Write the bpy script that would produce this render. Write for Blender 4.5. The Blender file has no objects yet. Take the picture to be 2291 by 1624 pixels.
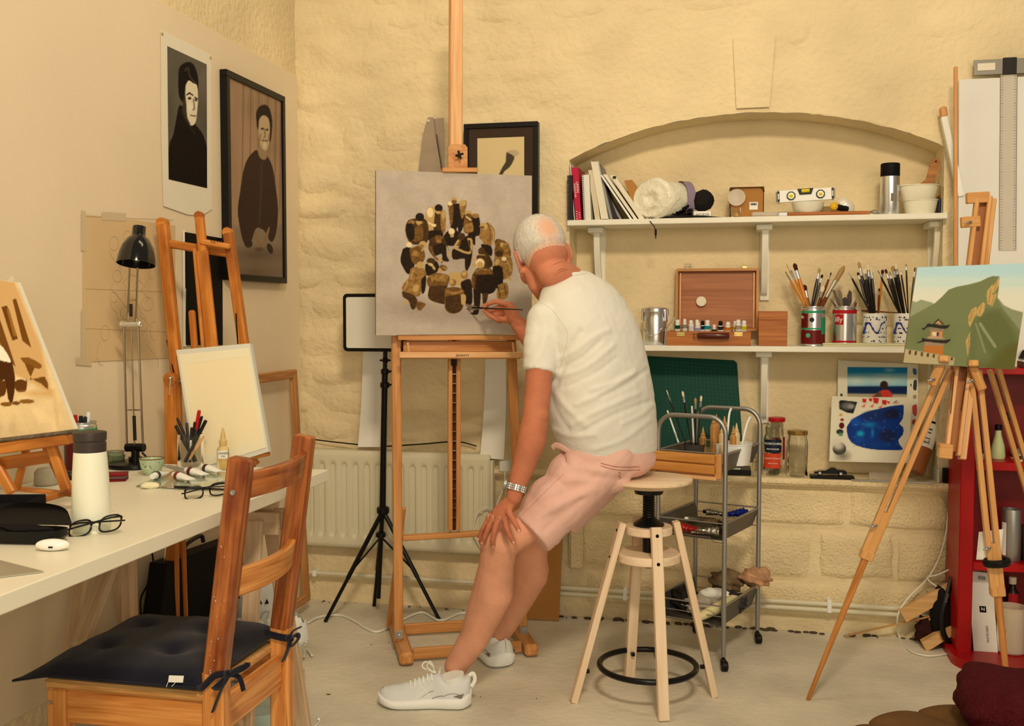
import bpy,math,random
import numpy as np
from mathutils import Vector,Matrix,Quaternion

random.seed(7)
RNG=np.random.RandomState(7)
SC=bpy.context.scene
COL=SC.collection

# ---------------------------------------------------------------- camera
F,CX,CY,CAMH=2290.0,1145.5,812.0,1.25
_th,_ph=math.radians(12.4),math.radians(2.8)
FW=Vector((-math.sin(_th)*math.cos(_ph),math.cos(_th)*math.cos(_ph),-math.sin(_ph)))
RT=Vector((math.cos(_th),math.sin(_th),0))
UP=RT.cross(FW)
CAM=Vector((0,0,CAMH))
cam_data=bpy.data.cameras.new('camera')
cam_data.sensor_width=36.0
cam_data.lens=F*36.0/2291.0
cam_data.clip_start=0.02
cam=bpy.data.objects.new('camera',cam_data)
COL.objects.link(cam)
cam.matrix_world=Matrix((
    (RT.x,UP.x,-FW.x,CAM.x),(RT.y,UP.y,-FW.y,CAM.y),(RT.z,UP.z,-FW.z,CAM.z),(0,0,0,1)))
SC.camera=cam

# ---------------------------------------------------------------- world, lights, exposure
LIGHT=(1.0,0.84,0.66)
w=bpy.data.worlds.new('studio_ambient')
SC.world=w
w.use_nodes=True
w.node_tree.nodes['Background'].inputs[0].default_value=(LIGHT[0],LIGHT[1],LIGHT[2]*.92,1)
w.node_tree.nodes['Background'].inputs[1].default_value=0.2

def area(name,loc,target,sx,sy,power,color=(1.0,0.79,0.54)):
    l=bpy.data.lights.new(name,'AREA')
    l.shape='RECTANGLE'
    l.size,l.size_y=sx,sy
    l.energy=power
    l.color=color
    o=bpy.data.objects.new(name,l)
    COL.objects.link(o)
    o.location=loc
    o.rotation_euler=(Vector(target)-Vector(loc)).to_track_quat('-Z','Y').to_euler()
    return o

area('ceiling_lamp',(0.35,-0.1,3.55),(-0.5,4.0,1.2),0.6,0.35,92)
area('front_fill',(1.6,-2.6,1.9),(-0.4,4.0,0.9),3.2,1.9,102,(1.0,.81,.575))  # soft fill added behind the camera to lift the shaded niche
area('ceiling_lamp',(-0.5,2.6,3.7),(-0.6,3.2,0.0),1.2,0.5,12)
SC.view_settings.view_transform='Standard'
SC.view_settings.look='None'
SC.view_settings.exposure=0.0
SC.view_settings.gamma=1.0
SC.view_settings.use_curve_mapping=False

# ---------------------------------------------------------------- pixel <-> world (real distances are given each time)
def ray(px,py):
    return FW*F+RT*(px-CX)+UP*(CY-py)

def YP(px,py,y):
    r=ray(px,py);return CAM+r*(y/r.y)

def XP(px,py,x):
    r=ray(px,py);return CAM+r*(x/r.x)

def ZP(px,py,z):
    r=ray(px,py);return CAM+r*((z-CAMH)/r.z)

def PP(px,py,o,n):
    r=ray(px,py);o=Vector(o);n=Vector(n)
    return CAM+r*((o-CAM).dot(n)/r.dot(n))

def proj(p):
    d=Vector(p)-CAM;k=d.dot(FW)
    return CX+F*d.dot(RT)/k,CY-F*d.dot(UP)/k

def lin(c):
    c=c/255.0
    return c/12.92 if c<=0.04045 else((c+0.055)/1.055)**2.4

def A(r,g,b,k=1.0):
    """colour as it looks under the room's warm lamps -> surface colour"""
    return tuple(min(0.92,max(0.002,k*lin(v)/l))for v,l in zip((r,g,b),LIGHT))

# ---------------------------------------------------------------- materials
MATS={}

def _mat(name):
    m=bpy.data.materials.new(name);m.use_nodes=True
    nt=m.node_tree
    return m,nt,nt.nodes['Principled BSDF']

def mat(name,rgb=(200,200,200),rough=0.5,metal=0.0,k=1.0,var=0.0,vscale=8.0,bump=0.0,bscale=60.0,
        trans=0.0,ior=1.45,raw=None,coat=0.0,emit=0.0,sheen=0.0,aniso=None,detail=4.0,alpha=1.0):
    if name in MATS:return MATS[name]
    m,nt,b=_mat(name)
    c=raw if raw else A(*rgb,k=k)
    b.inputs['Base Color'].default_value=(*c,1)
    b.inputs['Roughness'].default_value=rough
    b.inputs['Metallic'].default_value=metal
    b.inputs['IOR'].default_value=ior
    b.inputs['Transmission Weight'].default_value=trans
    b.inputs['Coat Weight'].default_value=coat
    b.inputs['Sheen Weight'].default_value=sheen
    b.inputs['Alpha'].default_value=alpha
    if not metal and not trans:b.inputs['Specular IOR Level'].default_value=.12 if rough>=.5 else .3
    if emit:
        b.inputs['Emission Color'].default_value=(*c,1);b.inputs['Emission Strength'].default_value=emit
    tc=nt.nodes.new('ShaderNodeTexCoord')
    src=tc.outputs['Object']
    if aniso:
        mp=nt.nodes.new('ShaderNodeMapping');mp.inputs['Scale'].default_value=aniso
        nt.links.new(src,mp.inputs[0]);src=mp.outputs[0]
    if var:
        n=nt.nodes.new('ShaderNodeTexNoise');n.inputs['Scale'].default_value=vscale;n.inputs['Detail'].default_value=detail
        nt.links.new(src,n.inputs['Vector'])
        r=nt.nodes.new('ShaderNodeValToRGB')
        r.color_ramp.elements[0].position=0.3;r.color_ramp.elements[1].position=0.7
        r.color_ramp.elements[0].color=tuple(max(0,x*(1-var))for x in c)+(1,)
        r.color_ramp.elements[1].color=tuple(min(1,x*(1+var*0.6))for x in c)+(1,)
        nt.links.new(n.outputs['Fac'],r.inputs[0]);nt.links.new(r.outputs[0],b.inputs['Base Color'])
    if bump:
        n2=nt.nodes.new('ShaderNodeTexNoise');n2.inputs['Scale'].default_value=bscale;n2.inputs['Detail'].default_value=5
        nt.links.new(src,n2.inputs['Vector'])
        bp=nt.nodes.new('ShaderNodeBump');bp.inputs['Strength'].default_value=bump;bp.inputs['Distance'].default_value=0.01
        nt.links.new(n2.outputs['Fac'],bp.inputs['Height']);nt.links.new(bp.outputs[0],b.inputs['Normal'])
    MATS[name]=m
    return m

def wood(name,c1,c2,rough=0.45,scale=1.0,k=1.0,stain=None,coat=0.0,knots=0.0):
    """grain runs along the piece: reads the 'gr' coordinates every piece carries"""
    if name in MATS:return MATS[name]
    m,nt,b=_mat(name)
    at=nt.nodes.new('ShaderNodeAttribute');at.attribute_name='gr'
    mp=nt.nodes.new('ShaderNodeMapping');mp.inputs['Scale'].default_value=(2.2*scale,38*scale,38*scale)
    nt.links.new(at.outputs['Vector'],mp.inputs[0])
    n=nt.nodes.new('ShaderNodeTexNoise');n.inputs['Scale'].default_value=1.6;n.inputs['Detail'].default_value=6
    n.inputs['Distortion'].default_value=0.8
    nt.links.new(mp.outputs[0],n.inputs['Vector'])
    r=nt.nodes.new('ShaderNodeValToRGB')
    r.color_ramp.elements[0].position=0.33;r.color_ramp.elements[1].position=0.66
    r.color_ramp.elements[0].color=(*A(*c1,k=k),1);r.color_ramp.elements[1].color=(*A(*c2,k=k),1)
    nt.links.new(n.outputs['Fac'],r.inputs[0])
    out=r.outputs[0]
    if stain:
        mp2=nt.nodes.new('ShaderNodeMapping');mp2.inputs['Scale'].default_value=(4,9,9)
        nt.links.new(at.outputs['Vector'],mp2.inputs[0])
        n2=nt.nodes.new('ShaderNodeTexNoise');n2.inputs['Scale'].default_value=1.3;n2.inputs['Detail'].default_value=3
        nt.links.new(mp2.outputs[0],n2.inputs['Vector'])
        r2=nt.nodes.new('ShaderNodeValToRGB');r2.color_ramp.elements[0].position=0.45;r2.color_ramp.elements[1].position=0.68
        nt.links.new(n2.outputs['Fac'],r2.inputs[0])
        mx=nt.nodes.new('ShaderNodeMix');mx.data_type='RGBA'
        nt.links.new(r2.outputs[0],mx.inputs[0]);nt.links.new(out,mx.inputs[6]);mx.inputs[7].default_value=(*A(*stain,k=k),1)
        out=mx.outputs[2]
    nt.links.new(out,b.inputs['Base Color'])
    b.inputs['Roughness'].default_value=rough;b.inputs['Coat Weight'].default_value=coat;b.inputs['Specular IOR Level'].default_value=.3
    bp=nt.nodes.new('ShaderNodeBump');bp.inputs['Strength'].default_value=0.15;bp.inputs['Distance'].default_value=0.002
    nt.links.new(n.outputs['Fac'],bp.inputs['Height']);nt.links.new(bp.outputs[0],b.inputs['Normal'])
    MATS[name]=m
    return m

def paint_mat(name,rough=0.6,bump=0.0,coat=0.0):
    if name in MATS:return MATS[name]
    m,nt,b=_mat(name)
    at=nt.nodes.new('ShaderNodeAttribute');at.attribute_name='Col'
    nt.links.new(at.outputs['Color'],b.inputs['Base Color'])
    b.inputs['Roughness'].default_value=rough;b.inputs['Coat Weight'].default_value=coat;b.inputs['Specular IOR Level'].default_value=.1
    if bump:
        n2=nt.nodes.new('ShaderNodeTexNoise');n2.inputs['Scale'].default_value=180
        bp=nt.nodes.new('ShaderNodeBump');bp.inputs['Strength'].default_value=bump;bp.inputs['Distance'].default_value=0.004
        tc=nt.nodes.new('ShaderNodeTexCoord');nt.links.new(tc.outputs['Object'],n2.inputs['Vector'])
        nt.links.new(n2.outputs['Fac'],bp.inputs['Height']);nt.links.new(bp.outputs[0],b.inputs['Normal'])
    MATS[name]=m
    return m

# ---------------------------------------------------------------- mesh builder
def frame_from(d,up=None):
    d=Vector(d).normalized()
    u=Vector(up)if up is not None else(Vector((0,0,1))if abs(d.z)<0.95 else Vector((0,1,0)))
    s=d.cross(u)
    if s.length<1e-6:s=d.cross(Vector((1,0.3,0)))
    s.normalize()
    return d,s,s.cross(d).normalized() # along, side, upish

class MB:
    def __init__(self,xf=None):
        self.v=[];self.f=[];self.g=[];self.mi=[];self.xf=xf;self.c=None

    def add(self,vs,fs,m=0,gr=None):
        o=len(self.v);off=random.random()*7
        vs=[Vector(p)for p in vs]
        if gr is None:gr=[(p.x+off,p.y+off,p.z)for p in vs]
        else:gr=[(g[0]+off,g[1]+off*.3,g[2]+off*.7)for g in gr]
        if self.xf is not None:vs=[self.xf@p for p in vs]
        self.v+=[tuple(p)for p in vs];self.g+=gr
        self.f+=[tuple(i+o for i in f)for f in fs];self.mi+=[m]*len(fs)
        return self

    def obox(self,c,ax,ay,az,sx,sy,sz,b=0.0,m=0,taper=1.0):
        """box with centre c, unit axes ax (length), ay, az and full sizes; b = chamfer"""
        c=Vector(c);hx,hy,hz=sx/2,sy/2,sz/2
        b=min(b,hx*.9,hy*.9,hz*.9)
        P=[];G=[]
        if b<=0:
            for x in(-1,1):
                t=taper if x>0 else 1
                for y in(-1,1):
                    for z in(-1,1):
                        P.append(c+ax*hx*x+ay*hy*y*t+az*hz*z*t);G.append((hx*x,hy*y,hz*z))
            fs=[(0,1,3,2),(4,6,7,5),(0,4,5,1),(2,3,7,6),(0,2,6,4),(1,5,7,3)]
            return self.add(P,fs,m,G)
        idx={}
        for x in(-1,1):
            t=taper if x>0 else 1
            for y in(-1,1):
                for z in(-1,1):
                    for k in range(3):
                        l=[(hx-(b if k!=0 else 0))*x,(hy*t-(b if k!=1 else 0))*y,(hz*t-(b if k!=2 else 0))*z]
                        idx[(x,y,z,k)]=len(P)
                        P.append(c+ax*l[0]+ay*l[1]+az*l[2]);G.append(tuple(l))
        fs=[]
        S=(-1,1)
        for s in S:
            fs.append([idx[(s,y,z,0)]for y,z in((-1,-1),(1,-1),(1,1),(-1,1))][::s])
            fs.append([idx[(x,s,z,1)]for x,z in((-1,-1),(-1,1),(1,1),(1,-1))][::s])
            fs.append([idx[(x,y,s,2)]for x,y in((-1,-1),(1,-1),(1,1),(-1,1))][::s])
        for y in S:
            for z in S:
                q=[idx[(-1,y,z,1)],idx[(1,y,z,1)],idx[(1,y,z,2)],idx[(-1,y,z,2)]]
                fs.append(q if y*z>0 else q[::-1])
        for x in S:
            for z in S:
                q=[idx[(x,-1,z,2)],idx[(x,1,z,2)],idx[(x,1,z,0)],idx[(x,-1,z,0)]]
                fs.append(q if x*z>0 else q[::-1])
        for x in S:
            for y in S:
                q=[idx[(x,y,-1,0)],idx[(x,y,1,0)],idx[(x,y,1,1)],idx[(x,y,-1,1)]]
                fs.append(q if x*y>0 else q[::-1])
        for x in S:
            for y in S:
                for z in S:
                    q=[idx[(x,y,z,0)],idx[(x,y,z,1)],idx[(x,y,z,2)]]
                    fs.append(q if x*y*z>0 else q[::-1])
        return self.add(P,fs,m,G)

    def box(self,lo,hi,b=0.0,m=0,long=None):
        lo,hi=Vector(lo),Vector(hi);c=(lo+hi)/2;s=hi-lo
        ax=[Vector((1,0,0)),Vector((0,1,0)),Vector((0,0,1))]
        k=long if long is not None else max(range(3),key=lambda i:s[i])
        o=[k,(k+1)%3,(k+2)%3]
        return self.obox(c,ax[o[0]],ax[o[1]],ax[o[2]],s[o[0]],s[o[1]],s[o[2]],b,m)

    def beam(self,p,q,w,t,up=None,b=0.002,m=0,taper=1.0):
        """bar from p to q; w = size across (sideways), t = size along 'up'"""
        p,q=Vector(p),Vector(q)
        d,s,u=frame_from(q-p,up)
        return self.obox((p+q)/2,d,s,u,(q-p).length,w,t,b,m,taper)

    def loft(self,rings,m=0,cap=True,closed=True,gr=None):
        n=len(rings[0]);P=[p for r in rings for p in r];fs=[]
        for i in range(len(rings)-1):
            for j in range(n if closed else n-1):
                a,b_=i*n+j,i*n+(j+1)%n
                fs.append((a,b_,b_+n,a+n))
        if cap and closed:
            fs.append(tuple(range(n))[::-1]);fs.append(tuple((len(rings)-1)*n+j for j in range(n)))
        return self.add(P,fs,m,gr)

    def tube(self,pts,r=0.01,n=10,m=0,cap=True,flat=1.0,up=None):
        pts=[Vector(p)for p in pts];k=len(pts)
        rs=r if isinstance(r,(list,tuple))else[r]*k
        d,s,u=frame_from(pts[1]-pts[0],up)
        rings=[];G=[];L=0
        for i,p in enumerate(pts):
            t=(pts[min(i+1,k-1)]-pts[max(i-1,0)])
            if t.length<1e-9:t=d
            t.normalize()
            q=d.rotation_difference(t)if i else Quaternion()
            s=(q@s).normalized();u=(q@u).normalized();d=t
            if i:L+=(pts[i]-pts[i-1]).length
            ring=[]
            for j in range(n):
                a=2*math.pi*j/n
                ring.append(p+s*math.cos(a)*rs[i]+u*math.sin(a)*rs[i]*flat)
                G.append((L,math.cos(a)*rs[i],math.sin(a)*rs[i]))
            rings.append(ring)
        return self.loft(rings,m,cap,True,G)

    def lathe(self,prof,c=(0,0,0),axis=(0,0,1),n=24,m=0,cap=True):
        c=Vector(c);d,s,u=frame_from(axis,(0,1,0)if abs(Vector(axis).normalized().z)>.9 else None)
        rings=[]
        for r,h in prof:
            rings.append([c+d*h+(s*math.cos(2*math.pi*j/n)+u*math.sin(2*math.pi*j/n))*max(r,1e-5)for j in range(n)])
        return self.loft(rings,m,cap)

    def prism(self,poly,d,m=0,gr=None):
        """poly: world points of one face; d: extrusion vector"""
        poly=[Vector(p)for p in poly];d=Vector(d);n=len(poly)
        fs=[tuple(range(n)),tuple(range(2*n-1,n-1,-1))]
        fs+=[(i,n+i,n+(i+1)%n,(i+1)%n)for i in range(n)]
        nn=sum(((poly[i]-poly[0]).cross(poly[(i+1)%n]-poly[0])for i in range(1,n)),Vector())
        if nn.dot(d)>0:fs=[f[::-1]for f in fs]
        return self.add(poly+[p+d for p in poly],fs,m,gr)

    def ball(self,c,r,n=16,k=10,m=0,rot=None,noise=0.0):
        c=Vector(c);r=Vector((r,r,r))if isinstance(r,(int,float))else Vector(r)
        P=[]
        for i in range(k+1):
            a=math.pi*i/k
            for j in range(n):
                b_=2*math.pi*j/n
                e=Vector((math.sin(a)*math.cos(b_),math.sin(a)*math.sin(b_),math.cos(a)))
                q=Vector((e.x*r.x,e.y*r.y,e.z*r.z))*(1+noise*(math.sin(e.x*7+e.y*5+c.x*40)+math.sin(e.z*9+e.x*4+c.y*30)))
                if rot is not None:q=rot@q
                P.append(c+q)
        fs=[(i*n+j,(i+1)*n+j,(i+1)*n+(j+1)%n,i*n+(j+1)%n)for i in range(k)for j in range(n)]
        return self.add(P,fs,m)

    def grid(self,fn,nu,nv,m=0,flip=False):
        P=[fn(i/nu,j/nv)for j in range(nv+1)for i in range(nu+1)]
        fs=[(j*(nu+1)+i,j*(nu+1)+i+1,(j+1)*(nu+1)+i+1,(j+1)*(nu+1)+i)for j in range(nv)for i in range(nu)]
        if flip:fs=[f[::-1]for f in fs]
        return self.add(P,fs,m)

ORIG={}

def obj(name,mb,mats,parent=None,smooth=35,label=None):
    me=bpy.data.meshes.new(name)
    o=bpy.data.objects.new(name,me)
    org=ORIG.get(parent.name,Vector())if parent else None
    if parent is None:
        a=np.array(mb.v);lo=a.min(0);hi=a.max(0)
        org=Vector(((lo[0]+hi[0])/2,(lo[1]+hi[1])/2,lo[2]));o.location=org
    ORIG[o.name]=org
    V=np.array(mb.v)-np.array(org)
    me.from_pydata([tuple(p)for p in V],[],mb.f)
    if not isinstance(mats,(list,tuple)):mats=[mats]
    for mm in mats:me.materials.append(mm)
    if len(mats)>1:me.polygons.foreach_set('material_index',mb.mi)
    at=me.attributes.new('gr','FLOAT_VECTOR','POINT');at.data.foreach_set('vector',np.array(mb.g,dtype=np.float32).ravel())
    if mb.c is not None:
        ca=me.color_attributes.new('Col','FLOAT_COLOR','POINT')
        ca.data.foreach_set('color',np.array(mb.c,dtype=np.float32).ravel())
    if smooth:
        me.shade_smooth();me.set_sharp_from_angle(angle=math.radians(smooth))
    me.validate()
    COL.objects.link(o)
    if parent:o.parent=parent
    if label:o['label']=label
    return o

def thing(name,label,cat,loc,group=None):
    o=bpy.data.objects.new(name,None);COL.objects.link(o)
    o.empty_display_size=0.05;o.location=Vector(loc);ORIG[o.name]=Vector(loc)
    return tag(o,label,cat,group)

def tag(o,label,cat,group=None,kind=None):
    o['label']=label;o['category']=cat
    if group:o['group']=group
    if kind:o['kind']=kind
    return o

def struct(name,mb,mats,parent=None,smooth=35):
    o=obj(name,mb,mats,parent,smooth);o['kind']='structure'
    return o

def one(name,mb,mats,label,cat,group=None,smooth=35):
    return tag(obj(name,mb,mats,None,smooth),label,cat,group)

def text(name,s,p,right,up,size,m,parent,depth=0.0003,align='CENTER'):
    """flat lettering; p = centre, right/up = world directions"""
    cu=bpy.data.curves.new(name,'FONT');cu.body=s;cu.size=size;cu.align_x=align;cu.align_y='CENTER'
    cu.resolution_u=2;cu.extrude=depth
    tmp=bpy.data.objects.new('tmp',cu);COL.objects.link(tmp)
    me=bpy.data.meshes.new_from_object(tmp.evaluated_get(bpy.context.evaluated_depsgraph_get()))
    bpy.data.objects.remove(tmp);me.name=name
    o=bpy.data.objects.new(name,me);COL.objects.link(o)
    r=Vector(right).normalized();n=r.cross(Vector(up)).normalized();u=n.cross(r)
    org=ORIG.get(parent.name,Vector())
    M=Matrix(((r.x,u.x,n.x,p[0]-org[0]),(r.y,u.y,n.y,p[1]-org[1]),(r.z,u.z,n.z,p[2]-org[2]),(0,0,0,1)))
    me.transform(M);me.materials.clear();me.materials.append(m);o.parent=parent;ORIG[o.name]=org
    return o

def bez(pts,n=8):
    """smooth curve through points (Catmull-Rom)"""
    pts=[Vector(p)for p in pts];out=[]
    for i in range(len(pts)-1):
        p0=pts[max(i-1,0)];p1=pts[i];p2=pts[i+1];p3=pts[min(i+2,len(pts)-1)]
        for k in range(n):
            t=k/n
            out.append(0.5*((2*p1)+(p2-p0)*t+(2*p0-5*p1+4*p2-p3)*t*t+(3*p1-p0-3*p2+p3)*t**3))
    out.append(pts[-1])
    return out

# smooth value noise for geometry
_NT=RNG.rand(64,64)

def vnoise(x,y):
    x=np.asarray(x,float);y=np.asarray(y,float)
    xi=np.floor(x).astype(int);yi=np.floor(y).astype(int);fx=x-xi;fy=y-yi
    fx=fx*fx*(3-2*fx);fy=fy*fy*(3-2*fy)
    a=_NT[xi%64,yi%64];b=_NT[(xi+1)%64,yi%64];c=_NT[xi%64,(yi+1)%64];d=_NT[(xi+1)%64,(yi+1)%64]
    return(a*(1-fx)+b*fx)*(1-fy)+(c*(1-fx)+d*fx)*fy

def fbm(x,y,o=4):
    s=0;a=0.5;n=0
    for i in range(o):
        s=s+a*vnoise(x*2**i+13*i,y*2**i+7*i);n+=a;a*=0.5
    return s/n

# ---------------------------------------------------------------- flat pictures, painted in code
class Pic:
    def __init__(self,x0,y0,x1,y1,s=1.0,bg=(200,200,200)):
        self.x0,self.y0,self.s=x0,y0,s
        self.W,self.H=int((x1-x0)*s)+1,int((y1-y0)*s)+1
        self.a=np.ones((self.H,self.W,3))*np.array(bg,float)

    def _win(self,xa,ya,xb,yb):
        i0=max(0,int((xa-self.x0)*self.s));i1=min(self.W,int((xb-self.x0)*self.s)+2)
        j0=max(0,int((ya-self.y0)*self.s));j1=min(self.H,int((yb-self.y0)*self.s)+2)
        if i1<=i0 or j1<=j0:return None
        X,Y=np.meshgrid(np.arange(i0,i1)/self.s+self.x0,np.arange(j0,j1)/self.s+self.y0)
        return i0,i1,j0,j1,X,Y

    def _mix(self,w,al,col):
        i0,i1,j0,j1=w[:4]
        al=np.clip(al,0,1)[...,None]
        self.a[j0:j1,i0:i1]=self.a[j0:j1,i0:i1]*(1-al)+np.array(col,float)*al

    def ell(self,cx,cy,rx,ry,col,ang=0,soft=1.2,al=1.0):
        R=max(rx,ry)+soft*2
        w=self._win(cx-R,cy-R,cx+R,cy+R)
        if not w:return self
        c,s=math.cos(math.radians(ang)),math.sin(math.radians(ang))
        u=(w[4]-cx)*c+(w[5]-cy)*s;v=-(w[4]-cx)*s+(w[5]-cy)*c
        d=(np.sqrt((u/rx)**2+(v/ry)**2)-1)*min(rx,ry)
        self._mix(w,(0.5-d/soft)*al,col);return self

    def poly(self,pts,col,al=1.0,soft=0.9,smooth=0):
        if smooth:
            q=bez([Vector((*p,0))for p in list(pts)+[pts[0]]],smooth);pts=[(p.x,p.y)for p in q]
        xs=[p[0]for p in pts];ys=[p[1]for p in pts]
        w=self._win(min(xs)-2,min(ys)-2,max(xs)+2,max(ys)+2)
        if not w:return self
        X,Y=w[4],w[5];ins=np.zeros(X.shape,bool);D=np.full(X.shape,1e9)
        for(xa,ya),(xb,yb)in zip(pts,list(pts[1:])+[pts[0]]):
            if ya!=yb:
                c=((ya>Y)!=(yb>Y))&(X<(xb-xa)*(Y-ya)/(yb-ya)+xa);ins^=c
            L2=(xb-xa)**2+(yb-ya)**2+1e-9
            t=np.clip(((X-xa)*(xb-xa)+(Y-ya)*(yb-ya))/L2,0,1)
            D=np.minimum(D,np.hypot(X-xa-t*(xb-xa),Y-ya-t*(yb-ya)))
        self._mix(w,(0.5+np.where(ins,D,-D)/soft)*al,col);return self

    def line(self,pts,wd,col,al=1.0,smooth=0):
        if smooth:
            q=bez([Vector((*p,0))for p in pts],smooth);pts=[(p.x,p.y)for p in q]
        for(xa,ya),(xb,yb)in zip(pts[:-1],pts[1:]):
            w=self._win(min(xa,xb)-wd-1,min(ya,yb)-wd-1,max(xa,xb)+wd+1,max(ya,yb)+wd+1)
            if not w:continue
            X,Y=w[4],w[5];L2=(xb-xa)**2+(yb-ya)**2+1e-9
            t=np.clip(((X-xa)*(xb-xa)+(Y-ya)*(yb-ya))/L2,0,1)
            D=np.hypot(X-xa-t*(xb-xa),Y-ya-t*(yb-ya))
            self._mix(w,(0.5+(wd/2-D))*al,col)
        return self

    def grain(self,amp,sx,sy):
        X,Y=np.meshgrid(np.arange(self.W)/self.s,np.arange(self.H)/self.s)
        self.a*=(1+amp*(fbm(X/sx,Y/sy,3)-0.5))[...,None];return self

    def sample(self,px,py):
        i=np.clip((px-self.x0)*self.s,0,self.W-1.001);j=np.clip((py-self.y0)*self.s,0,self.H-1.001)
        i0=i.astype(int);j0=j.astype(int);fx=(i-i0)[:,None];fy=(j-j0)[:,None]
        a=self.a
        return(a[j0,i0]*(1-fx)+a[j0,i0+1]*fx)*(1-fy)+(a[j0+1,i0]*(1-fx)+a[j0+1,i0+1]*fx)*fy

def picture(name,corners,pic,nu,nv,m,parent,k=1.0):
    """flat painted sheet; corners TL, TR, BR, BL; colours come from the code-painted Pic"""
    tl,tr,br,bl=[Vector(c)for c in corners]
    mb=MB();mb.grid(lambda u,v:(tl*(1-u)+tr*u)*(1-v)+(bl*(1-u)+br*u)*v,nu,nv,flip=True)
    pp=np.array([proj(p)for p in mb.v])
    c=np.clip(pic.sample(pp[:,0],pp[:,1]),0,255)/255
    c=np.where(c<=0.04045,c/12.92,((c+0.055)/1.055)**2.4)*k/np.array(LIGHT)
    mb.c=np.concatenate([np.clip(c,0.002,0.92),np.ones((len(c),1))],1)
    return obj(name,mb,m,parent,smooth=0)

def flatq(cs):
    # make a four-cornered board exactly flat
    n=(cs[1]-cs[0]).cross(cs[3]-cs[0]);x,y=proj(cs[2]);return[cs[0],cs[1],PP(x,y,cs[0],n),cs[3]]
WX,WY,WZ=Vector((1,0,0)),Vector((0,1,0)),Vector((0,0,1))
# ================================================================ MATERIALS
PLASTER=mat('painted_plaster',(234,203,150),0.75,var=0.16,vscale=2.2,bump=0.8,bscale=42)
PLASTER_LOW=mat('painted_blockwork',(240,208,152),0.8,var=0.14,vscale=5,bump=1.0,bscale=95)
PANELW=mat('white_partition_paint',(234,204,160),0.6,var=0.04,vscale=1.5,bump=0.05,bscale=220)
SHELFW=mat('white_gloss_paint',(238,222,190),0.35,var=0.05,vscale=9)
RADW=mat('radiator_enamel',(218,200,160),0.35)
FLOORM=mat('painted_concrete_floor',(219,199,165),0.6,var=0.24,vscale=2.6,bump=0.35,bscale=40,detail=9)
BLACKP=mat('black_plastic',(14,12,10),0.4)
BLACKM=mat('black_metal',(18,17,16),0.3,metal=0.4)
STEEL=mat('brushed_steel',(226,214,196),0.3,metal=1.0)
STEELD=mat('grey_steel',(168,158,142),0.4,metal=0.85)
BRASS=mat('brass',(205,170,96),0.28,metal=1.0)
CHROME=mat('chrome',(225,215,200),0.12,metal=1.0)
PAPER=mat('paper',(232,212,176),0.8,var=0.03,vscale=6)
PAPERW=mat('white_paper',(240,226,200),0.8)
GLASS=mat('clear_glass',raw=(0.95,0.97,0.93),rough=0.03,trans=1.0,ior=1.3)
GLASSG=mat('jar_glass',raw=(0.975,0.985,0.96),rough=0.02,trans=1.0,ior=1.2)
PLASTW=mat('white_plastic',(240,232,214),0.35)
CREAM=mat('cream_bottle_enamel',(238,226,190),0.32,var=0.02,bump=0.05,bscale=400)
BROWNP=mat('brown_plastic',(62,50,42),0.45)
WHITEC=mat('white_cable',(228,214,184),0.45)
CARD=mat('brown_cardboard',(176,118,58),0.85,var=0.06,vscale=20)
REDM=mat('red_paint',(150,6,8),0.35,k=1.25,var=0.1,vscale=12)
W_EASEL=wood('oiled_beech',(170,98,40),(206,134,66),0.4,k=1.0)
W_BEECH=wood('light_beech',(214,150,88),(232,176,118),0.42)
W_OLD=wood('old_orange_pine',(176,96,30),(212,130,52),0.35,stain=(150,78,26))
W_PINE=wood('varnished_pine',(184,102,40),(226,150,76),0.32,scale=1.2,coat=0.25)
W_CHAIRTOP=wood('worn_stained_pine',(128,60,24),(190,108,50),0.3,scale=1.1,stain=(104,32,10),coat=0.35)
W_SEAT=wood('end_grain_pine',(186,124,62),(222,166,98),0.4,scale=1.6)
W_BIRCH=wood('birch',(226,186,140),(240,206,164),0.45,scale=0.7)
W_TRESTLE=wood('raw_pine',(196,156,112),(218,180,138),0.6)
W_BOX=wood('reddish_beech_box',(156,82,30),(190,112,50),0.4)
W_PLY=wood('palette_plywood',(150,84,44),(178,108,62),0.4,scale=0.6)
W_FRAME=wood('frame_oak',(168,104,50),(198,134,72),0.5)
HOLE=mat('dark_hole',(8,6,5),0.9)

# ================================================================ SHELL
YB,XL,TOPZ=4.13,-1.85,3.35
NX0,NX1,NZ0,NY=-0.669,0.752,0.607,4.31
AC=0.045

def arch(x):
    t=max(-1,min(1,(x-AC)/0.712));return 1.868+0.16*(1-t*t)**0.9

def wall_h(x,z):
    """relief of the painted rubble wall: positive towards the room"""
    x=np.asarray(x,float);z=np.asarray(z,float)
    rough=np.clip((-0.55-x)/0.25,0,1)*0.75+0.25
    rough=rough*np.clip((z-0.1)/.2,0.3,1)
    h=(fbm(x*7+3,z*13,5)-0.5)*0.036*rough
    h+=(vnoise(x*3,z*22+3)>0.62)*-0.0+(fbm(x*2.3,z*26,3)-.5)*0.006*rough
    lowblk=(z<0.6)&(x>-0.75)
    for zc in(0.205,0.405):h-=np.where(lowblk,0.006*np.exp(-((z-zc+0.01*np.sin(x*9))/0.006)**2),0)
    return h

fl=MB();fl.grid(lambda u,v:Vector((-2.3+5*u,-0.6+4.9*v,0)),60,60)
fl.v=[(x,y,0.0015*float(fbm(x*3,y*3))-0.001)for x,y,z in fl.v]
struct('floor',fl,FLOORM)

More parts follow.
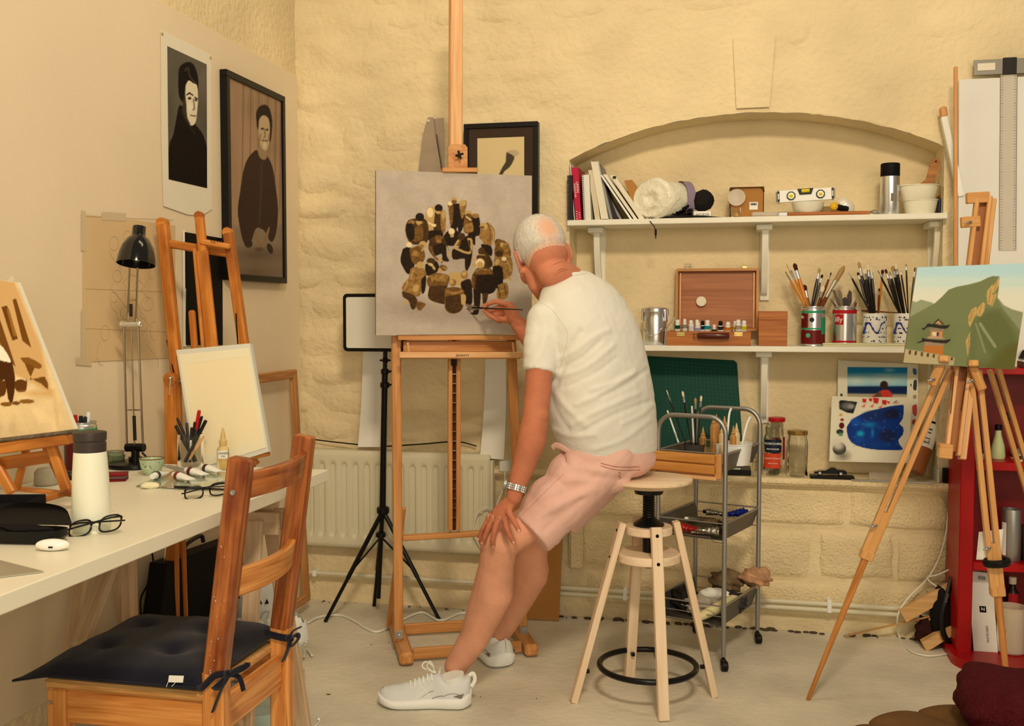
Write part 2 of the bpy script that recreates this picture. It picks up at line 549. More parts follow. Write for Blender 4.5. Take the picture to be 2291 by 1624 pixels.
xs=sorted(set([round(a,4)for a in np.linspace(-2.0,NX0,62)]+[round(a,4)for a in np.linspace(NX0,NX1,70)]+[round(a,4)for a in np.linspace(NX1,2.4,50)]))
zs=sorted(set([round(a,4)for a in np.linspace(-0.02,NZ0,36)]+[round(a,4)for a in np.linspace(NZ0,TOPZ,140)]))
zref=min(zs,key=lambda z:abs(z-1.868));vs=[]
for j,z in enumerate(zs):
    for i,x in enumerate(xs):
        zz=z
        if NX0<=x<=NX1 and z>NZ0:
            a=arch(x);zz=NZ0+(z-NZ0)*(a-NZ0)/(zref-NZ0)if z<=zref else a+(z-zref)*(TOPZ-a)/(TOPZ-zref)
            if z==zref:zz+=0.005*float(vnoise(x*40,3)-.5)
        vs.append((x,YB-float(wall_h(x,zz)),zz))
nxv=len(xs);fs=[]
for j in range(len(zs)-1):
    for i in range(nxv-1):
        cx=(xs[i]+xs[i+1])/2
        if NX0<cx<NX1 and NZ0<(zs[j]+zs[j+1])/2<zref:continue
        fs.append((j*nxv+i,j*nxv+i+1,(j+1)*nxv+i+1,(j+1)*nxv+i))
wb=MB();wb.add(vs,fs)
WALLB=struct('wall_back',wb,PLASTER)

# niche lining: back, sides, soffit, sill
def yfront(x,z):return YB-float(wall_h(x,z))-0.001

nb=MB()
nb.grid(lambda u,v:Vector((NX0-.02+(NX1-NX0+.04)*u,NY-0.004*float(fbm(u*9,v*9)),NZ0+(arch(NX0+(NX1-NX0)*u)+.03-NZ0)*v)),60,50)
struct('niche_back',nb,PLASTER,WALLB)
ns=MB()
def soff(u,v):
    x=NX0+(NX1-NX0)*u;z=arch(x)
    return Vector((x,yfront(x,z)*(1-v)+(NY+.01)*v,z-0.012*float(fbm(x*6,v*4+9)-.5)))
ns.grid(soff,70,6)
struct('niche_soffit',ns,PLASTER,WALLB)
for sx in(NX0,NX1):
    rv=MB();rv.grid(lambda u,v:Vector((sx+(0.004 if sx<0 else-0.004)*float(fbm(u*5,v*12)),yfront(sx,NZ0)*(1-u)+(NY+.01)*u,NZ0-.01+(1.885-NZ0)*v)),6,50,flip=(sx<0))
    struct('niche_reveal',rv,PLASTER,WALLB)
sl=MB();sl.box((NX0-0.32,4.085,NZ0-0.03),(0.92,NY+.01,NZ0),b=0.012)
struct('trim_1',sl,PLASTER_LOW)

# irregular whitewashed stones standing proud of the wall, each its own piece
def stone(cx,cz,w_,h_,d,parent,m,seed):
    mb=MB();nu,nv=7,5
    jx=[vnoise(seed*3.1+i*1.7,seed)-.5 for i in range(8)]
    def fn(u,v):
        s,t=u*2-1,v*2-1
        r=1+0.22*float(vnoise(seed+2*math.cos(math.atan2(t,s))+5,2*math.sin(math.atan2(t,s))+5)-.5)
        # squircle footprint
        k=(abs(s)**3.2+abs(t)**3.2)**(1/3.2)/max(abs(s),abs(t),1e-6)
        x=cx+s/k*w_/2*r+0.1*w_*jx[0]*t;z=cz+t/k*h_/2*r+0.18*h_*jx[1]*s
        e=max(0,(1-abs(s)**4)*(1-abs(t)**4))
        hh=-0.006+(d+0.006)*e*(0.55+0.9*float(fbm(x*16+seed,z*22,3)))
        return Vector((x,YB-float(wall_h(x,z))-hh,z))
    mb.grid(fn,nu,nv)
    o=obj('stone',mb,m,parent,smooth=80);o['kind']='structure'
    return o

random.seed(21)
z=0.69;row=0
while z<2.95:
    rh=random.uniform(0.10,0.19)
    x=-1.86+random.uniform(-0.1,0.05)
    lim=-0.74 if z<2.05 else(1.1 if z>2.12 else-0.8)
    while x<lim:
        wd=random.uniform(0.13,0.36)
        if x>-0.7:wd*=1.15
        cxs=x+wd/2
        if z<2.08 and x+wd>-.69:break
        faint=0.0065 if z>2.0 or cxs>-0.6 else 0.015
        if not(-0.03<cxs<.13 and 2.0<z<2.38):
            if not(z>2.0 and random.random()<0.35):
                stone(cxs,z+rh/2,wd*0.93,rh*0.9,faint*random.uniform(.35,1.1),WALLB,PLASTER,row*7.3+x*11)
        x+=wd
    z+=rh;row+=1
# keystone over the arch
ks=MB()
kz0,kz1=2.045,2.315
ks.prism([(-.012,YB-.004,kz0),(0.112,YB-.004,kz0),(0.132,YB-.004,kz1),(-.028,YB-.004,kz1)],(0,-0.008,0))
o=obj('keystone',ks,PLASTER,WALLB);o['kind']='structure'
# big painted blocks below the sill
for(bx0,bx1,bz0,bz1)in[(-.60,-.12,.42,.565),(-.11,.42,.415,.565),(.43,.80,.42,.565),
                             (-.62,-.36,.21,.40),(-.345,.30,.205,.395),(.32,.60,.215,.40),(.61,.80,.21,.395),
                             (-.6,-.05,.06,.19),(-.04,.5,.05,.19),(.51,.82,.06,.195)]:
    mb=MB();sd=bx0*9+bz0*31
    def fn(u,v):
        s,t=u*2-1,v*2-1
        e=max(0,(1-abs(s)**12)*(1-abs(t)**8))**0.5
        x=bx0+(bx1-bx0)*u+.01*float(vnoise(v*4+sd,3)-.5);zz=bz0+(bz1-bz0)*v+.012*float(vnoise(u*5+sd,8)-.5)
        return Vector((x,YB-float(wall_h(x,zz))-(-0.006+0.018*e*(0.7+0.6*float(fbm(x*9,zz*9,3)))),zz))
    mb.grid(fn,22,12)
    o=obj('stone_block',mb,PLASTER_LOW,WALLB,smooth=80);o['kind']='structure'
# little boxed-in ridge in the wall behind the stool
mb=MB();mb.box((-.665,4.095,.20),(-.605,4.14,.50),b=.012);struct('trim_2',mb,PLASTER_LOW)

lw=MB();lw.grid(lambda u,v:Vector((XL-0.012+0.012*float(fbm(u*30,v*22,4)),-0.6+4.78*u,-0.02+(TOPZ+.02)*v)),150,90)
struct('wall_left',lw,PLASTER)
pb=MB();pb.box((XL-.005,-0.5,0.187),(XL+0.015,4.10,2.256),b=.002)
struct('wall_left_partition',pb,PANELW)
XW=XL+0.0155
sk=MB();sk.box((XL-.002,-0.5,0.0),(XL+0.012,4.08,0.10),b=.003);struct('baseboard_left',sk,PANELW)
pj=MB();pj.box((XL+.0148,2.17,.2),(XL+.0162,2.176,.8));struct('trim_3',pj,BLACKP)

# crumbling gap where wall meets floor, its darkness modelled as small dark lumps
gp=MB();random.seed(3)
for i in range(170):
    x=random.uniform(-1.8,0.82);r=random.uniform(.002,.009)*(1.6 if random.random()<.12 else 1)
    if x<-.7:
        if random.random()<.65:continue
        r*=.5
    gp.ball((x,4.105+random.uniform(-.012,.01),r*.4),(r*1.9,r,r*.7),6,4)
o=one('crevice',gp,mat('crevice_dark',(84,66,48),0.95),'dark crumbled dirt along the foot of the back wall','crevice');o['kind']='stuff'
fk=MB()
for(px,py,r)in[(1020,1400,.012),(860,1538,.010),(735,1553,.007),(1075,1558,.003),(830,1442,.004),(1200,1562,.003),(985,1382,.004),(870,1437,.003)]:
    p=ZP(px,py,0.0015);fk.ball(p,(r,r*.7,.0012),8,4,noise=.2)
o=one('paint_flecks',fk,mat('rust_fleck',(128,82,44),0.9),'small rusty flecks scattered on the grey concrete floor','flecks');o['kind']='stuff'

# ---------------------------------------------------------------- radiator
T=thing('radiator','long white panel radiator on the back wall behind the black tripod','radiator',(-1.36,4.06,.25))
ry=4.045
mb=MB()
X0,X1,Z0r,Z1r=-1.80,-0.985,.255,.665
nc=15;pit=(X1-X0-.06)/nc
def radf(u,v):
    x=X0+(X1-X0)*u;zz=Z0r+(Z1r-Z0r)*v
    ph_=((x-X0-.03)/pit)%1
    inside=(Z0r+.045<zz<Z1r-.045)and(X0+.03<x<X1-.03)
    e=min(1,min(zz-Z0r-.045,Z1r-.045-zz)/.02)if inside else 0
    d=0.5-0.5*math.cos(2*math.pi*ph_)
    d=min(1,d*1.6)
    edge=min(1,min(u,1-u)/.01,min(v,1-v)/.03)
    return Vector((x,ry+.012-.012*edge**.5+0.024*e*(1-d),zz))
mb.grid(radf,nc*10,40)
obj('front_panel',mb,RADW,T,smooth=60)
mb=MB();mb.box((X0,ry+.012,Z0r),(X1,ry+.02,Z1r));mb.box((X0,ry+.012,Z1r-.012),(X1,ry+.075,Z1r+.004),b=.003)
mb.box((X1,ry+.012,Z0r+.03),(X1+.012,ry+.07,Z1r-.02),b=.003);obj('casing',mb,RADW,T)
mb=MB();mb.tube([(X0,ry+.01,Z0r+.012),(X1,ry+.01,Z0r+.012)],.006,8);obj('lower_rail',mb,RADW,T)
mb=MB();mb.tube([(X1,ry+.04,Z0r+.04),(X1+.03,ry+.04,Z0r+.04),(X1+.03,ry+.04,.13)],.008,10)
mb.lathe([(.014,0),(.016,.02),(.011,.035)],(X1+.03,ry+.04,.29),n=12);obj('valve',mb,RADW,T)

for nm,zz,x0,lab in[('upper',.128,-1.80,'upper of two white heating pipes along the foot of the back wall'),
                        ('lower',.104,-.95,'lower of two white heating pipes along the foot of the back wall')]:
    mb=MB();mb.tube([(x0,4.085,zz+.003),(-1,4.085,zz),(0.8,4.085,zz-.006)],.0095,12)
    T=one('heating_pipe',mb,RADW,lab,'pipe')
    mb=MB()
    for xx in(-.43,.36)if nm=='lower' else(-1.77,-.43,.36):
        mb.box((xx-.009,4.073,zz-.013),(xx+.009,4.12,zz+.013),b=.003)
    obj('pipe_clip',mb,PLASTW,T)

# white valve box left of the niche sill
mb=MB();p0=YP(1118,1030,4.09);p1=YP(1140,1056,4.09);mb.box((p0.x,4.075,p1.z),(p1.x,4.13,p0.z),b=.006)
T=one('cable_outlet',mb,PLASTW,'small white cable outlet box on the wall right of the radiator','outlet')
mb=MB();mb.tube(bez([YP(1130,1055,4.06),YP(1127,1090,4.06),YP(1112,1128,4.05),YP(1107,1150,4.05),YP(1090,1135,4.02),YP(1068,1150,4.02),YP(1060,1190,4.02),YP(1075,1225,4.03)]),.0035,8)
one('white_cable',mb,WHITEC,'white cable hanging in a loop from the outlet box by the radiator','cable')
mb=MB();mb.tube(bez([YP(702,983,4.10),YP(760,990,4.095),YP(850,998,4.09),YP(935,994,4.09),YP(1020,988,4.095),YP(1066,998,4.1)]),.0028,8)
one('black_cable',mb,BLACKP,'thin black cable lying on top of the radiator','cable')

# ---------------------------------------------------------------- shelves in the niche
def bracket(T,px,zt,dark=0):
    x=px
    mb=MB();mb.box((x-.017,4.295,zt-.30),(x+.021,4.31,zt-.002),b=.003);obj('back_plate',mb,SHELFW,T)
    mb=MB();mb.box((x-.035,4.16,zt-.024),(x+.027,4.30,zt-.001),b=.003);obj('top_block',mb,SHELFW,T)
    pr=[(4.175,zt-.024),(4.20,zt-.024),(4.205,zt-.07),(4.225,zt-.13),(4.255,zt-.19),(4.298,zt-.245),(4.298,zt-.275),(4.28,zt-.275),
          (4.262,zt-.262),(4.24,zt-.215),(4.21,zt-.165),(4.188,zt-.11),(4.178,zt-.06)]
    mb=MB();mb.prism([(x-.012,a,b)for a,b in pr],(.024,0,0));obj('scroll',mb,SHELFW,T)
    mb=MB();mb.lathe([(.004,0),(.004,.003)],(x+.0,4.293,zt-.287),(0,1,0),8);obj('screw',mb,STEELD,T)

SH1,SH2=1.622,1.121
T=thing('wall_shelf','upper white wall shelf in the arched niche, loaded with books and tools','shelf',(0,4.2,SH1-.025))
mb=MB();mb.box((-.672,4.085,SH1-.022),(.76,4.308,SH1),b=.002,long=0);obj('board',mb,SHELFW,T)
for px in(1335,1712,2098):bracket(T,YP(px,560,4.18).x,SH1-.022)
T=thing('wall_shelf','lower white wall shelf in the niche, holding brush pots and a paint box','shelf',(0,4.2,SH2-.025))
mb=MB();mb.box((-.60,4.085,SH2-.022),(.76,4.308,SH2),b=.002,long=0);obj('board',mb,SHELFW,T)
for px in(1340,1710,2098):bracket(T,YP(px,860,4.18).x,SH2-.022)
# ================================================================ LEFT WALL PICTURES
# corner helper on the partition: px -> point on plane x = XW + d
PICM=paint_mat('painted_sheet',0.7)
PICG=paint_mat('picture_behind_glass',0.5)
CANV=paint_mat('oil_on_canvas',0.6,bump=0.25)

# portrait print pinned up
d=.003
pts=[(360,66),(472,122),(474,468),(452,482),(420,480),(366,461),(361,300)]
mb=MB();mb.prism([XP(x,y,XW+d)for x,y in pts][::-1],(.0008,0,0))
T=one('portrait_print',mb,PAPER,'unframed paper print of a dark portrait pinned high on the white partition','print')
pc=Pic(370,100,468,424,2,(86,76,60));pc.grain(.35,30,60)
pc.ell(455,180,40,60,(112,100,78),soft=60,al=.7).ell(385,130,25,60,(100,90,72),soft=40,al=.6)
pc.poly([(398,245),(388,300),(378,330),(376,430),(468,430),(466,350),(456,305),(440,282),(425,262),(405,235)],(22,15,12),smooth=3)
pc.poly([(399,170),(402,150),(415,140),(430,141),(440,160),(444,190),(440,232),(430,240),(405,225),(399,200)],(22,16,12),smooth=4)
pc.poly([(415,192),(422,180),(432,186),(441,192),(443,220),(441,250),(438,272),(430,281),(421,274),(414,250)],(222,200,160),smooth=4)
pc.poly([(414,205),(417,235),(419,262),(426,278),(414,268),(408,240)],(60,46,34),smooth=4)
pc.line([(418,212),(424,208),(431,213)],3,(26,18,12)).line([(436,218),(441,221)],3,(26,18,12))
pc.ell(424,220,4,3,(50,36,26)).ell(438.5,224,2.5,3,(50,36,26)).line([(433,222),(435,244),(431,246)],2.4,(96,74,52)).line([(427,258),(438,260)],3,(110,84,62))
pc.ell(426,240,5,10,(238,220,184),soft=6,al=.6).line([(414,158),(420,152),(424,168),(430,178),(438,186)],2.5,(74,60,44),smooth=3)
pc.line([(404,245),(420,275),(436,300)],2,(52,40,30))
picture('image',[XP(374.5,103,XW+.0048),XP(462.5,144,XW+.0048),XP(463.5,421,XW+.0048),XP(377.5,401,XW+.0048)],pc,60,170,PICM,T,1.05)
mb=MB()
for px,py in[(363,76),(471,129)]:mb.ball(XP(px,py,XW+.006),.004,8,5)
obj('drawing_pin',mb,BRASS,T)

# framed portrait
o4=[(513,156),(643,219),(638,637),(508,622)]
fr=.03
P4=[XP(x,y,XW+fr)for x,y in o4]
y0,y1=(P4[0].y+P4[3].y)/2,(P4[1].y+P4[2].y)/2;z1,z0=(P4[0].z+P4[1].z)/2,(P4[3].z+P4[2].z)/2
T=thing('framed_portrait','black framed sepia portrait of an old man in a beret on the partition','picture',(XW,(y0+y1)/2,z0))
fw_=.024
for nm,a,b in[('top',(y0,z1-fw_),(y1,z1)),('bot',(y0,z0),(y1,z0+fw_)),('l',(y0,z0+fw_),(y0+fw_,z1-fw_)),('r',(y1-fw_,z0+fw_),(y1,z1-fw_))]:
    mb=MB();mb.box((XW+.001,a[0],a[1]),(XW+fr,b[0],b[1]),b=.0015);obj('frame_rail',mb,BLACKP,T)
pc=Pic(500,150,650,640,2,(150,116,84));pc.grain(.25,60,90)
for x in(545,562,580,600,618,630):pc.line([(x,150),(x-4,470)],2.2,(112,78,56),.6)
for x in(538,552,571,590,610,624):pc.line([(x,150),(x-3,440)],3.5,(162,128,96),.35)
pc.poly([(500,510),(650,500),(650,650),(500,650)],(132,110,84),soft=18)
pc.ell(575,570,50,16,(86,66,48),soft=22,al=.7).ell(570,610,60,26,(104,82,58),soft=20,al=.6)
pc.poly([(571,336),(556,352),(545,380),(537,430),(532,470),(536,505),(546,545),(560,545),(572,512),(585,512),(594,520),(607,542),(618,520),(622,470),(617,420),(610,375),(600,352),(590,338)],(52,32,24),smooth=3)
pc.poly([(575,330),(596,330),(598,350),(590,358),(580,350)],(150,118,84),smooth=3)
pc.poly([(578,262),(586,256),(600,258),(605,275),(604,310),(598,334),(590,336),(582,322),(578,295)],(182,150,108),smooth=4)
pc.poly([(575,285),(573,255),(579,240),(592,234),(603,243),(609,270),(607,308),(603,318),(604,285),(600,264),(588,258),(580,268),(578,290)],(34,22,18),smooth=3)
pc.ell(587,288,3.4,2.5,(62,42,30)).ell(597.5,290,3,2.5,(62,42,30)).line([(592,288),(593,306),(590,308)],2,(112,84,58)).line([(587,314),(598,315)],2.4,(72,50,36))
pc.ell(592,325,5,8,(206,180,140),soft=4,al=.8).line([(583,300),(581,315)],2,(126,94,66)).line([(602,300),(601,314)],2,(126,94,66))
pc.line([(585,365),(584,430),(580,500)],5,(70,46,32),.6,smooth=3)
pc.poly([(569,515),(577,525),(582,548),(578,556),(571,545)],(134,102,70),smooth=3).poly([(599,512),(604,508),(597,540),(588,556),(586,545)],(134,102,70),smooth=3)
pc.ell(604,556,6,12,(48,32,24),ang=-20).ell(556,545,9,9,(50,34,26)).ell(580,558,10,5,(92,68,48))
picture('image',[(XW+fr-.008,y0+fw_,z1-fw_),(XW+fr-.008,y1-fw_,z1-fw_),(XW+fr-.008,y1-fw_,z0+fw_),(XW+fr-.008,y0+fw_,z0+fw_)],pc,90,220,PICG,T,1.1)

# tracing paper with faint figure drawing
pts=[(185,479),(362,500),(392,505),(392,800),(186,810)]
mb=MB();mb.prism([XP(x,y,XW+.0015)for x,y in pts][::-1],(.0005,0,0))
T=one('tracing_sheet',mb,mat('yellowed_tracing_paper',(216,178,124),.7,var=.05,vscale=5),'yellowed tracing paper with a faint pencil drawing taped behind the black lamp','drawing')
mb=MB();random.seed(5)
gm=mat('pencil_grey',(168,132,92),.9)
def wline(px):return[XP(x,y,XW+.0023)for x,y in px]
for cx,cy,rx,ry in[(255,545,11,16),(285,530,9,14),(262,618,10,14),(300,600,12,18),(340,610,8,14),(255,665,9,12),(330,680,14,16),(235,745,10,18),(345,740,9,22),(282,700,13,16),(310,640,10,12)]:
    mb.tube(wline([(cx+rx*math.cos(a/9*6.28),cy+ry*math.sin(a/9*6.28))for a in range(10)]),.0005,4)
    p=[(cx-rx,cy+ry)]
    for k in range(6):p.append((p[-1][0]+random.uniform(-9,11),p[-1][1]+random.uniform(4,16)))
    mb.tube(wline(p),.0005,4)
for y in(484,646,735):mb.tube(wline([(190,y),(388,y+8)]),.0005,4)
obj('pencil_lines',mb,gm,T)
tape=mat('masking_tape',(208,178,134),.7)
for a in[(228,474,282,492),(182,470,192,560),(182,692,192,802),(170,800,205,816)]:
    mb=MB();mb.prism([XP(x,y,XW+.0026)for x,y in[(a[0],a[1]),(a[0],a[3]),(a[2],a[3]+3),(a[2],a[1]+3)]],(.0004,0,0));obj('tape',mb,tape,T)

# black sheet behind the left easel
pts=[(413,519),(497,533),(498,772),(415,772)]
mb=MB();mb.prism([XP(x,y,XW+.004)for x,y in pts][::-1],(.001,0,0))
T=one('black_print',mb,mat('black_print_ink',(16,12,10),.5),'black rectangular print pinned to the partition behind the left easel','print')
pts=[(409,515),(415,516),(417,775),(410,775)]
mb=MB();mb.prism([XP(x,y,XW+.004)for x,y in pts][::-1],(.001,0,0));obj('paper_margin',mb,PAPERW,T)

# ================================================================ CORNER: big empty frame, strips, light panel, saws, dark frame
T=thing('empty_frame','large empty wooden picture frame leaning in the left corner','picture frame',(-1.79,3.9,0))
c={'tl':(520,838),'tr':(662,826),'br':(694,1345),'bl':(540,1440)}
xt,xb=-1.795,-1.745
q={'tr':XP(656,836,xt),'br':XP(686,1336,xb)}
q['tl']=Vector((xt,q['tr'].y-.52,q['tr'].z-.0));q['bl']=Vector((xb,q['br'].y-.62,q['br'].z-.0))
for a,b in[('tl','tr'),('tr','br'),('br','bl'),('bl','tl')]:
    mb=MB();e=(q[b]-q[a]).normalized()*.018
    mb.beam(q[a]-e,q[b]+e,.036,.022,up=(1,0,0),b=.004);obj('frame_rail',mb,W_FRAME,T)

for a,lab in[([(812,780),(858,780),(852,1000),(800,1000)],'long white paper strip standing on the radiator behind the tripod'),
               ([(1086,780),(1131,780),(1126,1028),(1073,1024)],'long white paper strip hanging behind the easel near the man')]:
    mb=MB();P=[YP(x,y,4.07 if y>900 else 4.095)for x,y in a]
    def fn(u,v):
        b_=0.008*math.sin(v*3)
        p=(P[0]*(1-u)+P[1]*u)*(1-v)+(P[3]*(1-u)+P[2]*u)*v
        return p+Vector((b_*1.2,-.012*math.sin(v*math.pi),0))
    mb.grid(fn,4,14,flip=True);n0=len(mb.v)
    mb.grid(lambda u,v:fn(u,v)+Vector((0,.0015,0)),4,14)
    one('paper_strip',mb,PAPERW,lab,'paper',smooth=60)

# tripod light
T=thing('studio_light','black tripod stand carrying a rounded flat light panel behind the easel','studio light',(-1.45,3.95,0))
yl=3.90
a,b=YP(767,657,yl),YP(893,787,yl)
b.x=YP(905,720,yl).x
def rrect(x0,x1,z0,z1,r,y,n=6):
    out=[]
    for cx,cz,s in[(x1-r,z1-r,0),(x0+r,z1-r,1),(x0+r,z0+r,2),(x1-r,z0+r,3)]:
        for k in range(n+1):
            t=math.pi/2*(s+k/n);out.append(Vector((cx+r*math.cos(t),y,cz+r*math.sin(t))))
    return out
mb=MB();mb.prism(rrect(a.x,b.x,b.z,a.z,.018,yl),(0,.03,0));obj('housing',mb,BLACKP,T)
mb=MB();mb.prism(rrect(a.x+.014,b.x-.014,b.z+.014,a.z-.014,.008,yl-.002),(0,.004,0));obj('diffuser',mb,mat('light_diffuser',(226,212,182),.4),T)
pt,pm,pb_=YP(862,790,3.93),YP(856,1140,3.94),YP(850,1190,3.94)
mb=MB();mb.tube([pt+WZ*.01,YP(861,838,3.93)],.009,12);mb.ball(YP(862,806,3.93),.014,10,8);mb.tube([YP(850,806,3.93),YP(874,806,3.93)],.004,8);obj('ball_head',mb,BLACKM,T)
mb=MB();mb.tube([YP(861,830,3.93),YP(858,1000,3.935),pm],[.0125,.0125,.0135],14);obj('pole',mb,BLACKM,T)
for py,r in[(838,.016),(868,.019)]:
    mb=MB();mb.lathe([(r*.8,0),(r,.004),(r,.02),(r*.8,.024)],YP(861,py,3.93),n=14)
    mb.tube([YP(861,py-6,3.93),YP(882,py-8,3.91)],.005,8);mb.ball(YP(883,py-8,3.91),(.008,.008,.006),8,6);obj('clamp_collar',mb,BLACKP,T)
mb=MB();mb.lathe([(.02,0),(.026,.006),(.026,.026),(.018,.032)],YP(857,1150,3.94),n=14);obj('top_hub',mb,BLACKP,T)
mb=MB();mb.lathe([(.016,0),(.021,.004),(.021,.018),(.016,.022)],YP(852,1202,3.94),n=14);obj('lower_hub',mb,BLACKP,T)
mb=MB();mb.tube([pm,YP(847,1338,3.97)],.0085,10);obj('centre_post',mb,BLACKM,T)
for foot,kn in[(ZP(729,1388,.006),YP(770,1290,3.86)),(ZP(981,1383,.006),YP(933,1290,3.94)),(Vector((-1.50,4.085,.006)),None)]:
    top=YP(857,1142,3.94)
    mb=MB();mb.tube([top,top.lerp(foot,.62)],.0095,8);mb.tube([top.lerp(foot,.6),foot],.0075,10);mb.ball(foot,.009,8,6);obj('leg',mb,BLACKM,T)
    mb=MB();mb.beam(YP(852,1200,3.94),top.lerp(foot,.55),.013,.006,b=.001);obj('brace',mb,BLACKM,T)

# saws on the wall
for pts,lab,hole in[([(957,262),(969,262),(973,300),(990,392),(935,392),(946,300)],'left of two steel panel saw blades hanging behind the canvas',(958,270)),
                 ([(968,266),(993,263),(994,392),(976,392)],'narrow right-hand saw blade beside the easel mast',None)]:
    mb=MB();yy=4.085 if hole else 4.095;mb.prism([YP(x,y,yy)for x,y in pts],(0,.0018,0))
    T=one('saw_blade',mb,mat('saw_steel',(176,150,122),.42,metal=.6,var=.1,vscale=14),lab,'saw')
    if hole:
        mb=MB();mb.lathe([(.006,0),(.006,.004)],YP(*hole,4.081),(0,1,0),10);obj('screw',mb,CHROME,T)
        mb=MB()
        for k in range(28):
            y=300+k*3.2;x=971+(y-262)*.135
            mb.prism([YP(x,y,4.085),YP(x+2.6,y+1.5,4.085),YP(x,y+3,4.085)],(0,.0016,0))
        obj('saw_teeth',mb,BLACKM,T)['kind']='stuff'

# dark frame hung behind canvas
T=thing('hung_picture','black frame with dark mount and a small cream drawing, hung above the canvas','picture',(-.85,4.09,1.5))
yy=4.065
a,b=YP(1037,272,yy),YP(1203,495,yy);a.z=YP(1120,274,yy).z
x0,x1,z1,z0=a.x,b.x,a.z,b.z
f2=.02
for lo,hi in[((x0,z1-f2),(x1,z1)),((x0,z0),(x1,z0+f2)),((x0,z0+f2),(x0+f2,z1-f2)),((x1-f2,z0+f2),(x1,z1-f2))]:
    mb=MB();mb.box((lo[0],yy,lo[1]),(hi[0],yy+.04,hi[1]),b=.0015);obj('frame_rail',mb,BLACKP,T)
mb=MB();mb.box((x0+f2,yy+.008,z0+f2),(x1-f2,yy+.012,z1-f2));obj('mount',mb,mat('dark_mount',(58,40,28),.3),T)
pc=Pic(1060,300,1180,480,2,(214,184,128))
pc.ell(1147,343,14,8,(186,160,118)).poly([(1133,340),(1150,350),(1146,365),(1138,376),(1128,384),(1118,402),(1112,400),(1124,374),(1131,362)],(74,60,44),smooth=3)
picture('drawing',[(YP(1067,309,yy).x,yy+.007,YP(1067,309,yy).z),(YP(1172,308,yy).x,yy+.007,YP(1067,309,yy).z),
                    (YP(1172,308,yy).x,yy+.007,z0+.07),(YP(1067,309,yy).x,yy+.007,z0+.07)],pc,50,80,PICG,T)
# cardboard sheet
T=thing('cardboard_sheet','tall brown cardboard sheet leaning on the wall behind the man\'s legs','cardboard',(-.75,4.05,0))
mb=MB();mb.prism([ZP(1128,1382,.003),ZP(1250,1389,.003),YP(1262,1120,4.095),YP(1140,1110,4.095)],(0,.006,0));obj('sheet',mb,CARD,T)
# ================================================================ REUSABLE SMALL THINGS
BR_H={'black':mat('brush_handle_black',(24,20,18),.25,coat=.4),'orange':mat('brush_handle_orange',(204,118,30),.3,coat=.3),
        'brown':mat('brush_handle_brown',(112,52,22),.3,coat=.3),'white':PLASTW,'green':mat('brush_handle_green',(38,52,34),.3)}
BR_B={'cream':mat('bristle_cream',(226,198,150),.8),'dark':mat('bristle_dark',(66,32,20),.8),'tan':mat('bristle_tan',(172,132,78),.8),
        'black':mat('bristle_black',(30,24,24),.8)}

def brush(tip,end,label,h='black',b='cream',w=.006,L=.03,hw=.0045,group=None,ferr=None,flat=.5,pos=None):
    """paint brush: bristles at 'tip', handle runs to 'end'"""
    tip,end=Vector(tip),Vector(end);d=(end-tip).normalized()
    t1=tip+d*L;t2=t1+d*L*1.1
    T=thing('paintbrush',label,'brush',end,group)
    mb=MB();mb.tube([tip,tip+d*L*.3,t1],[w*.35,w,w*.8],10,flat=flat);obj('bristles',mb,BR_B[b],T)
    mb=MB();mb.tube([t1-d*.001,t1+d*L*.5,t2],[w*.85,w*.75,hw*.95],10,flat=min(1,flat+.25));obj('ferrule',mb,CHROME if ferr is None else ferr,T)
    mb=MB();mb.tube([t2-d*.001,t2+d*.03,t2.lerp(end,.5),end],[hw*.9,hw*1.15,hw*.8,hw*.5],10);obj('handle',mb,BR_H[h],T)
    return T

def ptube(p,dirv,L,r,band,label,group=None,capc=None,roll=0.0,standing=False,body=None):
    """paint tube, cap at p, running along dirv to its crimped end"""
    d,s,u=frame_from(Vector(dirv))
    T=thing('paint_tube',label,'paint tube',Vector(p),group);p=Vector(p)
    def ring(x,a,b):
        return[p+d*x+s*math.cos(2*math.pi*j/14)*a+u*math.sin(2*math.pi*j/14)*b for j in range(14)]
    cl=L*.17
    mb=MB();mb.loft([ring(0,r*.62,r*.62),ring(.0015,r*.7,r*.7),ring(cl,r*.74,r*.74)]);obj('cap',mb,capc or PLASTW,T)
    mb=MB();mb.loft([ring(cl,r*.6,r*.6),ring(cl+.004,r*.98,r*.98),ring(cl+L*.02,r,r),ring(cl+L*.2,r*1.01,r*.97),ring(L*.7,r*1.12,r*.6),ring(L,r*1.25,r*.12)])
    obj('body',mb,body or mat('tube_body',(238,226,202),.35),T)
    mb=MB();mb.loft([ring(cl+L*.03,r*1.02,r*1.02),ring(cl+L*.19,r*1.03,r*.995)]);obj('colour_band',mb,band,T)
    return T

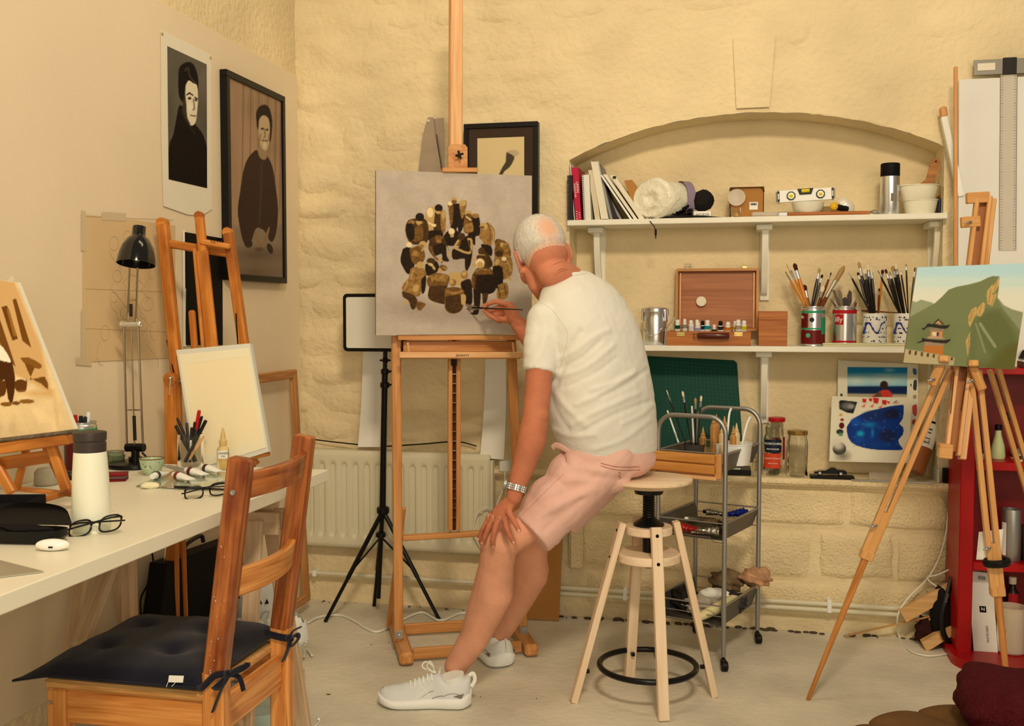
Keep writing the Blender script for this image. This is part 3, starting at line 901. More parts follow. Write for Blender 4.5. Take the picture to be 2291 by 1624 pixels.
def specs(c,right,up,label,w=.052,tilt=0):
    """folded spectacles; c = bridge"""
    c=Vector(c);r=Vector(right).normalized();u=Vector(up).normalized();n=r.cross(u).normalized()
    T=thing('spectacles',label,'glasses',c)
    fm=BLACKP
    for sgn in(-1,1):
        cc=c+r*sgn*(w/2+.008)
        ring=[]
        for k in range(25):
            t=2*math.pi*k/24
            e=2.6
            x=math.copysign(abs(math.cos(t))**(2/e),math.cos(t))*w/2;y=math.copysign(abs(math.sin(t))**(2/e),math.sin(t))*w*.38
            ring.append(cc+r*x+u*(y-(0.002 if y<0 else 0)))
        mb=MB();mb.tube(ring,.0019,8,cap=False);obj('rim',mb,fm,T)
        mb=MB();mb.prism([p-n*.0006 for p in ring[:-1]],n*.0012);obj('lens',mb,mat('spectacle_lens',raw=(.93,.93,.88),rough=.02,trans=1,ior=1.15),T)
        h=cc+r*sgn*w/2+u*w*.2
        mb=MB();mb.tube([h,h+n*.006,h+n*.008-r*sgn*.02,h+n*.010-r*sgn*.11-u*.012],[.002,.0022,.0018,.0018],8);obj('temple',mb,fm,T)
    mb=MB();mb.tube([c-r*.009+u*.004,c+u*.007,c+r*.009+u*.004],.0018,8);obj('bridge',mb,fm,T)
    return T

def bowl(p,r,h,m,label,wall=.0025,foot=.5,name='bowl',group=None,cat='bowl',rimm=None):
    prof=[(r*foot,0),(r*foot,.003),(r*(foot+.18),h*.16),(r*.88,h*.5),(r,h),(r-wall,h),(r*.88-wall,h*.5),(r*foot,h*.2),(.0001,h*.17)]
    mb=MB();mb.lathe([(.0001,0)]+prof,p,n=28,cap=False)
    o=one(name,mb,m,label,cat,group)
    if rimm:
        mb=MB();mb.tube([Vector(p)+Vector((math.cos(a/24*6.2832)*(r-wall/2),math.sin(a/24*6.2832)*(r-wall/2),h))for a in range(25)],wall*.7,8,cap=False);obj('rim',mb,rimm,o)
    return o

def jar(p,r,h,label,group=None,lid=None,neck=.85,m=None,body_h=.82,lidh=.014):
    T=thing('glass_jar',label,'jar',Vector(p),group)
    prof=[(.0001,0),(r*.92,.001),(r,.006),(r,h*body_h*.9),(r*.97,h*body_h*.96),(r*neck,h*body_h*1.06),(r*neck,h),(r*neck-.0025,h),
            (r*neck-.0025,h*body_h*1.06),(r*.93,h*body_h*.93),(r-.003,h*.5),(r-.003,.008),(.0001,.005)]
    mb=MB();mb.lathe(prof,p,n=28,cap=False);obj('glass',mb,m or GLASSG,T)
    if lid:
        mb=MB();mb.lathe([(.0001,h-lidh+.001),(r*neck+.002,h-lidh),(r*neck+.003,h-lidh+.002),(r*neck+.003,h),(r*neck,h+.003),(.0001,h+.0035)],p,n=32,cap=False);obj('lid',mb,lid,T)
    return T

# ================================================================ TABLE
TZ=0.80
XF,YE=-1.145,2.745
T=thing('work_table','white trestle table along the left partition, crowded with paints','table',(-1.5,1.8,0))
mb=MB();mb.box((XL+.02,0.75,TZ-.034),(XF,YE,TZ),b=.0025,long=1);obj('tabletop',mb,mat('white_tabletop',(232,214,178),.35,var=.03,vscale=3),T)
# trestles
def trestle(yc,label,tilt=.30):
    T=thing('table_trestle',label,'trestle',(-1.45,yc,0))
    x0,x1=XL+.06,XF-.06
    mb=MB();mb.beam((x0,yc,TZ-.055),(x1,yc,TZ-.055),.045,.04,up=(0,0,1),b=.004);obj('top_beam',mb,W_TRESTLE,T)
    for s in(-1,1):
        mb=MB();mb.beam((x0,yc+s*.03,TZ-.11),(x1+.02,yc+s*.03,TZ-.11),.018,.06,up=(0,0,1),b=.003);obj('side_rail',mb,W_TRESTLE,T)
        for xx in(x0+.05,x1-.04):
            mb=MB();mb.beam((xx,yc+s*.045,TZ-.10),(xx+(.03 if xx>-1.5 else-.01),yc+s*.20,0.0),.045,.02,up=(0,s,.2),b=.003);obj('leg',mb,W_TRESTLE,T)
        mb=MB();mb.beam((x0+.03,yc+s*.165,.20),(x1-.01,yc+s*.19,.20),.018,.045,up=(0,0,1),b=.003);obj('lower_rail',mb,W_TRESTLE,T)
    return T
trestle(2.53,'pale wooden trestle under the right end of the white table')
trestle(1.25,'pale wooden trestle under the left part of the white table, cut by the frame edge')
# third support in mid view: slanted leg + post
T=thing('table_support','plain wooden post and slanted strut under the middle of the table','support',(-1.72,2.45,0))
mb=MB();p=XP(286,1240,-1.72);mb.beam((p.x,p.y,TZ-.034),(p.x,p.y+.01,0),.042,.03,up=(1,0,0),b=.002);obj('post',mb,W_TRESTLE,T)
mb=MB();mb.beam(XP(262,1225,-1.66),XP(180,1440,-1.60),.05,.02,up=(0,1,0),b=.002);obj('strut',mb,W_TRESTLE,T)

def TP(px,py,z=0.0):return ZP(px,py,TZ+z)

# ---- cream flask
P=TP(205,1186)
T=thing('drinking_flask','tall cream flask with a dark brown screw lid at the front of the table','bottle',P)
r=40/F*(P-CAM).dot(FW)
hb=(YP(205,1010,P.y).z-TZ);ht=YP(205,966,P.y).z-TZ
mb=MB();mb.lathe([(.0001,0),(r*.98,0),(r*1.02,.004),(r*1.03,hb*.3),(r*.96,hb*.7),(r*.88,hb*.97),(r*.86,hb),(.0001,hb)],P,n=40,cap=False);obj('body',mb,CREAM,T)
mb=MB();mb.lathe([(.0001,hb),(r*.86,hb),(r*.87,hb+.018),(r*.83,hb+.02),(r*.83,hb+.022),(r*.88,hb+.024),(r*.90,ht-.002),(r*.87,ht),(r*.6,ht+.002),(.0001,ht+.002)],P,n=40,cap=False);obj('lid',mb,BROWNP,T)

# ---- spectacles on the table
specs(TP(214,1196)+Vector((0,0,.019)),(RT+Vector((0,.25,.15))).normalized(),Vector((-.1,.45,.85)),'black framed spectacles lying in front of the cream flask',.042)
specs(TP(462,1112)+Vector((0,0,.016)),(RT+Vector((0,.5,.12))).normalized(),Vector((-.3,.5,.75)),'dark round-rimmed spectacles lying behind the chair back',.043)
# ---- earbud case
P=TP(118,1232)
mb=MB();mb.ball(P+WZ*.0115,(.032,.014,.0115),24,14,rot=Matrix.Rotation(.25,3,'Z'))
T=one('earbud_case',mb,mat('glossy_white_plastic',(248,240,226),.15,coat=.5),'small glossy white earbud case at the front edge of the table','case',smooth=80)
mb=MB();mb.obox(P+Vector((.006,-.0145,.010)),RT,WZ,-FW,.008,.003,.001);obj('charging_port',mb,BLACKP,T)
# ---- open black spectacle case
P=TP(50,1212)
T=thing('hard_case','open black hard case lying near the left edge of the table','case',P)
ax=Vector((.98,.12,0)).normalized();ay=Vector((-.12,.98,0))
def shell(c,a,b,h,flip=1,thick=.004):
    mb=MB();prof=[]
    for rr,hh in[(.55,0),(.9,.12),(1.0,.5),(1.0,1),(.94,1),(.92,.5),(.8,.2),(.5,.12)]:
        ring=[]
        for k in range(28):
            t=2*math.pi*k/28;e=.55
            ring.append(c+ax*a*rr*math.copysign(abs(math.cos(t))**e,math.cos(t))+ay*b*rr*math.copysign(abs(math.sin(t))**e,math.sin(t))+WZ*h*hh*flip)
        prof.append(ring)
    mb.loft(prof);return mb
obj('bottom_shell',shell(P+WZ*.0005,.088,.032,.026),BLACKP,T)
mb=MB();c0=P+ay*.03+WZ*.026
def lidf(u,v):
    t=math.pi*u;return c0+ax*.088*-math.cos(t)*(1-.15*v)+WZ*(.002+.042*math.sin(t)**.4*v)+ay*(.012*v+.012*math.sin(v*3)*math.sin(t))
mb.grid(lidf,20,8);obj('lid',mb,BLACKP,T,smooth=70)
mb=MB();mb.ball(P+WZ*.026+ax*.01,(.06,.018,.008),14,8,noise=.1);obj('cleaning_cloth',mb,mat('black_cloth',(26,22,20),.9),T)
# ---- open black box
P=TP(20,1165)
T=thing('black_box','open square black fabric box at the left edge of the table','box',P)
R3=Matrix.Rotation(.25,3,'Z');bx,by=R3@WX,R3@WY
h=.048;s_=.055
for d_,e_ in[(bx,by),(by,bx),(-bx,by),(-by,bx)]:
    mb=MB();mb.obox(P+d_*s_+WZ*h/2,e_,WZ,d_,s_*2+.004,h,.004,.0015);obj('side_panel',mb,mat('black_felt',(24,22,22),.9,bump=.3,bscale=300),T)
mb=MB();mb.obox(P+WZ*.002,bx,by,WZ,s_*2,s_*2,.003);obj('bottom',mb,MATS['black_felt'],T)
# ---- crumpled tissue, receipt
def crumple(c,a,b,h,m,label,cat='tissue',name='tissue',seed=1,rot=0,n=22,sharp=6):
    mb=MB();c=Vector(c);R=Matrix.Rotation(rot,3,'Z')
    def fn(u,v):
        x,y=(u-.5)*2,(v-.5)*2
        z=h*(abs(float(fbm(u*sharp+seed,v*sharp+seed*2,3))-.45)*3.0+.02)*(1-.55*max(abs(x),abs(y))**3)
        k=1+.25*float(vnoise(u*3+seed,v*3)-.5)
        return c+R@Vector((x*a*k,y*b*k,z+.001))
    mb.grid(fn,n,n);mb2=len(mb.v)
    return one(name,mb,m,label,cat,smooth=50)
crumple(TP(150,1165),.035,.022,.022,PAPERW,'crumpled white tissue between the black case and the cream flask',seed=3,rot=.9)
crumple(TP(60,1168),.022,.014,.014,PAPERW,'scrap of crumpled tissue poking out beside the black box',seed=8,rot=.2)
mb=MB();mb.prism([TP(120,1175,.0006),TP(165,1135,.0006),TP(258,1140,.0006),TP(200,1170,.0006)][::-1],(0,0,.0005))
one('receipt',mb,PAPER,'thin printed receipt lying under the cream flask','paper')
mb=MB();mb.prism([TP(-60,1300,.0008),TP(98,1280,.0008),TP(-60,1240,.0008)][::-1],(0,0,.002))
one('set_square',mb,mat('dusty_metal',(178,164,136),.4,metal=.5),'flat metal set square on the front left corner of the table','ruler')

# ---- notebooks
P=TP(262,1078)
for k,(c_,lab)in enumerate([((110,20,24),'dark red sketchbook at the bottom of a small pile behind the flask'),((96,74,66),'grey striped sketchbook in the middle of a small pile behind the flask'),((128,22,26),'dark red sketchbook on top of a small pile behind the flask')]):
    mb=MB();mb.obox(P+Vector((-.03,.015,.0035+.007*k)),(RT*.95+FW.cross(RT)*0+Vector((0,.25,0))).normalized(),Vector((-.4,.9,0)).normalized(),WZ,.085,.05,.0062,.001)
    one('sketchbook',mb,mat('sketchbook_cover_%d'%k,c_,.5),lab,'book','sketchbooks piled behind the flask')

# ---- can with pens (behind the flask)
def can(P,r,h,mats_bands,label,name='tin_can',cat='tin',group=None,body=None,logo=None):
    T=thing(name,label,cat,P,group)
    mb=MB();mb.lathe([(.0001,.001),(r*.96,0),(r*.97,.003),(r*.95,.005),(r,.008),(r,h-.010),(r*.93,h-.006),(r*.98,h-.003),(r*.98,h),(r*.94,h),(r*.93,h-.004),(r*.95,h-.02),(r*.95,.01),(.0001,.01)],P,n=36,cap=False)
    obj('body',mb,body or STEEL,T)
    for(z0_,z1_,m)in mats_bands:
        mb=MB();mb.lathe([(r+.0004,h*z0_),(r+.0004,h*z1_)],P,n=36,cap=False);obj('printed_band',mb,m,T)
    return T
GRN=mat('can_green',(30,140,92),.35);RDK=mat('can_dark_red',(96,20,20),.35);RED=mat('can_red',(176,22,26),.35)
P=XP(182,1000,-1.79);P2=Vector((P.x,P.y,TZ));P=P2;rr=34/F*(P-CAM).dot(FW);hh=YP(182,943,P.y).z-TZ
can(P2,rr,hh,[(.80,.88,GRN),(.1,.7,RDK)],'silver and green tin of marker pens on the table behind the flask')
for px,py,c_,lab in[(168,928,(170,20,22),'red capped pen standing in the tin behind the flask'),(181,930,(24,22,30),'navy capped pen standing in the tin behind the flask'),(198,922,(232,222,206),'broad white marker standing in the tin behind the flask'),(191,932,(36,34,32),'thin dark pen standing in the tin behind the flask')]:
    q=YP(px,py,P.y+random.uniform(-.01,.01));e=Vector((P.x+(px-182)*.0004,P.y,TZ+.015))
    T=thing('pen',lab,'pen',e,'pens in the silver tin')
    mb=MB();mb.tube([q,q.lerp(e,.02),q.lerp(e,.4)],[.0045,.0055,.0055],10);obj('cap',mb,mat('pen_%d_%d'%c_[:2],c_,.35),T)
    mb=MB();mb.tube([q.lerp(e,.4),e],.005,10);obj('barrel',mb,PLASTW,T)

# ---- bowls
CEL=mat('celadon_glaze',(150,152,112),.25,var=.2,vscale=40,coat=.5);CELD=mat('dark_celadon_glaze',(112,116,76),.25,var=.2,vscale=40,coat=.5)
P=XP(258,1035,-1.795);P.z=TZ;k=(P-CAM).dot(FW)/F
bowl(P+WZ*.0,22*k,.03,CELD,'lower of two stacked green bowls behind the flask',group='stacked green bowls')
bowl(P+WZ*.014,20*k,.026,CEL,'upper of two stacked green bowls behind the flask',group='stacked green bowls',rimm=mat('worn_rim',(126,108,76),.6))
P=TP(340,1062);k=(P-CAM).dot(FW)/F
SPK=mat('speckled_glaze',(186,194,150),.25,var=.10,vscale=60,coat=.4)
bo=bowl(P,27.5*k,37*k,SPK,'small pale green speckled bowl in front of the lamp base',rimm=mat('brown_rim',(120,88,52),.5))
mb=MB();random.seed(11)
for i in range(16):
    a=random.uniform(-2.6,-.4);hgt=random.uniform(.35,.8);rr_=27.5*k*(.80+.2*hgt)+.0008
    mb.ball(P+Vector((math.cos(a)*rr_,math.sin(a)*rr_,37*k*hgt)),(.0015,.0006,.0010),6,4)
obj('glaze_spots',mb,BLACKP,bo)

# ---- desk lamp
P=TP(303,1044)
T=thing('desk_lamp','black desk lamp with a bell shade and thin sprung arms on the white table','lamp',P)
mb=MB();mb.lathe([(.0001,0),(.075,0),(.078,.004),(.077,.013),(.07,.016),(.0001,.017)],P,n=40,cap=False);obj('base',mb,BLACKM,T)
stem=YP(303,1000,P.y)
mb=MB();mb.tube([P+WZ*.015,stem],.012,14);mb.tube([P+WZ*.015,P+WZ*.03],.019,14);obj('stem',mb,BLACKM,T)
mb=MB();mb.tube([YP(283,1001,P.y),YP(322,1001,P.y)],.0125,16);mb.tube([YP(318,1012,P.y-.01),YP(331,1026,P.y-.01)],.003,6);obj('pivot_block',mb,BLACKM,T)
y2=P.y
elb=[YP(272,722,y2),YP(312,722,y2)]
rod=mat('lamp_rod',(168,148,118),.25,metal=1)
mb=MB()
for a,b in[((284,996),(277,730)),((320,996),(309,730))]:mb.tube([YP(*a,y2),YP(*b,y2)],.0032,8)
for x in(297,):mb.tube([YP(x+4,996,y2-.006),YP(x-3,735,y2-.006)],.0022,8)
mb.tube([YP(286,917,y2),YP(316,917,y2)],.002,8)
obj('lower_arm',mb,rod,T)
mb=MB();mb.tube([YP(300,930,y2-.006),YP(302,985,y2-.006)],.0048,10);obj('spring',mb,BLACKP,T);mb=MB();mb.tube([YP(293,680,y2),YP(293,708,y2)],.0045,10);obj('spring',mb,BLACKP,T)
mb=MB();mb.tube([YP(272,725,y2),YP(312,725,y2)],.009,12);mb.ball(YP(273,725,y2),.0105,8,6);mb.ball(YP(311,725,y2),.0105,8,6);obj('elbow_joint',mb,STEEL,T)
ys=y2-.10
mb=MB()
for a,b in[((285,722),(290,598)),((304,722),(308,598))]:mb.tube([YP(*a,y2),YP(*b,ys+.03)],.0028,8)
mb.tube([YP(288,671,y2-.03),YP(303,671,y2-.03)],.0018,8);obj('upper_arm',mb,rod,T)
sc=YP(307,560,ys);k=(sc-CAM).dot(FW)/F;axd=Vector((0.02,-.22,-1)).normalized()
prof=[(14,-55),(14.5,-52),(15,-34),(17,-31),(24,-26),(34,-8),(39,10),(41.5,26),(42,32),(40.5,32),(40,26),(37,10),(32,-8),(20,-24),(12,-30)]
mb=MB();mb.lathe([(0.01*k,-55*k)]+[(r_*k,h_*k)for r_,h_ in prof],sc,axd,n=40,cap=False);obj('shade',mb,mat('black_enamel',(20,17,14),.12,coat=.6),T)
mb=MB();mb.ball(sc+axd*8*k,(13*k,13*k,16*k),16,10);obj('bulb',mb,mat('opal_bulb',(236,222,190),.3),T)
mb=MB();mb.tube([P+Vector((-.07,.02,.006)),P+Vector((-.13,-.02,.006)),P+Vector((-.16,-.2,.006)),],.003,8);obj('power_cord',mb,BLACKP,T)

# ---- black pan/saucer left of lamp behind the desk easel
P=XP(158,1046,-1.775);P.z=TZ;mb=MB();mb.lathe([(.0001,0),(.045,0),(.055,.012),(.053,.012),(.043,.003),(.0001,.003)],P,n=28,cap=False)
one('dark_dish',mb,BLACKP,'shallow dark dish half hidden between the desk easel and the flask','dish')
P=TP(103,1085);mb=MB();mb.lathe([(.0001,0),(.026,0),(.03,.004),(.028,.035),(.02,.045),(.0001,.048)],P,n=24,cap=False)
one('grey_stone_lump',mb,mat('kneaded_grey',(170,152,122),.8,var=.15,vscale=30),'rounded grey-beige lump behind the leg of the desk easel','clay')

# ---- glass jar with pens
P=TP(427,1043);k=(P-CAM).dot(FW)/F
jar(P,29*k,73*k,'glass jar crammed with black and red pens in front of the blank board',neck=.97,body_h=.9)
random.seed(4)
pens=[((396,934),(36,32,28),'black'),((393,952),(44,38,34),'dark'),((418,946),(30,26,24),'black'),((446,918),(190,22,24),'red'),((452,931),(26,26,34),'navy'),((461,940),(22,20,20),'black'),((436,944),(34,20,22),'maroon'),((430,956),(26,24,24),'black')]
labs=['long tapered black pen leaning furthest left in the pen jar','blunt dark pen leaning left in the pen jar, below the tapered one','upright round-ended black pen in the pen jar','tall bright red pen in the pen jar',
        'navy pen right behind the red one in the pen jar','black pen leaning furthest right in the pen jar','maroon-black pen in the middle of the pen jar','black marker with white grip in the pen jar']
for i,((px,py),c_,_)in enumerate(pens):
    q=YP(px,py,P.y+(i%3-1)*.012);e=P+Vector(((427-px)*.0004,(i%3-1)*-.01,.012))
    T=thing('pen',labs[i],'pen',e,'pens in the glass jar')
    mb=MB();rr_=.0042+.0012*(i%2);mb.tube([q,q.lerp(e,.04),q.lerp(e,.36)],[rr_*(.35 if i==0 else .85),rr_,rr_],10);obj('cap',mb,mat('pen_%d_%d'%c_[:2],c_,.35),T)
    mb=MB();mb.tube([q.lerp(e,.35),e],rr_*.9,10);obj('barrel',mb,PLASTW if i==7 else mat('pen_barrel_dark',(60,54,48),.4),T)
q,e=YP(456,975,P.y-.02),P+Vector((-.004,-.015,.010))
T=thing('wooden_stylus','light wooden stylus slanting across the inside of the pen jar','tool',e)
mb=MB();mb.tube([q,q.lerp(e,.35),e.lerp(q,.16)],[.003,.0048,.0038],10);obj('handle',mb,W_BEECH,T)
mb=MB();mb.tube([e.lerp(q,.17),e],[.002,.0006],8);obj('needle',mb,STEEL,T)

# ---- linseed oil bottle
P=TP(500,1050);k=(P-CAM).dot(FW)/F
T=thing('oil_bottle','small squeeze bottle of yellow oil with a pointed cap and handwritten label','bottle',P)
mb=MB();mb.lathe([(.0001,0),(13*k,0),(14*k,2*k),(14*k,44*k),(12*k,50*k),(7*k,54*k),(7*k,57*k),(.0001,57*k)],P,n=28,cap=False);obj('body',mb,mat('oil_plastic',raw=(.93,.80,.45),rough=.18,trans=.75,ior=1.25),T)
mb=MB();mb.lathe([(.0001,0.3*k),(12.5*k,1*k),(12.5*k,26*k),(.0001,26*k)],P,n=28,cap=False);obj('oil',mb,mat('linseed_oil',raw=(.88,.70,.28),rough=.05,trans=.6,ior=1.3),T)
mb=MB();mb.lathe([(8.6*k,55*k),(8.8*k,56*k),(8.8*k,66*k),(7*k,67*k),(1.8*k,93*k),(.0001,94*k)],P,n=24);obj('nozzle_cap',mb,mat('amber_cap',(228,186,112),.3,trans=.3),T)
mb=MB()
def lb(u,v):
    a=-2.35+1.7*u+.2;return P+Vector((math.cos(a)*14.3*k,math.sin(a)*14.3*k,(26+18*v)*k))
mb.grid(lb,10,2);lo=obj('label',mb,PAPERW,T)
fc=(CAM-P);fc.z=0;fc.normalize();rgt=Vector((-fc.y,fc.x,0))*1
text('lettering','LINSEED',P+fc*14.7*k+WZ*38*k,rgt,WZ,6.4*k,BLACKP,T);text('lettering','OIL',P+fc*14.7*k+WZ*31*k,rgt,WZ,6.4*k,BLACKP,T)

# ---- paint tubes on a glass palette
pal=[TP(305,1090,.0005),TP(395,1052,.0005),TP(560,1062,.0005),TP(500,1098,.0005)]
mb=MB();mb.prism(pal[::-1],(0,0,.004));one('glass_palette',mb,mat('green_edged_glass',raw=(.88,.95,.84),rough=.03,trans=.85,ior=1.3),'sheet of clear glass used as a palette under the paint tubes','palette')
MARO=mat('band_maroon',(92,30,26),.4);OXR=mat('band_oxide_red',(128,40,26),.4);NAVY=mat('band_black',(28,26,32),.4)
def tb(a,b,L,r,m,lab,zz=.006):
    p,q=TP(*a,zz+r),TP(*b,zz+r*.5);ptube(p,q-p,L,r,m,lab,'paint tubes lying on the glass palette')
tb((341,1066),(392,1050),.085,.0115,NAVY,'white-capped paint tube with a black band, nearest the speckled bowl')
tb((388,1062),(450,1078),.085,.0115,OXR,'paint tube with an oxide red band, its end pointing right')
tb((416,1052),(480,1066),.085,.0115,MARO,'paint tube with a dark maroon band, middle of the three on the palette')
tb((452,1045),(505,1058),.08,.0115,mat('band_umber',(66,34,30),.4),'paint tube with a dark umber band, nearest the oil bottle')
mb=MB();mb.ball(TP(336,1086,.008),(.024,.013,.009),20,10,rot=Matrix.Rotation(.4,3,'Z'),noise=.07)
one('eraser',mb,mat('putty_rubber',(236,216,168),.7),'cream putty eraser lying in front of the paint tubes','eraser',smooth=80)
brush(TP(362,1088,.006),TP(520,1096,.006),'black handled brush lying in front of the glass palette','black','tan',.004,.018,.004)
T=thing('palette_knife','metal palette scraper propped over the pale green bowl','tool',TP(400,1050))
mb=MB();mb.prism([TP(368,1045,.028),TP(375,1040,.030),TP(425,1052,.008),TP(412,1058,.006)][::-1],(0,0,.0012));mb.ball(TP(367,1040,.03),.004,8,6);obj('blade',mb,STEELD,T)

# ================================================================ DESK EASEL with sepia painting (far left)
yd=2.02
T=thing('desk_easel','small worn orange tabletop easel at the far left of the table','easel',YP(80,1120,yd))
def EB(a,b,w,t,nm='leg',ya=yd,yb=yd,m=W_OLD,up=(0,1,0),bb=.003):
    mb=MB();mb.beam(YP(*a,ya),YP(*b,yb),w,t,up=up,b=bb);return obj(nm,mb,m,T)
EB((108,975),(150,1098),.024,.016,'front_leg');EB((-30,1000),(28,1104),.024,.016,'front_leg')
EB((0,1037),(128,1018),.03,.012,'cross_bar',yd+.012,yd+.012);EB((62,992),(36,1098),.016,.014,'back_leg',yd+.06,yd+.06)
EB((96,985),(135,1070),.016,.014,'back_leg',yd+.07,yd+.09)
EB((60,1128),(165,1098),.018,.012,'base_rail',yd-.02,yd+.04,up=(0,0,1));EB((40,1093),(165,1106),.02,.01,'base_rail',yd+.1,yd+.02,up=(0,0,1))
EB((-60,1010),(162,978),.026,.040,'tray',yd-.012,yd-.012,up=(0,1,.1))
EB((-60,991),(163,966),.008,.045,'tray_lip',yd-.014,yd-.014,m=mat('paint_crusted_wood',(112,92,70),.7,var=.5,vscale=60))
pc=Pic(-60,600,200,1010,2,(226,190,134));pc.grain(.22,30,40)
pc.poly([(-60,600),(30,625),(90,770),(115,880),(60,850),(-60,800)],(206,158,98),soft=8)
pc.poly([(3,686),(16,684),(40,758),(28,762),(20,740)],(104,60,16)).poly([(28,670),(36,668),(70,778),(50,762)],(112,66,18)).poly([(-20,700),(0,715),(35,820),(10,800)],(112,66,20))
pc.poly([(14,690),(20,690),(38,752),(30,752)],(150,96,36),al=.7)
pc.poly([(45,800),(65,800),(92,815),(88,825),(60,818)],(128,80,24),smooth=2).poly([(55,812),(78,822),(66,850),(100,842),(108,872),(92,858),(70,846)],(112,68,20),al=.85,smooth=2)
pc.poly([(-10,770),(10,788),(25,805),(34,850),(28,900),(18,892),(10,850),(-10,850)],(74,38,10),smooth=2)
pc.poly([(-10,768),(6,776),(24,806),(18,810),(-10,800)],(244,226,190),smooth=2)
pc.poly([(32,850),(58,848),(60,862),(56,876),(36,874)],(96,52,14),smooth=3).poly([(-14,852),(10,852),(14,870),(8,886),(-12,884)],(92,50,14),smooth=3)
pc.line([(34,852),(44,846),(58,851)],2,(240,214,160),smooth=3)
pc.ell(14,904,13,5,(128,80,26)).ell(60,898,17,5,(136,88,32)).ell(36,902,9,4,(110,64,20))
pc.poly([(40,878),(120,870),(130,950),(120,890),(60,884)],(206,158,96),al=.8,soft=12)
Tp=thing('sepia_painting','unfinished sepia painting of a figure with buckets on the desk easel','painting',YP(60,960,yd))
yt,yb_=yd+.045,yd-.004
cs=flatq([YP(-60,618,yt),YP(37,632,yt),YP(166,960,yb_),YP(-60,988,yb_)])
picture('painted_face',cs,pc,110,150,CANV,Tp,1.05)
mb=MB();mb.prism([c_+WY*.002 for c_ in cs],(0,.012,0));obj('board',mb,PAPER,Tp)
mb=MB()
for k in range(3):mb.tube([YP(18+k*4,632,yt),YP(22+k*4,622+k,yt),YP(30+k,618+4*k,yt)],.0006,4)
obj('loose_threads',mb,PAPERW,Tp)

# ================================================================ STUDIO EASEL behind the table (left)
T=thing('studio_easel','tall orange wooden studio easel standing against the partition behind the table','easel',(-1.68,2.86,0))
ye=2.87
def EL(nm,a,b,w,t,ya=ye,yb=ye,m=W_OLD,bb=.005,up=(0,1,0)):
    mb=MB();mb.beam(YP(*a,ya),YP(*b,yb),w,t,up=up,b=bb);return obj(nm,mb,m,T)
def rounded_top(nm,a,b,w,t,ya,yb):
    o=EL(nm,a,b,w,t,ya,yb)
    mb=MB();p,q=YP(*a,ya),YP(*b,yb);d_,s_,u_=frame_from(q-p,(0,1,0));mb.lathe([(.0001,-t/2*.98),(w/2*.92,-t/2*.98),(w/2*.985,-t/2*.8),(w/2*.985,t/2*.8),(w/2*.92,t/2*.98),(.0001,t/2*.98)],p,u_,n=20,cap=False);obj(nm+'_end',mb,W_OLD,T);return o
rounded_top('left_upright',(364,500),(398,850),.036,.03,ye+.06,ye+.02)
rounded_top('right_upright',(511,520),(549,800),.030,.03,ye+.10,ye+.05)
EL('right_leg',(545,760),(574,1300),.030,.024,ye+.07,ye+.10)
rounded_top('mast',(446,483),(478,800),.028,.022,ye+.05,ye+.01)
EL('mast_front',(452,560),(480,830),.040,.016,ye+.035,ye-.005)
EL('mast_guide',(436,555),(460,830),.012,.02,ye+.045,ye)
EL('stub',(429,694),(437,800),.020,.018,ye+.03,ye+.02)
EL('cross_bar',(376,545),(515,567),.026,.018,ye+.06,ye+.09,up=(0,1,.1))
EL('top_clamp',(448,540),(516,552),.018,.022,ye+.03,ye+.07,up=(0,1,.1))
EL('lower_leg',(383,850),(388,1552),.040,.024,ye,ye)
EL('rear_leg',(398,852),(418,1552),.020,.018,ye+.03,ye+.04)
mb=MB();mb.lathe([(.0001,-.014),(.021,-.014),(.021,.014),(.0001,.014)],YP(384,848,ye-.001),(0,1,0),n=20,cap=False);obj('pivot_end',mb,W_OLD,T)
for px,py in((382,846),(370,1226)):
    mb=MB();mb.ball(YP(px,py,ye-.018),(.006,.008,.006),10,8);mb.tube([YP(px,py,ye-.022),YP(px-3,py+38,ye-.022)],[.0025,.0016],8);obj('wing_bolt',mb,STEEL,T)
mb=MB();mb.beam(YP(373,760,ye+.028),YP(392,848,ye-.0),.004,.004);obj('slot',mb,HOLE,T)
mb=MB();mb.beam(YP(528,700,ye+.04),YP(532,770,ye+.03),.004,.004);obj('slot',mb,HOLE,T)
mb=MB();mb.beam(YP(430,1048,ye-.06),YP(601,1008,ye-.04),.03,.018,up=(0,1,0),b=.003);mb.beam(YP(560,1022,ye-.03),YP(575,1038,ye-.03),.03,.012);obj('canvas_ledge',mb,W_OLD,T)
text('lettering','NEWS',YP(485,541,ye+.012),RT,WZ,.014,BLACKP,T)
mb=MB();mb.beam(YP(345,1545,ye+.05),YP(470,1545,ye+.05),.04,.03,up=(0,0,1),b=.004);obj('base_rail',mb,W_OLD,T)

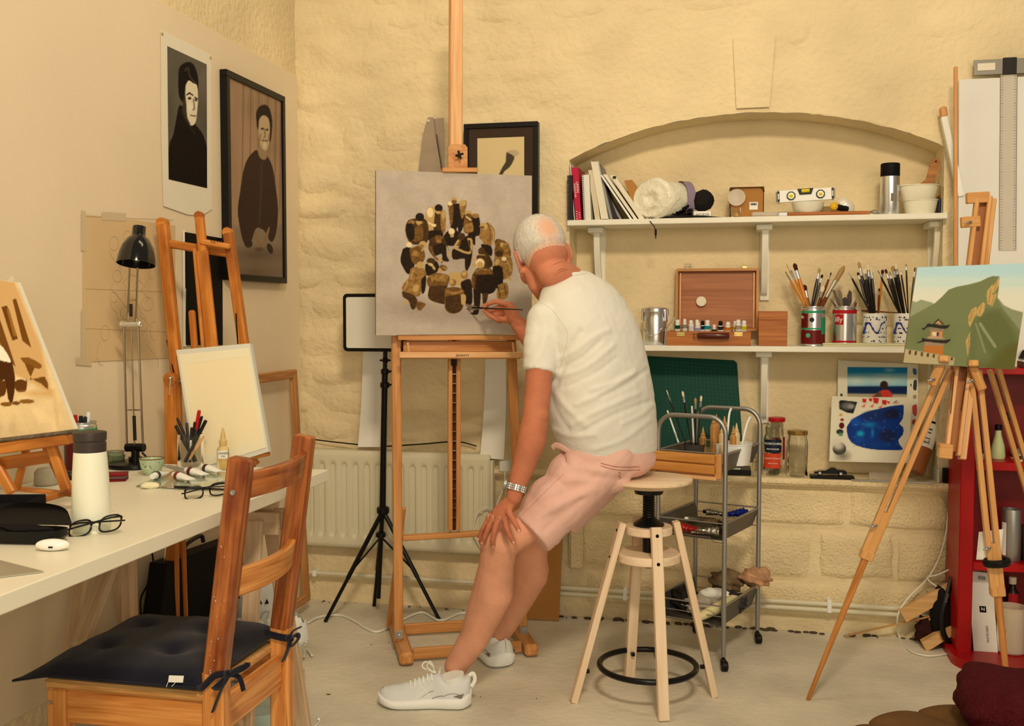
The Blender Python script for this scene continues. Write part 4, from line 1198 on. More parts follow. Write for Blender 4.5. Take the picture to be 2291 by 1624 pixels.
Tb=thing('blank_board','blank cream paper taped to a board on the left studio easel','drawing board',YP(500,1040,ye-.05))
ya,yb2=ye-.015,ye-.075
cs=flatq([YP(394,783,ya),YP(559,768,ya+.01),YP(601,1010,yb2+.02),YP(438,1062,yb2)])
nrm=(cs[1]-cs[0]).cross(cs[3]-cs[0]).normalized();nrm=nrm if nrm.y<0 else-nrm
mb=MB();mb.prism(cs,-nrm*.02);obj('board',mb,mat('board_edge',(214,202,176),.6),Tb)
def bl(u,v):return(cs[0]*(1-u)+cs[1]*u)*(1-v)+(cs[3]*(1-u)+cs[2]*u)*v+nrm*.0016
mb=MB();mb.grid(lambda u,v:bl(.05+.92*u,.05+.9*v),2,2,flip=True);obj('paper',mb,mat('watercolour_paper',(240,214,164),.8),Tb,smooth=0)
for a in[(.03,.04,.98,.12),(.03,.12,.1,.88),(.92,.12,.985,.88),(.03,.88,.98,.96)]:mb=MB();mb.prism([bl(a[0],a[1])+nrm*.0004,bl(a[2],a[1])+nrm*.0004,bl(a[2],a[3])+nrm*.0004,bl(a[0],a[3])+nrm*.0004],-nrm*.0008);obj('tape',mb,mat('paper_tape',(236,216,172),.6),Tb)

# ================================================================ UNDER THE TABLE
T=thing('portfolio_case','big black portfolio case standing under the table','case',(-1.72,3.05,0))
yc=3.0
pts=[XP(335,1258,-1.77),XP(512,1196,-1.74),XP(520,1440,-1.70),XP(310,1520,-1.73)]
pts[3].z=.005;pts[2].z=.005;pts[3].x=pts[0].x;pts[2].x=pts[1].x
mb=MB();mb.prism(pts,(.06,.0,0));obj('shell',mb,mat('black_leatherette',(20,17,14),.55,bump=.3,bscale=200),T)
mb=MB();a=XP(412,1230,-1.73);b=XP(455,1212,-1.73);mb.tube(bez([a,a+Vector((.01,0,.02)),b+Vector((-.01,0,.02)),b]),.007,8);obj('handle',mb,BLACKP,T)
mb=MB();mb.tube(bez([Vector((-1.80,2.75,TZ-.04)),XP(340,1235,-1.80),XP(332,1300,-1.79),XP(315,1370,-1.78),Vector((-1.78,2.9,.02))]),.003,6)
one('lamp_flex',mb,BLACKP,'black flex hanging down behind the table to the portfolio case','cable')

# crumpled printed bag
mb=MB()
def bag(u,v):
    a=u*2*math.pi;c_=Vector((-1.62,3.22,0));rr_=(.12*(1-.25*v)+.03*float(fbm(u*8%8,v*5+3,3)-.5)*2)*(1 if v<.95 else .8)
    return c_+Vector((math.cos(a)*rr_,math.sin(a)*rr_*.8,.33*v+.02*float(fbm(u*9,v*3)-.5)))
mb.grid(bag,40,16);T=one('carrier_bag',mb,mat('white_poly_bag',(236,226,204),.35),'crumpled white carrier bag with black print under the table','bag',smooth=40)
mb=MB();random.seed(6)
for i in range(14):
    u,v=random.uniform(.55,.95),random.uniform(.35,.9);mb.prism([bag(u,v)+Vector((.003,-.004,0)),bag(u+.03,v)+Vector((.003,-.004,0)),bag(u+.02,v+.05)+Vector((.003,-.004,0))],(.0008,-.001,0))
obj('printed_shapes',mb,BLACKP,T)
# waste bin
P=ZP(608,1585,0.0)
T=thing('waste_bin','tall white waste bin with a white liner and rubbish, behind the chair','bin',P)
mb=MB();mb.lathe([(.0001,0),(.078,0),(.08,.004),(.103,.25),(.107,.255),(.105,.26),(.098,.25),(.076,.01),(.0001,.01)],P,n=36,cap=False);obj('bucket',mb,mat('white_bin_plastic',(230,220,190),.4),T)
mb=MB()
def liner(u,v):
    a=u*2*math.pi;fr_=float(fbm((u*14)%14,v*3+2,3)-.5)
    r_=.108+.005*math.sin(v*3)+fr_*.03*(v+.15);return P+Vector((math.cos(a)*r_,math.sin(a)*r_,.275-.07*v-.10*max(0,fr_)*v+.010*math.sin(u*40)))
mb.grid(liner,60,8);obj('liner',mb,MATS['white_poly_bag'],T,smooth=50)
crumple(P+Vector((.01,-.0,.235)),.075,.075,.08,PAPERW,'pile of crumpled paper heaped in the white waste bin','rubbish','crumpled_paper',seed=12,n=26,sharp=5)
mb=MB();a=ZP(700,1580,.004)
mb.tube(bez([ZP(680,1468,.02),ZP(683,1452,.012),ZP(692,1456,.012)]),.003,6);mb.tube([ZP(690,1453,.012),ZP(698,1466,.010)],.0045,8)
one('cable_plug',mb,WHITEC,'end of a white cable with a black plug on the floor beside the bin','cable')
mb=MB();mb.tube(bez([ZP(690,1630,.004),ZP(708,1622,.004),ZP(716,1612,.005)]),.0016,6);mb.ball(ZP(713,1609,.006),.005,10,8)
one('earphone',mb,PLASTW,'tiny white earphone on the floor at the bottom edge','earphone')
mb=MB();mb.tube(bez([ZP(690,1392,.01),ZP(715,1380,.008),ZP(760,1376,.006),ZP(795,1390,.006),ZP(820,1406,.006),ZP(850,1412,.006),ZP(905,1384,.006),ZP(945,1370,.006),ZP(985,1388,.006),ZP(1030,1372,.006),ZP(1070,1375,.006)]),.005,8)
one('floor_cable',mb,WHITEC,'thick white cable winding over the floor behind the easel','cable')
# mint plastic lid
mb=MB();mb.lathe([(.0001,0),(.07,0),(.08,.02),(.082,.10),(.078,.10),(.0001,.1)],(-1.36,2.72,0),n=32,cap=False)
one('plastic_tub',mb,mat('mint_plastic',(206,216,192),.3),'pale mint plastic tub on the floor seen through the chair legs','tub')

# ================================================================ CHAIR (foreground left)
T=thing('wooden_chair','old varnished pine chair with worn back posts and a navy seat cushion, in the foreground','chair',(-1.27,2.13,0))
SZ=.435;xb,xf,ya,yb=-1.083,-1.462,1.972,2.295
def post(y,name,top_px,mid):
    # rear post: vertical to the seat then leaning back
    p0=Vector((xb,y,0));p1=Vector((xb,y,SZ+.045));p2=Vector((xb+.064,y+.003,.945 if y<2.1 else .955))
    mb=MB();mb.beam(p0,p1+WZ*.006,.038,.050,up=(1,0,0),b=.004);lo_=obj('rear_leg',mb,W_PINE,T)
    mb=MB();mb.beam(p1-WZ*.004,p2,.039,.048,up=(1,0,0),b=.005);obj('back_post',mb,W_CHAIRTOP,T)
    return p1,p2
A1,A2=post(ya,'near',None,None);B1,B2=post(yb,'far',None,None)
for y in(ya,yb):
    mb=MB();mb.beam((xf,y,0),(xf,y,SZ-.015),.038,.046,up=(1,0,0),b=.004);obj('front_leg',mb,W_PINE,T)
    mb=MB();mb.beam((xf+.018,y,SZ-.055),(xb-.02,y,SZ-.055),.020,.075,up=(0,0,1),b=.004);obj('side_rail',mb,W_PINE,T)
    mb=MB();mb.beam((xf+.018,y,.16),(xb-.02,y,.16),.016,.028,up=(0,0,1),b=.003);obj('stretcher',mb,W_PINE,T)
for x in(xf,xb):
    mb=MB();mb.beam((x,ya+.018,SZ-.055),(x,yb-.018,SZ-.055),.020,.078,up=(0,0,1),b=.004);obj('end_rail',mb,W_PINE,T)
mb=MB();mb.beam((xb-.005,ya+.018,.20),(xb-.005,yb-.018,.20),.016,.030,up=(0,0,1),b=.003);obj('stretcher',mb,W_PINE,T)
mb=MB();mb.box((xf-.03,ya-.018,SZ-.016),(xb-.018,yb+.018,SZ+.006),b=.006,long=0);obj('seat',mb,W_SEAT,T)
def slat(t,h,th,m):
    mb=MB();n=12;rings=[]
    a0,a1=A1.lerp(A2,t),B1.lerp(B2,t);up_=(A2-A1).normalized()
    for i in range(n+1):
        s=i/n;c_=a0.lerp(a1,s)+WX*(.035*(1-(2*s-1)**2));tn=Vector((.035*-4*(2*s-1),(a1-a0).y,0)).normalized();no=Vector((tn.y,-tn.x,0))
        rings.append([c_+no*th/2+up_*(h/2-.003),c_+no*(th/2-.003)+up_*h/2,c_-no*(th/2-.003)+up_*h/2,c_-no*th/2+up_*(h/2-.003),c_-no*th/2-up_*(h/2-.003),c_-no*(th/2-.003)-up_*h/2,c_+no*(th/2-.003)-up_*h/2,c_+no*th/2-up_*(h/2-.003)])
    g=[]
    for i,r_ in enumerate(rings):g+=[(i*.028,.02*math.cos(j),h*.5*(1 if j in(0,1,2,3)else-1))for j in range(8)]
    mb.loft(rings,gr=g);obj('back_slat',mb,m,T)
slat(.865,.058,.020,W_CHAIRTOP);slat(.41,.062,.020,W_PINE)
for p,r_ in[(YP(521,1102,A2.y-.022),.0065),(Vector((xf-.012,ya-.019,SZ-.045)),.005),(Vector((xb-.002,ya-.020,SZ-.075)),.005)]:
    mb=MB();mb.lathe([(.0001,-.001),(r_,0),(r_*.9,.003),(r_*.4,.0035),(.0001,.002)],p+WY*.001,(0,-1,0),n=16,cap=False);obj('bolt',mb,STEELD,T)
random.seed(9);mb=MB()
for i in range(16):
    t=random.uniform(0,.6);p=A1.lerp(A2,t)+Vector((random.uniform(-.016,.016),-.0205,0));r_=random.uniform(.0004,.0012);mb.ball(p,(r_,.0006,r_*random.uniform(1,2.5)),6,4)
obj('paint_specks',mb,PAPERW,T)

# cushion
NV=mat('navy_cotton',(20,20,32),.9,bump=.35,bscale=500,sheen=.2,k=1.0)
T=thing('seat_cushion','quilted dark navy seat cushion tied to the pine chair','cushion',(-1.28,2.13,SZ))
cx0,cx1,cy0,cy1=xf-.068,xb-.03,ya-.03,yb+.05
def cush(u,v,top):
    s,t=u*2-1,v*2-1
    e=max(0,(1-abs(s)**6)*(1-abs(t)**6))**.55
    dim=0
    for a in(-.4,.4):
        for b in(-.4,.4):dim+=math.exp(-((s-a)**2+(t-b)**2)/.03)
    x=cx0+(cx1-cx0)*u-.03*abs(t)**8*(1 if s<0 else .0)*abs(s);y=cy0+(cy1-cy0)*v
    drop=-.016*max(0,(xf-.01-x)/.08)if x<xf-.01 else 0
    thick=(.054-.020*dim)*e*(1+.25*float(fbm(u*5+3,v*5,2)-.5))*(1.0-.3*max(0,-s-.6)/.4)
    base=SZ+.0065+(.012*(1-e))+drop
    return Vector((x,y,base+(thick if top else .0)))
mb=MB();mb.grid(lambda u,v:cush(u,v,True),44,40);mb.grid(lambda u,v:cush(u,v,False),44,40,flip=True)
obj('pad',mb,NV,T,smooth=75)
rim=[cush(u,0,False)for u in np.linspace(0,1,24)]+[cush(1,v,False)for v in np.linspace(0,1,20)[1:]]+[cush(u,1,False)for u in np.linspace(1,0,24)[1:]]+[cush(0,v,False)for v in np.linspace(1,0,20)[1:]]
mb=MB();mb.tube(rim,.003,6,cap=False);obj('piping',mb,NV,T)
def strip(pts,w_,m,nm,T,th=.0015):
    mb=MB();mb.tube(bez(pts,5),w_,8,flat=th/w_*1.5,up=(1,0,0));obj(nm,mb,m,T)
yq=ya-.024
k1=YP(510,1508,yq-.003)
strip([Vector((xb-.05,ya+.0,SZ+.02)),Vector((xb-.024,yq,SZ+.017)),YP(480,1512,yq-.001),k1],.007,NV,'tie',T)
strip([k1,YP(530,1494,yq),YP(555,1484,yq),YP(540,1496,yq-.006),k1],.0065,NV,'bow_loop',T)
strip([k1,YP(495,1522,yq-.006),YP(477,1540,yq-.004),YP(492,1536,yq-.010),k1],.008,NV,'bow_loop',T)
strip([k1,YP(490,1555,yq-.004),YP(476,1592,yq-.003)],.007,NV,'tie_end',T);strip([k1,YP(535,1515,yq),YP(545,1545,yq+.002)],.0055,NV,'tie_end',T)
mb=MB();mb.ball(k1,(.010,.008,.009),10,8);obj('knot',mb,NV,T)
yq2=yb-.024;k2=YP(648,1428,yq2-.006)
strip([Vector((xb-.06,yb,SZ+.03)),YP(606,1420,yq2),YP(630,1426,yq2-.003),k2],.0085,NV,'tie',T)
strip([k2,YP(655,1412,yq2-.005),YP(674,1402,yq2)],.008,NV,'tie_end',T);strip([k2,YP(645,1450,yq2-.008),YP(634,1478,yq2-.006)],.012,NV,'tie_end',T)
strip([k2,YP(664,1420,yq2-.012),YP(668,1428,yq2-.010),YP(652,1446,yq2-.01),k2],.008,NV,'bow_loop',T)
mb=MB();mb.ball(k2,(.011,.009,.010),10,8);obj('knot',mb,NV,T)
mb=MB();a=YP(378,1512,cy0-.004);mb.prism([YP(378,1511,cy0-.004),YP(411,1512,cy0-.004),YP(409,1527,cy0-.006),YP(376,1526,cy0-.006)],(0,.001,0));obj('care_label',mb,PAPERW,T)
mb=MB();mb.tube([YP(376,1526,cy0-.006),YP(372,1537,cy0-.008)],.0006,4);mb.tube([YP(392,1527,cy0-.006),YP(384,1536,cy0-.008)],.0006,4);obj('label_thread',mb,PAPERW,T)
# ================================================================ STUDIO EASEL with the big canvas
WE,DE=Vector((.911,.412,0)),Vector((-.412,.911,0))
OE=Vector((-1.128,3.399,0))+WE*.227
def E(px,py,d):return PP(px,py,OE+DE*d,DE)
T=thing('canvas_easel','tall beech studio easel in the middle of the room, holding the large canvas','easel',OE+DE*.2)
W_C=wood('warm_beech',(190,118,56),(216,148,82),.4,k=.95)
def EC(nm,a,b,w,t,d,d2=None,m=None,bb=.003,up=None):
    mb=MB();mb.beam(E(*a,d),E(*b,d if d2 is None else d2),w,t,up=up or DE,b=bb);return obj(nm,mb,m or W_C,T)
for s in(-1,1):
    a=OE+WE*.227*s+WZ*.028;mb=MB();mb.beam(a-DE*.005,a+DE*.505,.05,.044,up=(0,0,1),b=.009);obj('foot',mb,W_C,T)
for d_,z_ in((.05,.03),(.34,.03)):
    mb=MB();mb.beam(OE+DE*d_-WE*.2+WZ*z_,OE+DE*d_+WE*.2+WZ*z_,.018,.04,up=(0,0,1),b=.003);obj('base_rail',mb,W_C,T)
EC('upright',(892,1432),(886,752),.034,.022,.15,bb=.003)
ub=OE+WE*.227+DE*.15;ut=E(1143,752,.15)
mb=MB();mb.beam(ub+WZ*.05,ut,.034,.022,up=DE,b=.003);obj('upright',mb,W_C,T)
EC('brace',(869,1398),(903,1135),.018,.016,.40,.18)
a=OE+WE*.227+DE*.42+WZ*.05;mb=MB();mb.beam(a,OE+WE*.227+DE*.17+WZ*.45,.018,.016,up=DE);obj('brace',mb,W_C,T)
EC('lower_rail',(900,1203),(1152,1188),.040,.018,.14,up=WZ);T.children[-1].name
EC('rack_rail',(1007,1186),(1007,760),.016,.022,.135);EC('rack_rail',(1025,1186),(1025,760),.016,.022,.135)
EC('rack_back',(1016,1186),(1016,760),.014,.006,.150,m=mat('dark_brown_wood',(70,40,22),.5))
for k in range(17):
    y=815+k*21.4
    mb=MB();mb.beam(E(1012.5,y,.134),E(1020,y,.134),.003,.012,up=DE,b=0);obj('rack_tooth',mb,CHROME,T)
# tray
EC('tray_top_rail',(889,755),(1172,755),.018,.05,.115,up=DE,bb=.002)
EC('tray_back',(902,775),(1153,775),.040,.012,.128,up=DE)
EC('tray_lip',(893,794),(1178,794),.022,.014,.05,up=DE,m=W_BEECH)
EC('tray_base',(897,800),(1160,800),.006,.08,.09,up=DE)
for x in(912,1147):EC('tray_strut',(x,766),(x+3,788),.008,.006,.055,m=W_BEECH)
text('lettering',"Jackson's",E(1035,794.5,.0424),WE,WZ,.013,HOLE,T)
mb=MB();mb.box(E(1009,800,.12)-Vector((0,0,0)),E(1022,818,.12)+Vector((0,.012,0)),b=.001);obj('ratchet_catch',mb,BLACKM,T)
# upper mast + clamp
EC('mast',(1021,-60),(1018,745),.047,.022,.165,.15,m=W_BEECH)
EC('mast_edge',(1007,-60),(1005,745),.006,.026,.160,.146)
cl=[E(1003,379,.135),E(1003,330,.135),E(1008,323,.135),E(1040,323,.135),E(1046,330,.135),E(1046,379,.135)]
mb=MB();mb.prism(cl,DE*.018);obj('clamp_block',mb,W_C,T)
EC('clamp_ledge',(988,382),(1067,382),.017,.05,.12,up=DE,m=W_C)
mb=MB();kc=E(1028,346,.108)
for a_ in(0.3,1.87):
    mb.beam(kc-(WE*math.cos(a_)+WZ*math.sin(a_))*.016,kc+(WE*math.cos(a_)+WZ*math.sin(a_))*.016,.008,.010,up=DE,b=.003)
mb.tube([kc,kc+DE*.03],.005,8);obj('clamp_knob',mb,BLACKP,T)
for p in(E(893,1420,.134),OE+WE*.227+DE*.134+WZ*.06):
    mb=MB();mb.obox(p,WZ,WE,DE,.03,.03,.004,.001);obj('hinge',mb,STEELD,T)
    mb=MB();mb.ball(p-DE*.003,.003,8,5);obj('hinge_bolt',mb,CHROME,T)

# the canvas
Tc=thing('large_canvas','large square canvas of huddled brown figures on grey, on the middle easel','painting',E(1015,748,.09))
dt,db=.105,.088
cs=[E(841,380,dt),E(1190,393,dt),E(1190,746,db),E(841,750,db)]
pc=Pic(836,374,1194,756,2.2,(186,164,138))
pc.grain(.12,25,35)
for i in range(60):
    x,y=random.uniform(840,1190),random.uniform(380,750);pc.line([(x,y),(x+random.uniform(10,30),y-random.uniform(20,50))],5,random.choice([(192,170,144),(176,156,134),(188,164,134)]),.14)
pc.ell(930,690,60,22,(146,122,100),soft=40,al=.5).ell(1010,705,60,16,(146,122,100),soft=30,al=.5).ell(1020,570,60,50,(158,134,110),soft=50,al=.5).ell(1080,690,60,20,(150,126,104),soft=30,al=.5)
def q(p):return[(870+x/5.413,420+y/5.413)for x,y in p]
DK,DB,BR,OC,LT,HL=(36,22,10),(70,44,18),(112,74,30),(146,104,50),(186,146,84),(230,198,140)
def B(col,*p,al=1):pc.poly(q(p),col,al=al,smooth=3)
def O(cx,cy,r,col,ry=None,a=0):pc.ell(870+cx/5.413,420+cy/5.413,r/5.413,(ry or r)/5.413,col,ang=a)
def Lw(col,w_,*p):pc.line(q(p),w_/5.413,col,smooth=3)
# top row
B(DK,(740,200),(880,200),(930,330),(900,480),(850,560),(830,470),(800,560),(750,480),(735,330));B(BR,(710,190),(780,180),(770,440),(740,430),(725,280));B(OC,(850,180),(930,150),(940,220),(890,380),(860,280));O(742,190,30,HL,26);O(895,185,42,LT,38);O(790,145,38,LT,30);O(790,170,32,BR,22)
B(LT,(470,240),(560,240),(570,420),(500,540),(430,500),(440,330));B(DB,(560,300),(630,300),(640,520),(600,570),(540,520));B(OC,(620,270),(680,290),(690,480),(660,570),(630,480));O(500,300,40,HL,60);O(660,330,22,LT,50);O(603,245,48,DK,44);O(600,300,30,LT,18);B(DK,(480,520),(640,520),(640,640),(480,640));O(548,455,26,HL,20);Lw(HL,18,(480,420),(545,460))
B(DB,(240,390),(330,370),(440,380),(480,480),(470,640),(420,680),(270,680),(205,560),(205,450));B(BR,(320,470),(400,460),(410,620),(290,640));O(275,420,40,OC,28);B(DK,(215,440),(290,440),(310,600),(260,640),(215,560));O(375,355,52,DK,50);B(LT,(320,400),(410,410),(350,450));Lw(OC,10,(350,460),(420,420))
B(BR,(920,320),(1010,320),(1040,450),(1000,545),(905,530));B(DK,(1000,350),(1090,340),(1105,560),(1050,590),(1040,700),(950,580),(1020,500));O(965,310,48,LT,34);O(965,335,38,BR,24);O(1050,340,42,OC,30);Lw(HL,14,(940,350),(990,390));B(OC,(930,440),(1010,430),(1020,530),(910,530))
B(OC,(1120,470),(1190,420),(1270,490),(1285,600),(1240,700),(1180,720),(1130,640),(1095,600));B(DK,(1120,680),(1240,710),(1240,830),(1130,740));O(1150,465,50,LT,42);Lw(BR,10,(1190,430),(1230,520),(1220,680));Lw(LT,14,(1240,480),(1270,580),(1250,680));O(1128,480,30,BR,16)
# second row
B(DK,(660,590),(720,520),(830,520),(850,620),(790,700),(700,690));O(760,530,38,HL,40);O(765,580,24,LT,22)
B(DB,(500,620),(600,570),(680,630),(720,730),(740,800),(690,700),(560,800),(600,870),(560,860),(480,740));B(DK,(540,700),(680,680),(700,820),(730,890),(650,880),(640,800),(560,820));O(605,610,46,BR,36);O(605,650,34,OC,20);O(740,800,14,LT,36);Lw(BR,26,(500,720),(560,840),(640,900));O(620,880,26,LT,20,40)
B(DK,(850,600),(1000,600),(1010,800),(980,950),(930,990),(920,860),(780,870),(770,750),(850,720));B(BR,(800,700),(850,620),(880,610),(860,700));O(880,590,46,DB,44);Lw(LT,26,(840,640),(800,720),(870,760),(920,780),(990,780),(1000,640),(960,620));Lw(BR,12,(960,640),(1000,780));B(DK,(920,820),(980,820),(960,990),(925,985))
B(BR,(1300,640),(1400,640),(1470,740),(1470,850),(1380,880),(1280,820));O(1325,660,46,BR,42);O(1370,690,24,LT,30);O(1420,720,40,OC,60);B(OC,(1290,800),(1460,820),(1500,940),(1480,1060),(1380,1110),(1290,1000),(1270,900));O(1335,800,48,DB,40);O(1395,860,30,HL,26);O(1310,900,26,LT,40,30);B(DK,(1260,950),(1370,960),(1380,1160),(1300,1220),(1250,1120));B(OC,(1320,1180),(1430,1150),(1440,1330),(1310,1340),al=.7);O(1465,1105,18,LT,26);Lw(DB,12,(1320,1200),(1350,1330));Lw(DB,10,(1400,1180),(1420,1300));Lw(LT,12,(1430,880),(1480,1000))
# third row
B(DK,(170,740),(260,720),(320,900),(240,1050),(160,940),(140,860));B(BR,(250,740),(390,700),(440,830),(380,930),(280,900));O(245,690,34,HL,34);O(410,685,44,LT,42);O(400,710,26,OC,22);Lw(LT,20,(450,700),(400,760));O(320,800,50,OC,36)
B(DB,(1060,830),(1150,780),(1210,810),(1260,930),(1200,970),(1080,900));O(1125,770,44,DB,46);Lw(LT,10,(1090,810),(1160,815));O(1020,870,22,LT,26)
B(DK,(440,930),(560,880),(610,960),(560,1040),(450,1060));O(510,890,52,DB,40);O(505,930,34,HL,16,20);O(545,970,16,LT,30,-30);Lw(LT,14,(470,910),(520,950))
O(660,970,50,BR,34,25);O(620,1000,22,LT,30,-30);Lw(LT,12,(700,990),(660,960))
# bottom row
B(OC,(290,960),(400,960),(455,1040),(430,1120),(380,1300),(300,1310),(160,1240),(180,1160),(240,1090),(260,990));B(DB,(160,1250),(300,1300),(350,1380),(310,1470),(270,1460),(240,1370),(170,1320));B(BR,(340,1370),(440,1400),(430,1440),(370,1490),(330,1440));B(DK,(390,1120),(450,1060),(440,1240),(400,1280));O(380,935,46,LT,42);Lw(BR,7,(240,1120),(380,1150));Lw(LT,12,(290,1000),(270,1100));Lw(LT,10,(200,1220),(230,1130));O(205,1390,24,LT,22);Lw(BR,6,(330,980),(320,1140),(290,1290));B(LT,(300,1170),(370,1180),(350,1260),(290,1250),al=.4)
B(BR,(480,1080),(560,1030),(700,1050),(740,1100),(710,1200),(700,1380),(620,1400),(480,1340),(490,1200));B(DB,(490,1200),(700,1190),(690,1390),(620,1400),(480,1340));O(500,1110,40,OC,60,30);O(630,1090,90,OC,50);O(490,1140,26,BR,60)
B(LT,(740,1020),(880,1040),(870,1150),(830,1190),(730,1080));B(BR,(880,1130),(980,1100),(1000,1180),(1000,1360),(920,1380),(870,1200));B(DK,(870,1150),(990,1120),(1010,1390),(930,1400));O(915,1055,44,OC,52);O(910,1040,26,LT,26)
B(BR,(680,1220),(800,1200),(910,1250),(900,1440),(840,1510),(740,1520),(680,1450));B(DB,(690,1320),(880,1300),(890,1460),(800,1520),(690,1470));O(775,1150,42,OC,44);O(760,1140,24,LT,26);B(LT,(870,1290),(930,1300),(925,1400),(880,1410));Lw(OC,30,(700,1250),(790,1280),(880,1250));Lw(BR,6,(720,1230),(850,1240))
B(DB,(1010,1060),(1080,970),(1220,970),(1280,1070),(1290,1230),(1200,1280),(1060,1250),(1000,1180));B(BR,(1020,1040),(1090,980),(1220,980),(1250,1050),(1130,1060));B(DK,(1070,1060),(1270,1060),(1290,1240),(1180,1290),(1060,1240));O(1105,915,54,HL,60);O(1105,935,40,LT,40);O(1035,940,26,LT,26);Lw(BR,30,(1020,1080),(1020,1200));B(DK,(1020,1230),(1110,1260),(1090,1500),(1050,1540),(985,1520),(1030,1480));B(DB,(1130,1280),(1200,1280),(1180,1390),(1140,1400));Lw(OC,16,(1060,1010),(1130,985),(1220,1000))
B((120,96,70),(920,1400),(1080,1440),(1060,1480),(960,1480),al=.6)
X_,Y_=np.meshgrid(np.arange(pc.W)/pc.s,np.arange(pc.H)/pc.s)
lum=pc.a.mean(2,keepdims=True)
pc.a*=1+np.where(lum<115,.55,.05)*(fbm(X_/5,Y_/4,3)[...,None]-.5)
picture('painted_face',cs,pc,250,262,CANV,Tc,1.0)
mb=MB();mb.prism([c_+DE*.0012 for c_ in cs],DE*.034);obj('stretched_canvas',mb,mat('canvas_side',(150,122,92),.8),Tc)

# ================================================================ STOOL
SC0=Vector((-.272,3.29,0));STZ=.72
T=thing('wooden_stool','adjustable birch stool with a black screw and foot ring, the man sits on it','stool',SC0)
mb=MB();R_=.138
mb.lathe([(.0001,STZ-.032),(R_*.55,STZ-.031),(R_*.86,STZ-.02),(R_,STZ-.010),(R_*1.005,STZ-.006),(R_,STZ-.001),(R_*.98,STZ),(.0001,STZ-.002)],SC0,n=56,cap=False);obj('seat',mb,W_BIRCH,T,smooth=25)
mb=MB();mb.lathe([(.017,.43),(.019,.44),(.019,.54)],SC0,n=20)
for k in range(16):
    mb.lathe([(.0185,.575+k*.008),(.0205,.578+k*.008),(.0185,.581+k*.008)],SC0,n=20)
mb.lathe([(.0185,.44),(.0185,STZ-.03)],SC0,n=20);mb.lathe([(.05,.566),(.05,.572),(.03,.585),(.022,.592)],SC0,n=28);mb.lathe([(.045,STZ-.05),(.05,STZ-.031)],SC0,n=24)
obj('screw_column',mb,BLACKM,T)
mb=MB();mb.lathe([(.0001,.54),(.073,.54),(.076,.543),(.076,.562),(.073,.566),(.0001,.566)],SC0,n=40,cap=False);obj('top_hub',mb,W_BIRCH,T)
mb=MB();mb.lathe([(.0001,.452),(.098,.452),(.102,.455),(.102,.476),(.098,.48),(.0001,.48)],SC0,n=40,cap=False);obj('lower_hub',mb,W_BIRCH,T)
for px,py in[(1485,1612),(1283,1570),(1598,1557),(1408,1520)]:
    f=ZP(px,py,0.001);dr=(f-SC0);dr.z=0;L_=dr.length;dr.normalize();tz=dr.cross(WZ)
    top=SC0+dr*.088+WZ*.578
    mb=MB();mb.beam(f,top,.034,.022,up=dr,b=.002);lg=obj('leg',mb,W_BIRCH,T)
    for zz in(.553,.467):
        t_=(zz)/(top.z);p=f.lerp(top,t_)+dr*.0115
        mb=MB();mb.lathe([(.0001,-.002),(.0055,-.001),(.0055,.0008),(.0001,.001)],p,dr,n=12,cap=False);obj('bolt',mb,HOLE,lg)
    mb=MB();p=f.lerp(top,.17)-dr*.012;mb.obox(p-dr*.006,WZ,tz,dr,.012,.012,.014,.001);obj('ring_bracket',mb,BLACKM,lg)
rc=SC0+WZ*.108
fr_=[SC0+(ZP(px,py,0)-SC0)*1 for px,py in[(1485,1612),(1283,1570),(1598,1557),(1408,1520)]]
rr=sum((p-SC0).length for p in fr_)/4;RR=rr-(rr-.088)*.187-.028
mb=MB();mb.tube([rc+Vector((math.cos(a/48*2*math.pi)*RR,math.sin(a/48*2*math.pi)*RR,0))for a in range(49)],.0095,12,cap=False);obj('foot_ring',mb,BLACKM,T)

# ================================================================ TROLLEY
NR,FR,NL,FL_=Vector((-.035,3.602,0)),Vector((.087,3.937,0)),Vector((-.272,3.687,0)),Vector((-.150,4.020,0))
T=thing('storage_trolley','grey metal three-tier trolley on castors behind the stool','trolley',(NR+FL_)/2)
for a,b in[(NL,NR),(FL_,FR)]:
    zt=.888;d_=(b-a).normalized();L_=(b-a).length;pts=[a+WZ*.05]
    for k in range(9):
        t=math.pi*(1-k/16);pts.append(a+d_*(.06+.06*math.cos(t))+WZ*(zt-.06+.06*math.sin(t)))
    for k in range(9):
        t=math.pi/2*(1-k/8);pts.append(a+d_*(L_-.06+.06*math.cos(t))+WZ*(zt-.06+.06*math.sin(t)))
    pts.append(b+WZ*.05)
    mb=MB();mb.tube(pts,.0085,12);obj('side_frame',mb,STEELD,T)
for p in(NL,NR,FL_,FR):
    mb=MB();mb.tube([p+WZ*.055,p+WZ*.035],.006,10);mb.obox(p+WZ*.03,WX,WY,WZ,.02,.026,.022,.004);ca=obj('castor',mb,BLACKP,T)
    mb=MB();mb.lathe([(.0001,-.012),(.014,-.012),(.0185,-.008),(.0185,.008),(.014,.012),(.0001,.012)],p+Vector((.004,-.006,.0185)),(1,.2,0),n=18,cap=False);obj('wheel',mb,BLACKP,ca)
ux,uy=(NR-NL).normalized(),(FR-NR).normalized();Lx,Ly=(NR-NL).length,(FR-NR).length
MESH=mat('trolley_mesh',(104,94,80),.5,metal=.6)
